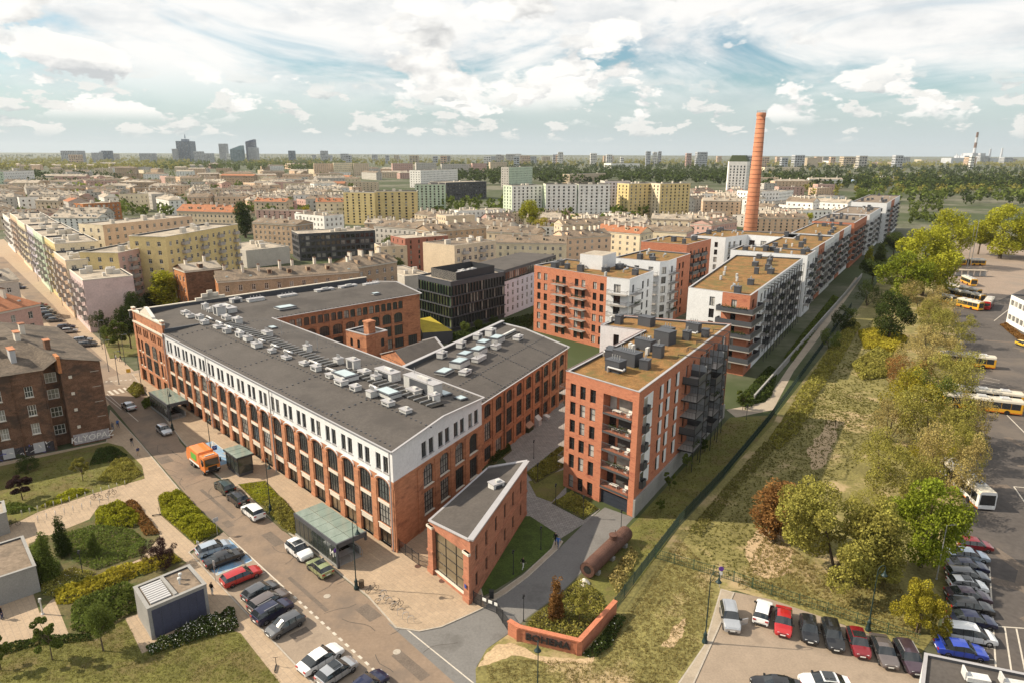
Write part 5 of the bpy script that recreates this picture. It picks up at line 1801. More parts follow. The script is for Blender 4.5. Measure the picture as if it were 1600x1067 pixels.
def block(name, label, cat, poly, z, wm, roof='flat', rm=None, floors=4, bay=3.0, w=1.2, h=1.55, fr=True, group=None, rise=2.6, hip=0.0, seed=0, nch=3,
   walls=None, blind=(), joined=True, z0=1.0, balc=None, axis=0, parapet=.3, clutter=4, chm=None):
 """building over a four-cornered plan with window grids; walls[i] overrides the material of wall i"""
 rng = random.Random(len(label) * 31 + int(abs(poly[0][0]) * 7) + seed)
 poly = ccw(poly)
 B = Building(name, label, cat, group, (sum(p[0] for p in poly) / len(poly), sum(p[1] for p in poly) / len(poly), 0))
 pit = (z - z0 - .5) / floors
 hh = min(h, pit * .68)
 for i in range(len(poly)):
  p0, p1 = poly[i], poly[(i + 1) % len(poly)]
  L = math.dist(p0, p1)
  m = walls[i] if walls and walls[i] else wm
  n = int((L - .8) / bay)
  mid = ((p0[0] + p1[0]) / 2, (p0[1] + p1[1]) / 2)
  nrm = (p1[1] - p0[1], -(p1[0] - p0[0]))
  away = nrm[0] * mid[0] + nrm[1] * mid[1] > 0            # never seen from the photograph's side: keep plain
  if i in blind or n < 1 or away:
   B.facade(p0, p1, 0, z, m)
   continue
  us = evenly(n, .6, L - .6)
  B.facade(p0, p1, 0, z, m, [dict(z=z0 + k * pit + .25, h=hh, w=w, us=us, skip=joined, fr=fr, rec=.14, frame=M_WFRAME, cols=2, rws=2) for k in range(floors)])
  if balc and i in balc:
   bb = MB()
   for u in us[balc[i]::3]:
    for k in range(1, floors):
     e = edge_mx(p0, p1, u, z0 + k * pit)
     for (xa, xb, ya, yb, za, zb, mi) in ((-1.5, 1.5, -1.2, 0, -.15, 0, 0), (-1.5, 1.5, -1.22, -1.14, -.1, .95, 1), (-1.5, -1.42, -1.2, 0, 0, .95, 1), (1.42, 1.5, -1.2, 0, 0, .95, 1)):
      s = len(bb.v)
      bb.box(xa, xb, ya, yb, za, zb, mi)
      for q in range(s, len(bb.v)):
       bb.v[q] = tuple(e @ Vector(bb.v[q]))
   o = B.part('balconies', bb, [M_DECK, mat('balcony_panel', (.36, .33, .31), .7, var=.3, scale=.4)])
   o['kind'] = 'stuff'
 if roof == 'flat':
  flat_roof(B, poly, z, rm or M_ROOF_P, parapet, .3, .3, coping=M_CREAM)
  for k in range(clutter):
   a, c = rng.uniform(.12, .88), rng.uniform(.2, .8)
   P = Vector(poly[0]) * (1 - a) * (1 - c) + Vector(poly[1]) * a * (1 - c) + Vector(poly[2 % len(poly)]) * a * c + Vector(poly[-1]) * (1 - a) * c
   b = MB()
   d = (Vector(poly[1]) - Vector(poly[0])).normalized()
   b.obox((P.x, P.y), (d.x, d.y), rng.uniform(.8, 2.6), rng.uniform(.7, 1.4), z - .4, z + rng.uniform(.7, 1.7), 0, 1)
   B.part('roof_stack', b, [M_CREAM, M_GREYP])
 else:
  a, c = pitched(B, poly, z, rise, rm or M_ROOF_B, wm, hip=hip, axis=axis)
  chimneys(B, a, c, z + rise, nch, rng, chm)
  if poly[0][1] < 800:                                # dormers, skylights, eaves band
   p = poly if not axis else poly[1:] + poly[:1]
   p0, p1 = Vector(p[0]), Vector(p[1])
   d = (p1 - p0).normalized()
   nn = Vector((-d.y, d.x))
   half = (Vector(p[3]) - p0).length / 2
   L = (p1 - p0).length
   n = int(L / 5.5)
   for i in range(n):
    u = L * (i + .5) / n + rng.uniform(-.8, .8)
    k = rng.uniform(.28, .5)
    q = p0 + d * u + nn * half * k
    zz = z + rise * k
    b = MB()
    if rng.random() < .45:
     b.obox((q.x, q.y), (d.x, d.y), 1.3, 1.8, zz - .4, zz + 1.1, 0, 1)
     q2 = q - nn * .92
     b.obox((q2.x, q2.y), (d.x, d.y), .8, .06, zz, zz + .85, 2)
     B.part('dormer', b, [wm, rm or M_ROOF_B, M_GLASS_J])
    else:
     b.obox((q.x, q.y), (d.x, d.y), .7, 1.0, zz - .3, zz + .16, 3)
     B.part('skylight', b, [wm, wm, wm, M_SKYL])
   e = MB()
   for i in range(4):
    x, y = Vector(p[i]), Vector(p[(i + 1) % 4])
    f = (y - x).normalized()
    m = (x + y) / 2 + Vector((f.y, -f.x)) * .10
    e.obox((m.x, m.y), (f.x, f.y), (y - x).length, .2, z - .55, z - .12 - .01 * i)
   B.part('eaves_band', e, M_CREAM)
 B.finish()
 return B

def quad_from(x0, y0, x1, y1, z, depth, skew=0.0):
 """plan from the two front top corners sighted at level z; skew shifts the back sideways"""
 a, c = Vector(sp2(x0, y0, z)), Vector(sp2(x1, y1, z))
 d = (c - a).normalized()
 n = Vector((-d.y, d.x))
 if n.y < 0:
  n = -n
 k = n * depth + d * skew
 return [tuple(a), tuple(c), tuple(c + k), tuple(a + k)]

# ---- sooty tenement at the left edge
def build_tenement():
 B = Building('brick_tenement', 'derelict sooty brick tenement with graffiti along its foot', 'tenement', None, (-80, 118, 0))
 p0, p1, p2, p3 = (-98.0, 94.6), (-79.2, 109.1), (-77.4, 110.6), (-72.6, 114.2)
 H = 14.6
 bk = Vector((-.70, .714))
 e1 = Vector(p3) + bk * 33
 L = math.dist(p0, p1)
 us = [L - 2.5, L - 6.8, L - 11.2, L - 15.4, L - 20]
 B.facade(p0, p1, 0, H, M_BRICK_D, [dict(z=z, h=1.9, w=1.15, us=us, cols=3, rws=2, frame=M_WFRAME, sill=M_CREAM, rec=.15) for z in (3.7, 7.0, 10.3)])
 # boarded ground openings
 for i, u in enumerate(us):
  b = MB()
  b.box(-.8, .8, -.04, .05, .3, 2.1)
  put('boarded_window', b.mesh('boarded_window', M_GREYP), B.root, mx=edge_mx(p0, p1, u, 0))
 # recess with kitchen windows
 q1, q2 = Vector(p1) + bk * 2.2, Vector(p2) + bk * 2.2
 B.facade(p1, tuple(q1), 0, H, M_BRICK_D)
 B.facade(tuple(q1), tuple(q2), 0, H, M_BRICK_D, [dict(z=z, h=1.8, w=1.7, us=[math.dist(q1, q2) / 2], cols=3, rws=2, frame=M_WFRAME, rec=.1) for z in (2.0, 5.3, 8.6, 11.6)])
 B.facade(tuple(q2), p2, 0, H, M_BRICK_D)
 B.facade(p2, p3, 0, H, M_BRICK_D)
 B.facade(p3, tuple(e1), 0, H, M_BRICK_D, [dict(z=z, h=1.9, w=1.1, us=evenly(9, 1, 32), cols=2, rws=2, frame=M_WFRAME, rec=.12) for z in (.9, 4.0, 7.3, 10.6)])
 e2 = Vector(p0) + bk * 33
 B.facade(tuple(e1), tuple(e2), 0, H, M_BRICK_D)
 # roofs: mono pitch falling to the street and a saddle along the yard side
 r = MB()
 P3, P2, P0, P1 = Vector(p3), Vector(p2), Vector(p0), Vector(p1)
 rg0, rg1 = P2 + (P0 - P1).normalized() * 2.4, e1 + (P0 - P1).normalized() * 9
 z = H
 out = (P3 - P2).normalized() * .4
 f_ = -bk * .25
 r.quad((*(P3 + out + f_), z + .05), (*(e1 + out), z + .05), (*rg1, z + 2.6), (*(P2 + f_), z + 1.6))
 r.quad((*(P0 + f_), z + .05), (*(P1 + f_), z + .05), (*(P1 + bk * 11), z + 2.8), (*(P0 + bk * 11), z + 2.8))
 r.quad((*(P0 + bk * 11), z + 2.8), (*(P1 + bk * 11), z + 2.8), (*rg1, z + 2.6), (*(e2), z + .2))
 r.poly([(*(P1 + f_), z + .05), (*(P2 + f_), z + 1.6), (*rg1, z + 2.6), (*(P1 + bk * 11), z + 2.8)])
 B.part('roof', r, M_ROOF_D)
 g = B.wall(M_BRICK_D)
 g.poly([(*p2, z), (*p3, z), (*p2, z + 1.6)])
 g.poly([tuple((*q1, z)), tuple((*q2, z)), (*q2, z + 1.4), (*q1, z + .6)])
 rng = random.Random(8)
 for (u, k, l, hh, m) in ((-3.2, 5.0, 2.6, 1.9, M_GREYP), (-9, 4, 1.3, 2.4, M_CREAM), (-6, 9.5, 3.0, 1.5, M_GREYP), (-1, 13, 2.0, 1.6, M_CREAM), (-12, 10, 3.2, 1.8, M_GREYP), (2.4, 8.0, 1.6, 1.2, M_BRICK_D), (-4, 17, 2.4, 1.6, M_CREAM), (-9, 19, 2.0, 1.8, M_GREYP), (1, 21, 1.4, 1.4, M_CREAM), (-15, 16, 2.6, 1.6, M_CREAM)):
  c = P1 + (P1 - P0).normalized() * u + bk * k
  b = MB()
  zz = z + .2 + 2.5 * min(1, k / 11)
  b.obox((c.x, c.y), (-.7, .714), l, .8, zz - 1.2, zz + hh, 0)
  b.obox((c.x, c.y), (-.7, .714), l + .2, 1.0, zz + hh, zz + hh + .15, 1)
  B.part('chimney', b, [m, M_BRICK])
 pw = MB()                                                # party wall upstand
 c = (P2 + rg1) / 2
 pw.obox(((P2.x + q2.x) / 2, (P2.y + q2.y) / 2), (bk.x, bk.y), 2.6, .5, z - 1, z + 2.0)
 B.part('party_wall', pw, M_BRICK_O)
 dr = MB()
 dr.tube((0, -.12, 0), (0, -.12, 14.4), .07, n=6)
 dm = dr.mesh('drain_pipe', M_BRICK_D)
 for u in (L - 4.6, L - .3):
  put('drain_pipe', dm, B.root, mx=edge_mx(p0, p1, u, 0))
 bx = MB()
 bx.box(-.25, .25, -.12, 0, 0, .5)
 bm = bx.mesh('wall_plate', M_CREAM)
 for z_ in (3.2, 6.4, 9.4, 12.4):
  put('wall_plate', bm, B.root, mx=edge_mx(p2, p3, 1.3, z_))
 an = MB()
 an.box(0, 1.3, -.1, 0, 0, .09)
 anm = an.mesh('wall_tie', M_KERB)
 for z_ in (4.6, 7.4, 10.2, 13.0):
  put('wall_tie', anm, B.root, mx=edge_mx(p2, p3, 4.3, z_))
 B.finish({M_BRICK_D.name: 'brick_wall'})
 # graffiti
 gb = MB()
 gb.box(0.2, 5.7, -.03, -.01, .25, 2.1)
 put('graffiti_ground', gb.mesh('graffiti_ground', mat('graffiti_grey', (.36, .34, .35), .9, var=.35, scale=1.5)), B.root, mx=edge_mx(p2, p3, 0, 0))
 text_on('KLYOPAZ', B.root, edge_mx(p2, p3, 3.0, .62) @ Matrix.Translation((0, -.05, 0)), 1.5, M_WFRAME, 'graffiti_letters', .02, 1.0, shear=.12)
 gb = MB()
 gb.box(.4, L - .4, -.03, -.01, .1, 1.9)
 put('graffiti_ground', gb.mesh('graffiti_ground', mat('graffiti_dark', (.05, .045, .05), .9, var=.4, scale=1.2)), B.root, mx=edge_mx(p0, p1, 0, 0))
 rg = random.Random(5)
 sc = MB()
 for i in range(46):
  x = rg.uniform(3, L - .6)
  z_ = rg.uniform(.2, 1.8)
  dx, dz = rg.uniform(-.9, .9), rg.uniform(-.8, .8)
  w = rg.uniform(.05, .14)
  sc.quad((x, -.06, z_), (x + dx, -.06, max(.1, min(2, z_ + dz))), (x + dx + w, -.06, max(.1, min(2, z_ + dz)) + w), (x + w, -.06, z_ + w), rg.choice((0, 0, 1)))
 put('graffiti_letters', sc.mesh('graffiti_letters', [M_WFRAME, mat('graffiti_blue', (.10, .10, .32), .8)]), B.root, mx=edge_mx(p0, p1, 0, 0))

def text_on(s, parent, mx, size, m, name, depth=.02, wide=1.0, shear=0.0, bold=0.0):
 cu = bpy.data.curves.new(name, 'FONT')
 cu.body = s
 cu.size = size
 cu.extrude = depth
 cu.align_x = 'CENTER'
 cu.shear = shear
 cu.offset = bold
 cu.resolution_u = 2
 o = bpy.data.objects.new(name, cu)
 me = bpy.data.meshes.new_from_object(o)
 bpy.data.objects.remove(o)
 me.materials.clear()
 me.materials.append(m)
 r = Matrix(((wide, 0, 0, 0), (0, 0, -1, 0), (0, 1, 0, 0), (0, 0, 0, 1)))
 return put(name, me, parent, mx=mx @ r)

build_tenement()

# ---- left side along the street
block('tenement', 'rose plastered tenement with terracotta hip roof behind the derelict brick one', 'tenement', quad_from(-60, 500, 62, 475, 11, 13), 11, W_ROSE, 'hip', M_TILE, 3, 4.2, 1.2, 1.9, rise=3.0, hip=.2, nch=3, joined=False)
block('tenement', 'grey-roofed tenement at the left edge beyond the terracotta roof', 'tenement', quad_from(-60, 448, 28, 437, 12, 14), 12, W_GREY, 'gable', M_ROOF_P, 3, 3.4, rise=2.8)
sd = Vector((-145, 173)).normalized()
pn = Vector((sd.y, -sd.x))
o0 = Vector((-121.3, 189.0))
cols = [(W_PINK, W_PINK, 15.0, 'pink end block with blank gable beside the parked cars', 24), (W_PEACH, W_CREAM, 17.8, 'peach block with stacked balconies, second from the blank pink gable', 25), (W_YELL, W_CREAM, 20.4, 'yellow and cream block, third from the blank pink gable', 27),
  (W_GREEN, W_GREEN, 20.4, 'mint green block in the long pastel street row', 28), (W_LILAC, W_WHITE, 20.0, 'pale lilac block in the long pastel street row', 30), (W_CREAM, W_CREAM, 20.0, 'cream block in the long pastel street row', 34), (W_PEACH, W_PEACH, 20.0, 'orange block near the far end of the pastel street row', 40), (W_WHITE, W_WHITE, 17, 'white block closing the far end of the pastel street row', 40)]
acc = 0.0
for i, (m, m2, h, lab, ln) in enumerate(cols):
 a = o0 + sd * acc - pn * (.6 * (i % 2))
 poly = [tuple(a), tuple(a + pn * 12.8), tuple(a + pn * 12.8 + sd * ln), tuple(a + sd * ln)]
 block('apartment_block', lab, 'apartment block', poly, h, m, 'flat', M_ROOF_P, max(4, int(h / 2.9)), 2.9, 1.3, 1.45, fr=True, blind=(0,) if i == 0 else (), walls=[m2, m2, m, m], balc={3: 1}, clutter=7, parapet=.6, seed=i, joined=i > 0)
 acc += ln + .02
# court block, yellow with pink bays
qa = sp2(205, 394, 19.5)
qb = sp2(268, 388, 19.5)
block('apartment_block', 'lower yellow and pink court block with dark balconies behind the pink gable', 'apartment block', quad_from(184, 396, 262, 380, 20, 13), 20, W_YELL, 'flat', M_ROOF_P, 7, 3.1, 1.25, 1.45, walls=[W_ROSE, W_YELL, W_YELL, W_YELL], balc={0: 1}, clutter=6, parapet=.5)
block('apartment_block', 'tall yellow court block with blue panel and dark balconies', 'apartment block', quad_from(258, 371, 371, 351, 24, 13), 24, W_YELL, 'flat', M_ROOF_P, 8, 3.3, 1.25, 1.45, balc={0: 2}, clutter=6, parapet=.5)
block('apartment_block', 'peach block with blue roof storey behind the yellow court blocks', 'apartment block', quad_from(160, 352, 300, 338, 24, 13), 24, W_PEACH, 'flat', M_ROOF_P, 8, 3.2, clutter=8, walls=[W_PEACH, W_CREAM, W_CREAM, W_CREAM])
block('shop_hall', 'low pale hall with flat roof and skylight strips right of the yellow court block', 'hall', quad_from(384, 392, 452, 385, 8, 30), 8, W_GREY, 'flat', M_ROOF_P, 1, 60, fr=False, clutter=8)
block('tenement', 'tenement with bare orange brick gable behind the factory roof', 'tenement', quad_from(340, 440, 560, 424, 14, 12), 14, W_BROWN, 'gable', M_ROOF_B, 4, 3.4, 1.1, 1.8, rise=2.2, nch=8, walls=[W_BROWN, M_BRICK_O, W_BROWN, M_BRICK_O])
block('tenement', 'narrow tenement with rough brick firewall beside the orange gable', 'tenement', quad_from(289, 424, 345, 418, 15, 10), 15, M_BRICK_D, 'gable', M_ROOF_P, 4, 2.8, rise=1.6, nch=2, walls=[M_BRICK_D, M_BRICK_D, M_BRICK_O, M_BRICK_O], blind=(0,))
block('tenement', 'dark tenement with arched dormer right of the bare brick gable', 'tenement', quad_from(556, 418, 620, 408, 14, 12), 14, W_BROWN, 'gable', M_ROOF_B, 4, 3.2, rise=2.6, nch=4)
block('modern_block', 'dark grey modern block with outside stairs beyond the factory roof', 'office', quad_from(466, 366, 586, 360, 13, 16), 13, W_DARK, 'flat', M_ROOF_P, 4, 2.4, 1.8, 1.8, fr=False, clutter=9)
block('office_building', 'red brick office block with narrow window slots', 'office', quad_from(633, 373, 700, 368, 15, 14), 15, W_RED, 'flat', M_ROOF_P, 6, 3.6, .8, 2.4, fr=False, clutter=3)
block('apartment_block', 'beige block with a blank side wall and roof terraces by the red office', 'apartment block', quad_from(710, 384, 775, 376, 17, 16, -2), 17, W_SAND, 'flat', M_ROOF_B, 5, 3.0, 1.5, 1.8, blind=(3,), clutter=8, balc={0: 1})
block('tenement', 'beige tenement with small garden between the dark and red offices', 'tenement', quad_from(594, 386, 636, 384, 12, 12), 12, W_SAND, 'flat', M_ROOF_B, 4, 3.2, clutter=4)
block('tenement', 'cream tenement with red dormer roof behind the glass office', 'tenement', quad_from(774, 379, 884, 381, 13, 13), 13, W_CREAM, 'gable', M_ROOF_B, 4, 3.0, 1.1, 1.6, rise=2.6, nch=7)
block('tenement', 'grey-roofed tenement with a row of white dormers below the yellow slabs', 'tenement', quad_from(584, 353, 668, 360, 13, 13), 13, W_GREY, 'gable', M_ROOF_B, 4, 3.2, rise=2.8, nch=6)
block('tenement', 'long brown tenement behind the red brick office', 'tenement', quad_from(672, 362, 760, 355, 13, 13), 13, W_BROWN, 'gable', M_ROOF_B, 4, 3.2, rise=2.6, nch=6)
block('tenement', 'grey tenement with chimneys beside the yellow-green tree pair', 'tenement', quad_from(760, 362, 838, 366, 13, 13), 13, W_SAND, 'gable', M_ROOF_B, 4, 3.2, rise=2.6, nch=6)
block('apartment_block', 'beige block with a big blank wall below the white-green slabs', 'apartment block', quad_from(697, 338, 742, 336, 15, 14), 15, W_SAND, 'flat', M_ROOF_P, 5, 3.2, blind=(0,), clutter=4)
block('apartment_block', 'long low white curved block left of the white-green slabs', 'apartment block', quad_from(716, 330, 790, 327, 13, 14), 13, W_WHITE, 'flat', M_ROOF_P, 4, 3.2, clutter=5)
block('tenement', 'pale yellow tenement with a red-brown end wall left of the chimney foot', 'tenement', quad_from(1004, 360, 1073, 364, 12.5, 14), 12.5, W_CREAM, 'gable', M_ROOF_B, 3, 3.0, rise=2.6, nch=6, walls=[W_CREAM, W_ROSE, W_CREAM, W_CREAM])
block('tenement', 'cream tenement one row behind, left of the chimney', 'tenement', quad_from(1018, 342, 1080, 344, 13, 13), 13, W_CREAM, 'gable', M_ROOF_P, 3, 3.0, rise=2.6, nch=6)
block('tenement', 'orange-brown end house with grey roof just left of the chimney', 'tenement', quad_from(1112, 352, 1152, 346, 13, 13), 13, W_ROSE, 'gable', M_ROOF_B, 4, 3.0, rise=2.4, nch=3)
block('tenement', 'brown tenement with grey roof right of the yellow court block', 'tenement', quad_from(394, 348, 462, 352, 15, 13), 15, W_BROWN, 'gable', M_ROOF_B, 5, 3.0, rise=2.0, nch=5)
block('apartment_block', 'white-grey stepped block above the brown tenement', 'apartment block', quad_from(460, 334, 506, 338, 16, 14), 16, W_WHITE, 'flat', M_ROOF_B, 5, 3.0, clutter=5)
block('tenement', 'long row of red-brown roofs with skylights left of the poplar', 'tenement', quad_from(276, 330, 372, 333, 14, 13), 14, W_SAND, 'gable', M_TILE, 4, 3.0, rise=4.0, nch=8)
block('tenement', 'brick tenement with curved corner in the left distance', 'tenement', quad_from(129, 319, 188, 316, 15, 14), 15, M_BRICK_O, 'flat', M_ROOF_P, 5, 3.0, clutter=4)

block('tenement', 'long peach tenement with grey roof behind the orange brick flats', 'tenement', quad_from(884, 372, 955, 368, 13, 13), 13, W_PEACH, 'gable', M_ROOF_B, 4, 3.6, rise=2.6, nch=7)
block('tenement', 'cream tenement with many white chimneys left of the pale yellow one', 'tenement', quad_from(930, 360, 1000, 366, 13, 13), 13, W_CREAM, 'gable', M_TILE, 4, 3.6, rise=2.8, nch=8)
block('tenement', 'sand tenement in the gap behind the peach one', 'tenement', quad_from(880, 352, 945, 350, 13, 13), 13, W_SAND, 'gable', M_ROOF_B, 4, 3.6, rise=2.6, nch=6)
block('tenement', 'grey tenement in the gap behind the cream one with white chimneys', 'tenement', quad_from(950, 347, 1006, 350, 13, 13), 13, W_GREY, 'gable', M_ROOF_P, 4, 3.6, rise=2.6, nch=6)
block('low_hall', 'low pale flat roof between the red office and the factory wing', 'hall', quad_from(632, 432, 672, 428, 7, 24), 7, W_GREY, 'flat', M_ROOF_P, 1, 50, fr=False, clutter=3)
# ---- glass office with the long dark wing
def build_glass_office():
 B = Building('glass_office', 'dark glass office with vertical black fins beyond the courtyard', 'office', None, (-16, 195, 0))
 p0, p1, p2 = (-28.5, 203.0), (-17.6, 191.3), (-2.5, 209.5)
 p3 = (-13.4, 221.0)
 poly = [p0, p1, p2, p3]
 H = 14.6
 for i in range(4):
  a, c = poly[i], poly[(i + 1) % 4]
  L = math.dist(a, c)
  B.facade(a, c, H - 1.2, H, M_ANTH)
  B.facade(a, c, 0, 1.0, M_ANTH)
  if i > 1:
   B.facade(a, c, 1.0, H - 1.2, M_ANTH)
   continue
  n = int(L / 1.25)
  e = edge_mx(a, c, 0, 0)
  for f in range(4):
   z0, z1 = 1.0 + f * 3.1, 1.0 + (f + 1) * 3.1
   for k in range(n):
    g = MB()
    x0, x1 = L * k / n, L * (k + 1) / n
    g.box(x0, x1, .15, .22, z0 + .35, z1, 0)
    o = put('pane', g.mesh('pane', M_GLASS_G if i == 0 else M_GLASS), B.root, mx=e)
    fn = MB()
    dx = .6 * (L / n) if f % 2 else 0
    fn.box(x0 + dx - .05, x0 + dx + .05, -.35, .15, z0 + .35, z1)
    put('fin', fn.mesh('fin', M_BLACK), B.root, mx=e)
   bnd = MB()
   bnd.box(-.3, L + .3, -.38, .2, z0, z0 + .32)
   put('floor_band', bnd.mesh('floor_band', M_ANTH), B.root, mx=e)
 flat_roof(B, poly, H, M_ROOF_P, .5, .4, .3, coping=M_ANTH)
 up = [(-24.5, 202.8), (-16.2, 194.2), (-5.5, 207.5), (-13.2, 215.5)]
 b = MB()
 k = 4
 for i in range(4):
  a, c = up[i], up[(i + 1) % 4]
  b.quad((*a, H - .3), (*c, H - .3), (*c, H + 2.4), (*a, H + 2.4), 0 if i == 0 else 1)
  b.quad((*c, H - .3), (*a, H - .3), (*a, H + 2.4), (*c, H + 2.4), 1)
 B.part('roof_screen', b, [M_CREAM, M_ANTH])
 rng = random.Random(2)
 for k in range(6):
  c = (-20 + 8 * rng.random(), 199 + 8 * rng.random())
  vent_box(B, c, (.64, .77), 2.4, 1.6, H - .1, 1.6, 0)
 # low entrance pavilion with a bright moss roof
 m = MB()
 pv = [sp2(652, 499, 3.5), sp2(660, 520, 3.5), sp2(707, 517, 3.5), sp2(672, 495, 3.5)]
 m.prism(ccw(pv), 0, 3.5, 0, 1)
 B.part('moss_roof', m, [M_ANTH, mat('moss_roof', (.34, .27, .03), .95, var=.25, scale=.5, fine=4)])
 B.finish()
 w = [(-2.4, 209.6), (14.5, 243.0), (4, 250), (-13.3, 221)]
 o = block('office_wing', 'lilac-white old wing under a dark modern roof storey by the glass office', 'office', [(-2.4, 209.9), (15.5, 243.5), (3.0, 250.0), (-13.0, 221.5)], 11.5, W_LILAC, 'flat', M_ROOF_P, 4, 3.2, 1.1, 1.7, clutter=0)
 t = MB()
 pt = ccw([(-2.4, 209.9), (15.5, 243.5), (3.0, 250.0), (-13.0, 221.5)])
 t.prism(inset(pt, -.15), 11.9, 15.2, 0, 1)
 o.part('roof_storey', t, [M_ANTH, M_ROOF])
 ln = MB()
 L = math.dist((-2.4, 209.9), (15.5, 243.5))
 e = edge_mx((-2.4, 209.9), (15.5, 243.5), 0, 0)
 for k in range(28):
  x = L * (k + .5) / 28
  ln.box(x - .45, x + .45, -.22, -.16, 12.1, 14.3)
 q = put('window_panes', ln.mesh('window_panes', M_GLASS_J), o.root, mx=e)
 q['kind'] = 'stuff'

build_glass_office()

# ---- tall slabs and landmarks
def slab(name, label, x0, y0, x1, y1, yb, depth, m, floors, m2=None, bay=3.2, cat='tower block', cl=3, w=1.4, fr=False, group=None, skew=0.0):
 """slab whose foot on the ground is sighted at row yb below its middle"""
 xm, ym = (x0 + x1) / 2, (y0 + y1) / 2
 g = spot(xm, yb)
 lo, hi = 3.0, 140.0
 for _ in range(40):
  md = (lo + hi) / 2
  p = spot(xm, ym, md) if md < 49.5 else None
  far = 1e9 if p is None else p.y
  if md >= 49.5:
   # above eye level: use similar triangles
   lo_y = (533.5 - ym)
   d = _right * ((xm - 800) / FPX) + _up * ((533.5 - ym) / FPX) + _fwd
   zz = CAM_H + d.z * (g.y / d.y)
   lo = hi = zz
   break
  if far < g.y:
   lo = md
  else:
   hi = md
 z = (lo + hi) / 2
 if z < 49:
  poly = quad_from(x0, y0, x1, y1, z, depth, skew)
 else:
  a, c = Vector(sp2(x0, yb)), Vector(sp2(x1, yb))
  poly = [tuple(a), tuple(c), tuple(c + Vector((0, depth))), tuple(a + Vector((0, depth)))]
 return block(name, label, cat, poly, z, m, 'flat', M_ROOF_P, floors, bay, w, 1.5, fr=fr, clutter=cl, walls=[m, m2 or m, m2 or m, m2 or m], group=group, parapet=.6)

slab('tower_block', 'mustard yellow slab block, left section', 536, 301, 585, 302, 352, 14, W_YELL, 11, None, 4.6)
slab('tower_block', 'mustard yellow slab block, right section beside the green one', 585, 300, 651, 300, 352, 14, W_YELL, 11, None, 4.6)
slab('tower_block', 'yellow-green slab block with dark balcony stack at its right', 648, 289, 696, 289, 335, 14, W_GREEN, 11, None, 3.6)
slab('tower_block', 'white slab with mint green end, leftmost of the three', 800, 291, 848, 290, 346, 14, W_WHITE, 11, W_GREEN, 3.6)
slab('tower_block', 'white slab with mint green end, middle of the three', 853, 289, 902, 289, 347, 14, W_WHITE, 11, W_GREEN, 3.6)
slab('tower_block', 'white slab with mint green end, rightmost of the three', 904, 289, 954, 289, 347, 14, W_WHITE, 11, W_GREEN, 3.6)
slab('tower_block', 'grey-mauve slab with dark balconies between white and yellow slabs', 945, 284, 985, 284, 340, 16, W_LILAC, 11, W_GREY, 2.6)
slab('tower_block', 'yellow slab right of the grey-mauve one, left section', 983, 288, 1026, 287, 345, 14, W_YELL, 11, None, 4.2)
slab('tower_block', 'yellow slab nearest the white tower, right section', 1032, 288, 1079, 287, 345, 14, W_YELL, 11, W_CREAM, 4.2)
slab('apartment_block', 'bright white stepped block beyond the green slab', 657, 267, 715, 265, 292, 20, W_WHITE, 7, None, 4, cat='apartment block')
slab('apartment_block', 'blue-grey slab standing alone among dark trees', 795, 262, 832, 261, 292, 14, W_GREEN, 8, W_GREY, 4)
slab('office_building', 'low black office among trees behind the yellow-green slab', 697, 286, 760, 284, 312, 30, W_DARK, 5, None, 4, cat='office')
slab('apartment_block', 'long beige block above the white slabs', 890, 273, 946, 271, 288, 14, W_SAND, 5, None, 4, cat='apartment block')
slab('apartment_block', 'white and green clinic-like block at the left edge', -20, 269, 30, 267, 295, 20, W_WHITE, 6, W_GREEN, 4, cat='building')
for i, (x0, x1, yt, yb, m, c) in enumerate(((490, 520, 256, 275, W_PEACH, 'pink'), (521, 550, 255, 275, W_CREAM, 'cream'), (552, 576, 256, 275, W_SAND, 'sand-coloured'), (613, 645, 256, 276, W_ROSE, 'rosy'), (650, 682, 255, 273, W_GREY, 'grey'), (690, 735, 257, 273, W_GREY, 'long grey'), (738, 760, 256, 273, W_ROSE, 'reddish'), (766, 792, 254, 270, W_SAND, 'beige'))):
 slab('apartment_block', c + ' slab in the row of far blocks left of the blue-grey slab', x0, yt, x1, yt, yb, 14, m, 6, None, 4.5, cat='apartment block', cl=1)
slab('apartment_block', 'white terraced block left of the brick chimney foot', 1182, 300, 1218, 299, 338, 22, W_WHITE, 6, None, 3.4, cat='apartment block')
slab('apartment_block', 'white terraced block with balconies right of the brick chimney', 1204, 302, 1240, 298, 333, 26, W_WHITE, 6, None, 3.4, cat='apartment block')
slab('apartment_block', 'white cube-like block with dark roof right of the chimney', 1265, 309, 1320, 307, 325, 26, W_WHITE, 3, None, 4, cat='apartment block')
slab('apartment_block', 'long white and red block below the white cube', 1238, 330, 1300, 329, 350, 20, W_WHITE, 3, W_RED, 3.4, cat='apartment block')
slab('apartment_block', 'long low white terrace in front of the white cube', 1244, 322, 1330, 316, 338, 16, W_WHITE, 3, None, 3.4, cat='apartment block')
slab('apartment_block', 'sand-coloured boxy block far right of the chimney', 1262, 247, 1279, 247, 262, 30, W_SAND, 8, None, 6, cat='apartment block', cl=1)

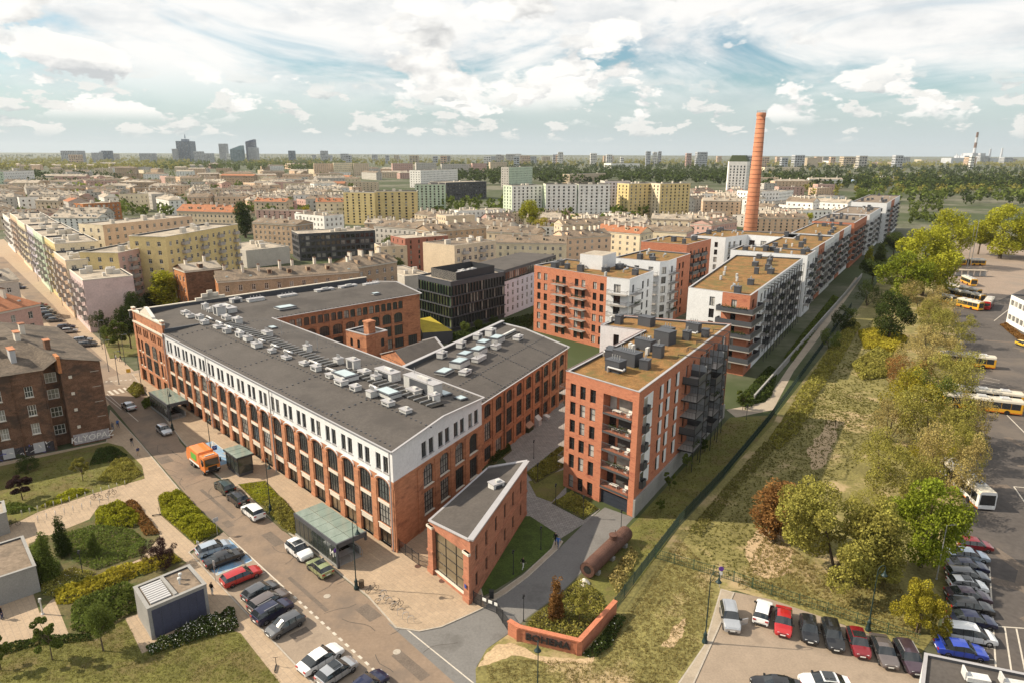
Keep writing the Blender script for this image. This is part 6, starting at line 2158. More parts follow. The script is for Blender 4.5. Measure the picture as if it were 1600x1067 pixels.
def white_tower():
 p = quad_from(1134, 253, 1158, 253, 54, 20)
 d0 = spot(1146, 318)
 k = FPX / d0.y
 a = Vector((sp2(1134, 318)[0], d0.y))
 w = 24 / k * 1.02
 B = Building('tower_block', 'tall white tower with dark green hipped crown beside the chimney', 'tower block', None, (a.x, a.y, 0))
 sc_ = d0.y / FPX
 H = sky_spot(1146, 253, d0.y).z
 poly = [(a.x, a.y), (a.x + w * 1.05, a.y - 4), (a.x + w * 1.05 + 9, a.y + 14), (a.x + 5, a.y + 20)]
 for i in range(4):
  L = math.dist(poly[i], poly[(i + 1) % 4])
  rows = [dict(z=2 + j * 2.95, h=1.9, w=1.5, us=evenly(max(2, int(L / 3.3)), .6, L - .6), skip=True, rec=.12) for j in range(int((H - 3) / 2.95))] if i < 2 else []
  B.facade(poly[i], poly[(i + 1) % 4], 0, H, W_WHITE, rows)
 r = MB()
 inn = inset(poly, 3.2)
 zt = H + 6.5
 for i in range(4):
  j = (i + 1) % 4
  r.quad((*poly[i], H), (*poly[j], H), (*inn[j], zt), (*inn[i], zt))
 r.poly([(*q, zt) for q in inn])
 B.part('roof', r, mat('green_roof', (.055, .07, .035), .8, var=.15))
 B.finish()

white_tower()

def brick_stack():
 g = spot(1171, 372)
 k = g.y / FPX
 c = Vector((g.x, g.y))
 top = sky_spot(1183, 176.5, g.y).z
 r0, r1 = 10.2 * k, 6.2 * k
 B = Building('brick_chimney', 'tall tapering orange brick factory chimney with iron hoops', 'chimney', None, (c.x, c.y, 0))
 b = MB()
 b.lathe([(r0 * 1.06, 0), (r0, 3), (r1, top - 2.5), (r1 * 1.0, top - 2.5), (r1 * 1.10, top - 2.0), (r1 * 1.10, top - .4), (r1 * .9, top), (r1 * .7, top), (r1 * .7, top - 3)], 28, (c.x, c.y, 0))
 B.part('shaft', b, M_STACK, True)
 for i in range(26):
  z = 4 + (top - 8) * i / 25
  rr = r0 + (r1 - r0) * (z - 3) / (top - 5.5)
  h = MB()
  h.lathe([(rr * .99, 0), (rr + .05, .02), (rr + .05, .22), (rr * .99, .24)], 28, (c.x, c.y, z))
  B.part('iron_hoop', h, M_RUST)
 lad = MB()
 n = 60
 for i in range(n):
  z = 3 + (top - 4) * i / n
  rr = r0 + (r1 - r0) * (z - 3) / (top - 5.5) + .25
  an = R(-50)
  lad.box(c.x + rr * math.cos(an) - .25, c.x + rr * math.cos(an) + .25, c.y + rr * math.sin(an) - .04, c.y + rr * math.sin(an) + .04, z, z + .08)
 B.part('ladder', lad, M_RUST)
 rl = MB()
 for i in range(18):
  a = 2 * math.pi * i / 18
  x, y = c.x + r1 * math.cos(a), c.y + r1 * math.sin(a)
  rl.box(x - .05, x + .05, y - .05, y + .05, top - .4, top + 1.2)
  a2 = 2 * math.pi * (i + 1) / 18
  rl.tube((x, y, top + 1.1), (c.x + r1 * math.cos(a2), c.y + r1 * math.sin(a2), top + 1.1), .05, n=4)
 B.part('crown_railing', rl, M_COPING)
 B.finish()

brick_stack()

# ---- far skyline
def tower(name, label, x0, x1, yt, dist, m, depth=None, cat='skyscraper', spire=0, floors=20, slope=0, bay=6.0, group=None):
 xa, xb = sky_spot(x0, yt, dist).x, sky_spot(x1, yt, dist).x
 H = max(12.0, sky_spot((x0 + x1) / 2, yt, dist).z)
 d = depth or (xb - xa) * .9
 poly = [(xa, dist), (xb, dist), (xb, dist + d), (xa, dist + d)]
 B = Building(name, label, cat, group, ((xa + xb) / 2, dist, 0))
 w = (xb - xa)
 n = max(2, min(9, int(w / bay)))
 fl = max(3, min(floors, int(H / 3.5)))
 pit = (H - 3) / fl
 for i in range(4):
  L = math.dist(poly[i], poly[(i + 1) % 4])
  rows = [dict(z=2 + j * pit, h=pit * .6, w=L / n * .72, us=evenly(n, .5, L - .5), skip=True, rec=.4) for j in range(fl)] if i != 2 else []
  B.facade(poly[i], poly[(i + 1) % 4], 0, H, m, rows)
 r = MB()
 r.poly([(*p, H) for p in poly])
 if slope:
  r.poly([(*poly[0], H), (*poly[1], H), (*poly[1], H + slope)])
  r.poly([(*poly[1], H), (*poly[2], H), (*poly[2], H + slope), (*poly[1], H + slope)])
  r.poly([(*poly[0], H), (*poly[1], H + slope), (*poly[2], H + slope), (*poly[3], H)])
  r.poly([(*poly[2], H), (*poly[3], H), (*poly[2], H + slope)])
 B.part('roof', r, M_ROOF_P if not slope else m)
 if spire:
  s = MB()
  cx, cy = (xa + xb) / 2, dist + d / 2
  s.box(cx - w * .2, cx + w * .2, cy - w * .2, cy + w * .2, H, H + spire * .3)
  s.tube((cx, cy, H + spire * .4), (cx, cy, H + spire), w * .05, w * .02, 5)
  B.part('spire', s, m)
 B.finish()

T_BLUE = mat('tower_blue', (.10, .15, .22), .3, var=.1, scale=.05, fine=.4)
T_NAVY = mat('tower_navy', (.035, .06, .13), .3, var=.1, scale=.05, fine=.4)
T_PALE = mat('tower_pale', (.45, .47, .50), .6, var=.1, scale=.05, fine=.4)
T_TEAL = mat('tower_teal', (.12, .22, .26), .3, var=.1, scale=.05, fine=.4)
tower('skyscraper', 'grey-blue skyscraper with green crown and mast, left of the skyline group', 274, 296, 221, 4200, T_BLUE, spire=40)
tower('skyscraper', 'low shoulder tower left of the masted skyscraper', 268, 275, 233, 4150, T_PALE)
tower('skyscraper', 'pale slender tower left of the blue slanted one', 341, 352, 225, 4500, T_PALE)
tower('skyscraper', 'broad blue glass tower with sloping roof on the skyline', 359, 376, 234, 4000, T_TEAL, slope=22)
tower('skyscraper', 'dark navy tower, tallest at the right of the skyline group', 383, 396, 222, 4300, T_NAVY, slope=14)
tower('skyscraper', 'pale tower in front of the navy one', 387, 400, 231, 4100, T_PALE)
rng = random.Random(77)
LANDMARKS = [(-20, 'the left picture edge'), (60, 'the street of the pastel row'), (106, 'the broad pale skyline block'), (164, 'the blue-grey skyline block'), (226, 'the low pale skyline block'), (285, 'the masted skyscraper'), (346, 'the slender pale tower'), (392, 'the navy tower'), (454, 'the lone small dark block'), (505, 'the lone pale block'), (560, 'the left yellow slab section'), (618, 'the right yellow slab section'), (672, 'the yellow-green slab'),
   (730, 'the low black office'), (812, 'the blue-grey slab'), (876, 'the slim white point block'), (928, 'the broad white point block'), (965, 'the grey-mauve slab'), (1021, 'the three point blocks'), (1056, 'the right yellow slab'), (1146, 'the white tower'), (1180, 'the brick chimney'), (1225, 'the white terraced block'), (1270, 'the sand-coloured boxy block'), (1322, 'the white block group'), (1380, 'the blue warehouse'), (1460, 'the long white warehouse'), (1522, 'the banded power chimney'), (1560, 'the thin power stacks'), (1620, 'the right picture edge')]
LCOUNT = {}

def beside(px):
 d, x, nm = min((abs(px - x), x, nm) for x, nm in LANDMARKS)
 return ('just left of ' if px < x - 8 else 'just right of ' if px > x + 8 else 'in line with ') + nm

far = [(94, 119, 236, 3600, T_PALE, 'broad pale block left on the far skyline'), (142, 154, 239, 3600, T_PALE, 'small pale block left on the far skyline'), (158, 170, 236, 3700, T_BLUE, 'blue-grey block left on the far skyline'), (217, 236, 240, 3600, T_PALE, 'low pale block between left blocks and skyline towers'),
  (302, 314, 237, 3700, T_PALE, 'stepped pale block right of the masted skyscraper'), (318, 330, 240, 3600, T_PALE, 'low pale block before the slender tower'), (450, 459, 236, 3900, T_BLUE, 'lone small dark block on the horizon right of the towers'), (500, 510, 236, 3900, T_PALE, 'lone pale block on the horizon above the pink slabs'),
  (872, 880, 238, 3000, W_WHITE, 'slim white point block on the horizon left of centre trees'), (923, 933, 240, 2900, W_WHITE, 'broad white point block on the horizon'), (948, 957, 242, 2900, W_WHITE, 'short white point block on the horizon'), (1010, 1017, 237, 3300, T_PALE, 'leftmost of the three point blocks by the blue roof'), (1021, 1027, 238, 3300, W_WHITE, 'middle of the three point blocks by the blue roof'), (1029, 1034, 237, 3300, T_PALE, 'rightmost of the three point blocks by the blue roof'),
  (1073, 1081, 240, 3000, W_ROSE, 'reddish point block left of the white tower'), (1090, 1106, 238, 3000, T_PALE, 'pale double block left of the white tower')]
for (x0, x1, yt, dist, m, lab) in far:
 tower('far_block', lab, x0, x1, yt, dist, m, cat='building', floors=8)
for i in range(64):                                   # small blocks strung along the horizon
 x = rng.uniform(-60, 1680)
 dist = rng.uniform(2600, 5200)
 w = rng.uniform(5, 16)
 yt = rng.choice((rng.uniform(240.0, 242.0), rng.uniform(242, 245), rng.uniform(243, 245.5))) + (x - 800) * .0044
 m = rng.choice((T_PALE, W_WHITE, W_SAND, W_GREY, W_PEACH, T_PALE))
 tone = {'tower_pale': 'pale grey', 'render_white': 'white', 'render_sand': 'sandy', 'render_grey': 'grey', 'render_peach': 'peach'}[m.name]
 size = 'slim' if w < 8.5 else 'broad' if w > 12.5 else 'mid-sized'
 rise_ = 'low' if yt - (x - 800) * .0044 > 242.2 else 'taller'
 side = 'left of the skyline towers' if x < 260 else 'between the skyline towers and the white slabs' if x < 800 else 'above the white and yellow slabs' if x < 1130 else 'right of the brick chimney'
 tower('far_block', '%s %s %s far block %s' % (rise_, size, tone, beside(x + w / 2)), x, x + w, yt, dist, m, cat='building', floors=5, bay=9, group='far housing blocks on the horizon ' + side)

def power_station():
 B = Building('power_station', 'far power station with banded tall chimney at the right horizon', 'power station', None, (0, 0, 0))
 D = 5200.0
 X = lambda px: sky_spot(px, 240, D).x
 Zt = lambda py: max(15.0, sky_spot(1530, py, D).z)
 for (px, py, r) in ((1522, 207, 8), (1547, 233, 6), (1565, 232, 6), (1504, 240, 5), (1496, 241, 5)):
  n = 6
  top = Zt(py)
  for j in range(n):
   z0, z1 = top * j / n, top * (j + 1) / n
   b = MB()
   b.tube((X(px), D, z0), (X(px), D, z1), r * (1.5 - .6 * j / n), r * (1.5 - .6 * (j + 1) / n), 10)
   B.part('chimney_band', b, T_PALE if j % 2 == 0 or py > 210 else M_BRICK_D)
 for (x0, x1, yt) in ((1480, 1560, 247.5), (1512, 1520, 240), (1524, 1532, 240), (1500, 1540, 244)):
  b = MB()
  b.box(X(x0), X(x1), D - 60, D + 60, 0, Zt(yt))
  B.part('hall', b, T_PALE)
 B.finish()

power_station()

# ---- city fill: terraces of old houses between the landmarks
def fill_city():
 rng = random.Random(21)
 taken = []
 for o in bpy.data.objects:
  if o.get('category') and o.parent is None and o.type == 'EMPTY':
   taken.append((o.location.x, o.location.y))
 kinds = [(W_SAND, 'sand-coloured'), (W_CREAM, 'cream'), (W_BROWN, 'brown'), (W_GREY, 'grey'), (W_WHITE, 'white'), (W_PEACH, 'peach'), (W_ROSE, 'rose')]
 roofs = [(M_ROOF_B, 'brown-roofed'), (M_ROOF_P, 'pale-roofed'), (M_TILE, 'red-roofed')]
 n = 0
 spots = []
 bands = [  # photo rows (foot), columns, count, size
  (330, 362, -40, 150, 16), (316, 336, -40, 540, 40), (300, 318, -40, 560, 46), (284, 300, 60, 560, 40), (330, 350, 400, 540, 14),
  (366, 380, 560, 1000, 20), (352, 362, 690, 1010, 12), (318, 338, 1040, 1180, 16), (352, 366, 1080, 1240, 10), (336, 350, 1180, 1330, 8), (272, 284, 100, 700, 26), (262, 272, 30, 660, 26), (290, 310, 1180, 1300, 8), (254, 262, 1180, 1420, 16)]
 for (y0, y1, xa, xb, cnt) in bands:
  tries = 0
  got = 0
  while got < cnt and tries < cnt * 25:
   tries += 1
   px, py = rng.uniform(xa, xb), rng.uniform(y0, y1)
   p = spot(px, py)
   L = rng.uniform(16, 42) * (1.0 if py > 300 else 1.5)
   D = rng.uniform(11, 13)
   if any(abs(p.x - q[0]) < (L + q[2]) * .46 and abs(p.y - q[1]) < (22 if py > 320 else 26) for q in spots):
    continue
   if any(math.dist((p.x, p.y), t) < 20 for t in taken):
    continue
   ang = rng.choice((R(40), R(130), R(5), R(-8))) + rng.uniform(-.08, .08)
   spots.append((p.x, p.y, L))
   got += 1
   d = Vector((math.cos(ang), math.sin(ang)))
   nn = Vector((-d.y, d.x))
   c = Vector((p.x, p.y))
   poly = [tuple(c - d * L / 2), tuple(c + d * L / 2), tuple(c + d * L / 2 + nn * D), tuple(c - d * L / 2 + nn * D)]
   (wm, wn), (rm, rn) = rng.choice(kinds), rng.choice(roofs[:2] if rng.random() < .85 else roofs)
   zone = ('at the left beyond the pastel row' if px < 260 else 'left of the yellow slabs' if px < 540 else 'below the yellow and white slabs' if px < 1000 else 'around the chimney foot' if px < 1200 else 'right of the chimney') if py > 300 else \
     ('far behind at the left' if px < 300 else 'far behind the yellow slabs' if px < 800 else 'far behind right of the chimney')
   h = rng.uniform(11, 15.5) if py < 345 else rng.uniform(7.5, 10)
   flat = rng.random() < .35
   lab = '%s %s %s old house %s, %s' % ('long' if L > 34 else 'short' if L < 22 else 'mid-length', wn, rn if not flat else 'flat-roofed', beside(px), 'near row' if py > 340 else 'middle rows' if py > 310 else 'far rows' if py > 285 else 'farthest rows')
   block('tenement', lab, 'tenement', poly, h, wm, 'flat' if flat else 'gable', rm, 4, 3.9 if py > 310 else 4.8, 1.15, 1.5, fr=False, rise=rng.uniform(2, 3.4), nch=6 if py > 315 else 3 if py > 290 else 1, clutter=2, group='old houses ' + zone, seed=n, hip=rng.choice((0, 0, .15)))
   n += 1
 return spots

CITY = fill_city()
hal = [(1390, 1530, 277, 281, W_WHITE, 'long low white warehouse hall right of the chimney'), (1360, 1400, 283, 287, W_BLUE, 'low blue warehouse left of the long white hall'), (955, 1000, 256, 264, W_WHITE, 'white hall with a blue pitched roof in the far trees'), (1195, 1260, 262, 268, W_CREAM, 'long cream shed beyond the chimney'),
  (1300, 1340, 252, 258, W_WHITE, 'white block group beyond the trees right of the chimney'), (1440, 1490, 250, 254, W_CREAM, 'cream hall near the power station'), (1490, 1590, 249, 253, M_BRICK_D, 'dark red works before the power station')]
for (x0, x1, yt, yb, m, lab) in hal:
 slab('warehouse', lab, x0, yt, x1, yt, yb, 60, m, 2, None, 12, 'warehouse', 2, 4.0)

# ================================================================== vegetation
LF = dict(
 dark=leaf_mat('leaf_dark', (.055, .075, .022)), mid=leaf_mat('leaf_mid', (.115, .145, .034)), bright=leaf_mat('leaf_bright', (.205, .245, .028)),
 yellow=leaf_mat('leaf_yellow', (.32, .275, .035)), olive=leaf_mat('leaf_olive', (.265, .245, .060)), tan=leaf_mat('leaf_tan', (.31, .25, .095)), dry=leaf_mat('grass_dry', (.26, .215, .085), .4, .4), grass=leaf_mat('grass_green', (.185, .175, .055), .4, .4),
 rust=leaf_mat('leaf_rust', (.235, .125, .045)), purple=leaf_mat('leaf_purple', (.055, .032, .030)), lime=leaf_mat('leaf_lime', (.31, .31, .032)), white=leaf_mat('leaf_white', (.55, .54, .48), .2))
M_FLOWER = mat('hedge_flower', (.75, .73, .66), .8, var=.1)

def leaf_mesh(name, centers, size, rng, m, up=.35, stretch=1.0):
 """one small face per leaf, random tilt"""
 n = len(centers)
 c = np.asarray(centers, float)
 a = rng.normal(0, 1, (n, 3))
 a /= np.linalg.norm(a, axis=1)[:, None]
 b = rng.normal(0, 1, (n, 3))
 b -= (b * a).sum(1)[:, None] * a
 b /= np.linalg.norm(b, axis=1)[:, None]
 s = size * rng.uniform(.6, 1.3, n)[:, None]
 v = np.empty((n, 4, 3))
 v[:, 0] = c - a * s * stretch
 v[:, 1] = c + b * s * .7
 v[:, 2] = c + a * s * stretch
 v[:, 3] = c - b * s * .7
 me = bpy.data.meshes.new(name)
 me.vertices.add(n * 4)
 me.vertices.foreach_set('co', v.reshape(-1))
 me.loops.add(n * 4)
 me.loops.foreach_set('vertex_index', np.arange(n * 4, dtype=np.int32))
 me.polygons.add(n)
 me.polygons.foreach_set('loop_start', np.arange(0, n * 4, 4, dtype=np.int32))
 me.materials.append(m)
 me.update(calc_edges=True)
 return me

def crown_points(kind, n, rng):
 """leaf places in a unit tree (height 1) made of overlapping uneven clumps"""
 pts = []
 if kind == 'tall':
  lobes = [((rng.normal(0, .035), rng.normal(0, .035), z), .075 + .05 * math.sin(math.pi * (z - .1) / .9)) for z in np.linspace(.14, .93, 26)]
 elif kind == 'conifer':
  lobes = [((rng.normal(0, .03), rng.normal(0, .03), z), .04 + .15 * (1 - z)) for z in np.linspace(.10, .94, 24)]
 elif kind == 'bush':
  lobes = []
  for i in range(34):
   a = rng.uniform(0, 2 * math.pi)
   r = .46 * math.sqrt(rng.uniform(0, 1))
   z = rng.uniform(.12, .86 - .9 * r * r)
   lobes.append(((r * math.cos(a), r * math.sin(a), z), rng.uniform(.08, .15)))
 elif kind == 'full':
  lobes = []
  for i in range(44):
   d = rng.normal(0, 1, 3)
   d /= np.linalg.norm(d)
   r = rng.uniform(.3, 1.0) ** .5
   z = .50 + d[2] * r * .40
   k = .36 * (1 - .35 * abs(z - .42) / .5)
   lobes.append(((d[0] * r * k, d[1] * r * k, z), rng.uniform(.07, .14)))
 elif kind == 'open':
  lobes = []
  for i in range(16):
   a = rng.uniform(0, 2 * math.pi)
   r = .26 * math.sqrt(rng.uniform(0, 1))
   lobes.append(((r * math.cos(a), r * math.sin(a), rng.uniform(.34, .93)), rng.uniform(.05, .10)))
 else:
  lobes = []
  for i in range(30):
   d = rng.normal(0, 1, 3)
   d /= np.linalg.norm(d)
   r = rng.uniform(.35, 1.0) ** .6
   lobes.append(((d[0] * r * .30, d[1] * r * .30, .60 + d[2] * r * .29), rng.uniform(.09, .16)))
 w = np.array([l[1] ** 2 for l in lobes])
 w /= w.sum()
 k = rng.choice(len(lobes), n, p=w)
 C = np.array([l[0] for l in lobes])[k]
 Rr = np.array([l[1] for l in lobes])[k]
 d = rng.normal(0, 1, (n, 3))
 d /= np.linalg.norm(d, axis=1)[:, None]
 rad = rng.uniform(.25, 1.0, n) ** .45
 return C + d * (Rr * rad)[:, None], lobes

TREES = {}

def tree_meshes(kind, seed, n, leaf):
 key = (kind, seed, n)
 if key in TREES:
  return TREES[key]
 rng = np.random.default_rng(seed * 17 + len(kind))
 pts, lobes = crown_points(kind, n, rng)
 pts[:, 2] = np.maximum(pts[:, 2], .01)
 cm = leaf_mesh('crown', pts, leaf, rng, LF['mid'])
 b = MB()
 if kind == 'bush':
  for i in range(5):
   l = lobes[rng.integers(len(lobes))][0]
   b.tube((rng.normal(0, .02), rng.normal(0, .02), 0), (l[0] * .7, l[1] * .7, l[2] * .9), .016, .004, 5)
 else:
  th = {'tall': .9, 'conifer': .85, 'open': .7}.get(kind, .55)
  b.tube((0, 0, 0), (0.01, 0, th * .5), .024 if kind != 'open' else .014, .016 if kind != 'open' else .010, 7)
  b.tube((.01, 0, th * .5), (0, .01, th), .016 if kind != 'open' else .010, .005, 6)
  if kind in ('round', 'open', 'full'):
   for l, r in lobes[:9]:
    b.tube((.005, 0, th * rng.uniform(.5, .9)), l, .008, .002, 4)
 tm = b.mesh('trunk', M_BARK)
 TREES[key] = (cm, tm)
 return cm, tm

def plant_tree(label, x, y, h, wide, kind, leafm, seed=0, n=3800, leaf=.020, name='tree', group=None, cat='tree', rz=None):
 cm, tm = tree_meshes(kind, seed % 3, int(n * 1.9), leaf * .72)
 t = thing(name, label, cat, (x, y, 0), (seed * 1.7) % 6.28, group)
 t.scale = (wide, wide, h)
 o = put('crown', cm, t)
 swap_mat(o, LF[leafm])
 put('trunk', tm, t)
 return t

BASEW = {'round': .86, 'bush': 1.20, 'full': .86, 'tall': .25, 'conifer': .34, 'open': .62}

def tree_px(label, xb, yb, yt, wpx, kind, leafm, seed=0, n=3800, leaf=.020, name='tree', group=None, cat='tree'):
 g = spot(xb, yb)
 lo, hi = .3, 45.0
 for _ in range(40):
  m = (lo + hi) / 2
  v = Vector((g.x, g.y, m)) - Vector((0, 0, CAM_H))
  py = 533.5 - FPX * v.dot(_up) / v.dot(_fwd)
  if py > yt:
   lo = m
  else:
   hi = m
 d = (Vector((g.x, g.y, 0)) - Vector((0, 0, CAM_H))).dot(_fwd)
 wide = wpx * d / FPX / BASEW[kind]
 return plant_tree(label, g.x, g.y, m, wide, kind, leafm, seed, n, leaf, name, group, cat)

tree_list = [
 # right of the fence
 ('large spreading olive tree beside the bare dirt patch', 1300, 900, 740, 215, 'bush', 'olive', 0, 14000, .015),
 ('darker green tree grown into the right of the spreading olive tree', 1352, 915, 775, 110, 'full', 'olive', 1, 6000, .018),
 ('bright green round tree beside the staff cars', 1438, 885, 734, 128, 'full', 'bright', 2, 8000, .017),
 ('small yellow-green tree at the corner of the car lot', 1432, 988, 903, 98, 'bush', 'yellow', 1, 7000, .020),
 ('rust-brown sapling at the left of the spreading olive tree', 1208, 842, 752, 52, 'tall', 'rust', 0, 3800, .016),
 ('olive bushy tree, first of the thicket above the spreading tree', 1395, 800, 672, 125, 'bush', 'olive', 2, 7000, .017),
 ('brownish bushy tree in the thicket by the solar-roofed bus', 1462, 770, 640, 115, 'bush', 'tan', 0, 7000, .017),
 ('green-olive bushy tree at the meadow side of the thicket', 1360, 745, 655, 95, 'bush', 'olive', 1, 5500, .018),
 ('wide olive tree in the thicket beside the two long buses', 1440, 705, 585, 140, 'bush', 'olive', 0, 7000, .017),
 ('tan bare-looking tree poking towards the long buses', 1495, 690, 590, 85, 'bush', 'tan', 2, 5500, .018),
 ('yellow-flecked bushy tree in the middle of the thicket', 1405, 655, 560, 105, 'bush', 'yellow', 1, 5500, .018),
 ('olive tree between the half-hidden bus and the meadow', 1460, 625, 530, 115, 'bush', 'olive', 2, 6000, .018),
 ('rusty brown shrub tree on the meadow edge of the thicket', 1400, 610, 540, 75, 'bush', 'rust', 0, 4500, .019),
 ('pale tan feathery tree, nearest of the feathery group', 1438, 570, 495, 110, 'bush', 'tan', 1, 6000, .016),
 ('pale olive feathery tree beside the depot yard', 1470, 540, 470, 80, 'bush', 'olive', 0, 5000, .017),
 ('pale tan feathery tree, farthest of the feathery group', 1455, 505, 445, 75, 'bush', 'tan', 2, 5000, .017),
 ('dark round tree with visible trunk standing in the meadow', 1388, 532, 450, 74, 'full', 'dark', 0, 5200, .019),
 ('big yellow-green tree left of the depot buses', 1440, 462, 345, 118, 'full', 'lime', 1, 7000, .017),
 ('yellow-green tree at the foot of the big one', 1408, 470, 385, 90, 'full', 'bright', 2, 5200, .018),
 ('tall lime tree beside the lamp masts', 1474, 418, 320, 80, 'full', 'lime', 0, 5000, .018),
 ('orange-tinged tree below the big yellow-green one', 1425, 490, 425, 80, 'bush', 'tan', 0, 4500, .018),
 ('big bright tree with forked trunk behind the depot yard', 1562, 404, 312, 98, 'full', 'lime', 2, 6500, .017),
 ('green tree at the right edge behind the depot yard', 1603, 402, 325, 70, 'full', 'mid', 1, 4000, .019),
 ('lower tree left of the forked bright tree', 1528, 398, 345, 50, 'round', 'bright', 0, 3800, .02),
 ('dark shrub tree beside the footpath bend', 1342, 478, 425, 48, 'bush', 'dark', 1, 3800, .02),
 ('dark shrub tree lower down the footpath', 1318, 515, 470, 44, 'bush', 'dark', 2, 3800, .02),
 ('dark tree at the end of the footpath', 1362, 445, 400, 50, 'round', 'dark', 0, 3800, .02),
 ('small green tree close to the footpath rail', 1295, 545, 510, 36, 'bush', 'mid', 0, 3000, .022),
 ('bright cone-shaped tree at the end of the white block row', 1357, 413, 383, 15, 'conifer', 'lime', 0, 2600, .024),
 ('second cone-shaped tree right of the bright cone', 1374, 412, 378, 19, 'conifer', 'mid', 1, 2600, .024),
 ('dark tree rising behind the cone-shaped pair', 1395, 405, 362, 42, 'round', 'dark', 2, 3000, .021),
 ('low olive bush filling the gap above the spreading tree', 1345, 815, 745, 80, 'bush', 'olive', 2, 4500, .018),
 ('yellowish bush between thicket and solar-roofed bus', 1440, 745, 660, 90, 'bush', 'yellow', 2, 5000, .018),
 ('olive bush on the yard side of the middle thicket', 1490, 735, 640, 70, 'bush', 'olive', 1, 4500, .018),
 ('tan bush on the meadow side of the middle thicket', 1375, 690, 610, 85, 'bush', 'tan', 1, 4500, .018),
 ('green bush tucked behind the wide olive tree', 1430, 645, 560, 90, 'bush', 'mid', 0, 4500, .018),
 ('olive bush beside the half-hidden bus', 1485, 600, 520, 70, 'bush', 'olive', 2, 4500, .018),
 ('tan bush between the feathery trees and the meadow', 1415, 590, 515, 80, 'bush', 'tan', 2, 4500, .018),
 ('olive bush below the orange-tinged tree', 1440, 525, 455, 80, 'bush', 'olive', 1, 4500, .018),
 # left and middle
 ('dark leafy tree at the factory corner', 205, 545, 470, 46, 'round', 'dark', 1, 4500, .019),
 ('lighter tree in front of the dark one at the factory corner', 188, 553, 495, 38, 'open', 'mid', 2, 3500, .02),
 ('small shrub tree on the corner lawn', 170, 540, 505, 30, 'bush', 'mid', 0, 3200, .022),
 ('dark tree against the blank pink gable', 215, 515, 455, 40, 'round', 'dark', 2, 3800, .02),
 ('dark shrub tree left against the blank pink gable', 160, 522, 482, 34, 'bush', 'dark', 1, 3200, .022),
 ('tall yellow-green tree before the yellow court block', 264, 492, 423, 36, 'tall', 'lime', 1, 4200, .018),
 ('dark tree beside the yellow-green one', 240, 490, 452, 36, 'round', 'dark', 0, 3200, .02),
 ('slim dark poplar above the low pale hall', 384, 372, 315, 22, 'tall', 'dark', 2, 3000, .02),
 ('tall yellow-green tree, left of the pair below the white slabs', 829, 368, 312, 46, 'round', 'lime', 2, 4200, .019),
 ('broad yellow-green tree, right of the pair below the white slabs', 858, 376, 336, 60, 'bush', 'yellow', 0, 4200, .019),
 ('green tree between the dark office and the red office', 612, 415, 365, 36, 'round', 'mid', 1, 3400, .02),
 ('low dark tree by the beige tenement', 622, 432, 402, 30, 'round', 'dark', 2, 3000, .022),
 ('round garden tree at the foot of the glass office', 727, 522, 500, 22, 'round', 'mid', 0, 2400, .024),
 ('second garden tree right of the round one by the glass office', 748, 518, 498, 20, 'round', 'mid', 1, 2400, .024),
 ('small dark garden tree before the lilac wing', 772, 507, 490, 20, 'bush', 'dark', 2, 2200, .025),
 # park in the left foreground
 ('dark conical tree in the park bed', 100, 868, 803, 24, 'conifer', 'dark', 1, 3600, .020),
 ('wider green conical tree nearest the concrete pavilion', 76, 905, 828, 32, 'conifer', 'mid', 2, 3600, .020),
 ('thin young conical tree right in the park bed', 150, 868, 826, 18, 'conifer', 'mid', 0, 2600, .022),
 ('dark purple shrub tree by the grey ventilation block', 252, 884, 838, 60, 'bush', 'purple', 1, 4200, .020),
 ('small round tree before the yellow bed', 162, 1018, 945, 56, 'round', 'mid', 2, 4200, .021),
 ('thin leaning young tree on the front lawn', 82, 1032, 968, 46, 'open', 'mid', 0, 3200, .022),
 ('young tree cut by the left edge of the front lawn', 2, 1048, 995, 40, 'open', 'mid', 1, 2600, .022),
 ('reddish shrub tree on the lawn of the derelict tenement', 36, 782, 738, 42, 'open', 'purple', 2, 3000, .022),
 ('small bare-looking tree near the tenement gable', 130, 752, 715, 30, 'open', 'olive', 1, 2400, .024),
 ('round shrub tree on the tenement lawn by the wall', 45, 735, 705, 44, 'bush', 'dark', 2, 3000, .022),
 # inside the fence
 ('rusty young conifer behind the lettered brick wall', 868, 968, 897, 26, 'conifer', 'rust', 1, 2600, .022),
 ('young tree before the rusty tank', 905, 975, 912, 34, 'open', 'olive', 2, 2600, .022),
 ('sapling on the side lawn near the concrete plinth', 1046, 766, 738, 20, 'open', 'mid', 0, 1600, .03),
 ('sapling on the side lawn, second from the plinth corner', 1072, 738, 708, 20, 'open', 'mid', 1, 1600, .03),
 ('sapling on the side lawn, third from the plinth corner', 1098, 708, 682, 18, 'open', 'dark', 2, 1600, .03),
 ('sapling on the side lawn, farthest by the footpath', 1160, 640, 610, 22, 'open', 'mid', 0, 1600, .03),
 ('sapling close to the garage ramp', 1032, 800, 778, 16, 'open', 'mid', 2, 1200, .03),
]
for i, (lab, xb, yb, yt, wpx, kind, lm, sd_, n_, lf_) in enumerate(tree_list):
 if kind == 'bush' and 1340 < xb < 1500 and yb < 830:       # the thicket is thin and loose
  xb, yt, n_ = xb + 12, yt + 8, int(n_ * .62)
 tree_px(lab, xb, yb, yt, wpx, kind, lm, sd_, n_, lf_)

def inside_poly(P, poly):
 x, y = P[:, 0], P[:, 1]
 c = np.zeros(len(P), bool)
 for i in range(len(poly)):
  (x1, y1), (x2, y2) = poly[i], poly[i - 1]
  if y1 == y2:
   continue
  hit = ((y1 > y) != (y2 > y)) & (x < (x2 - x1) * (y - y1) / (y2 - y1) + x1)
  c ^= hit
 return c

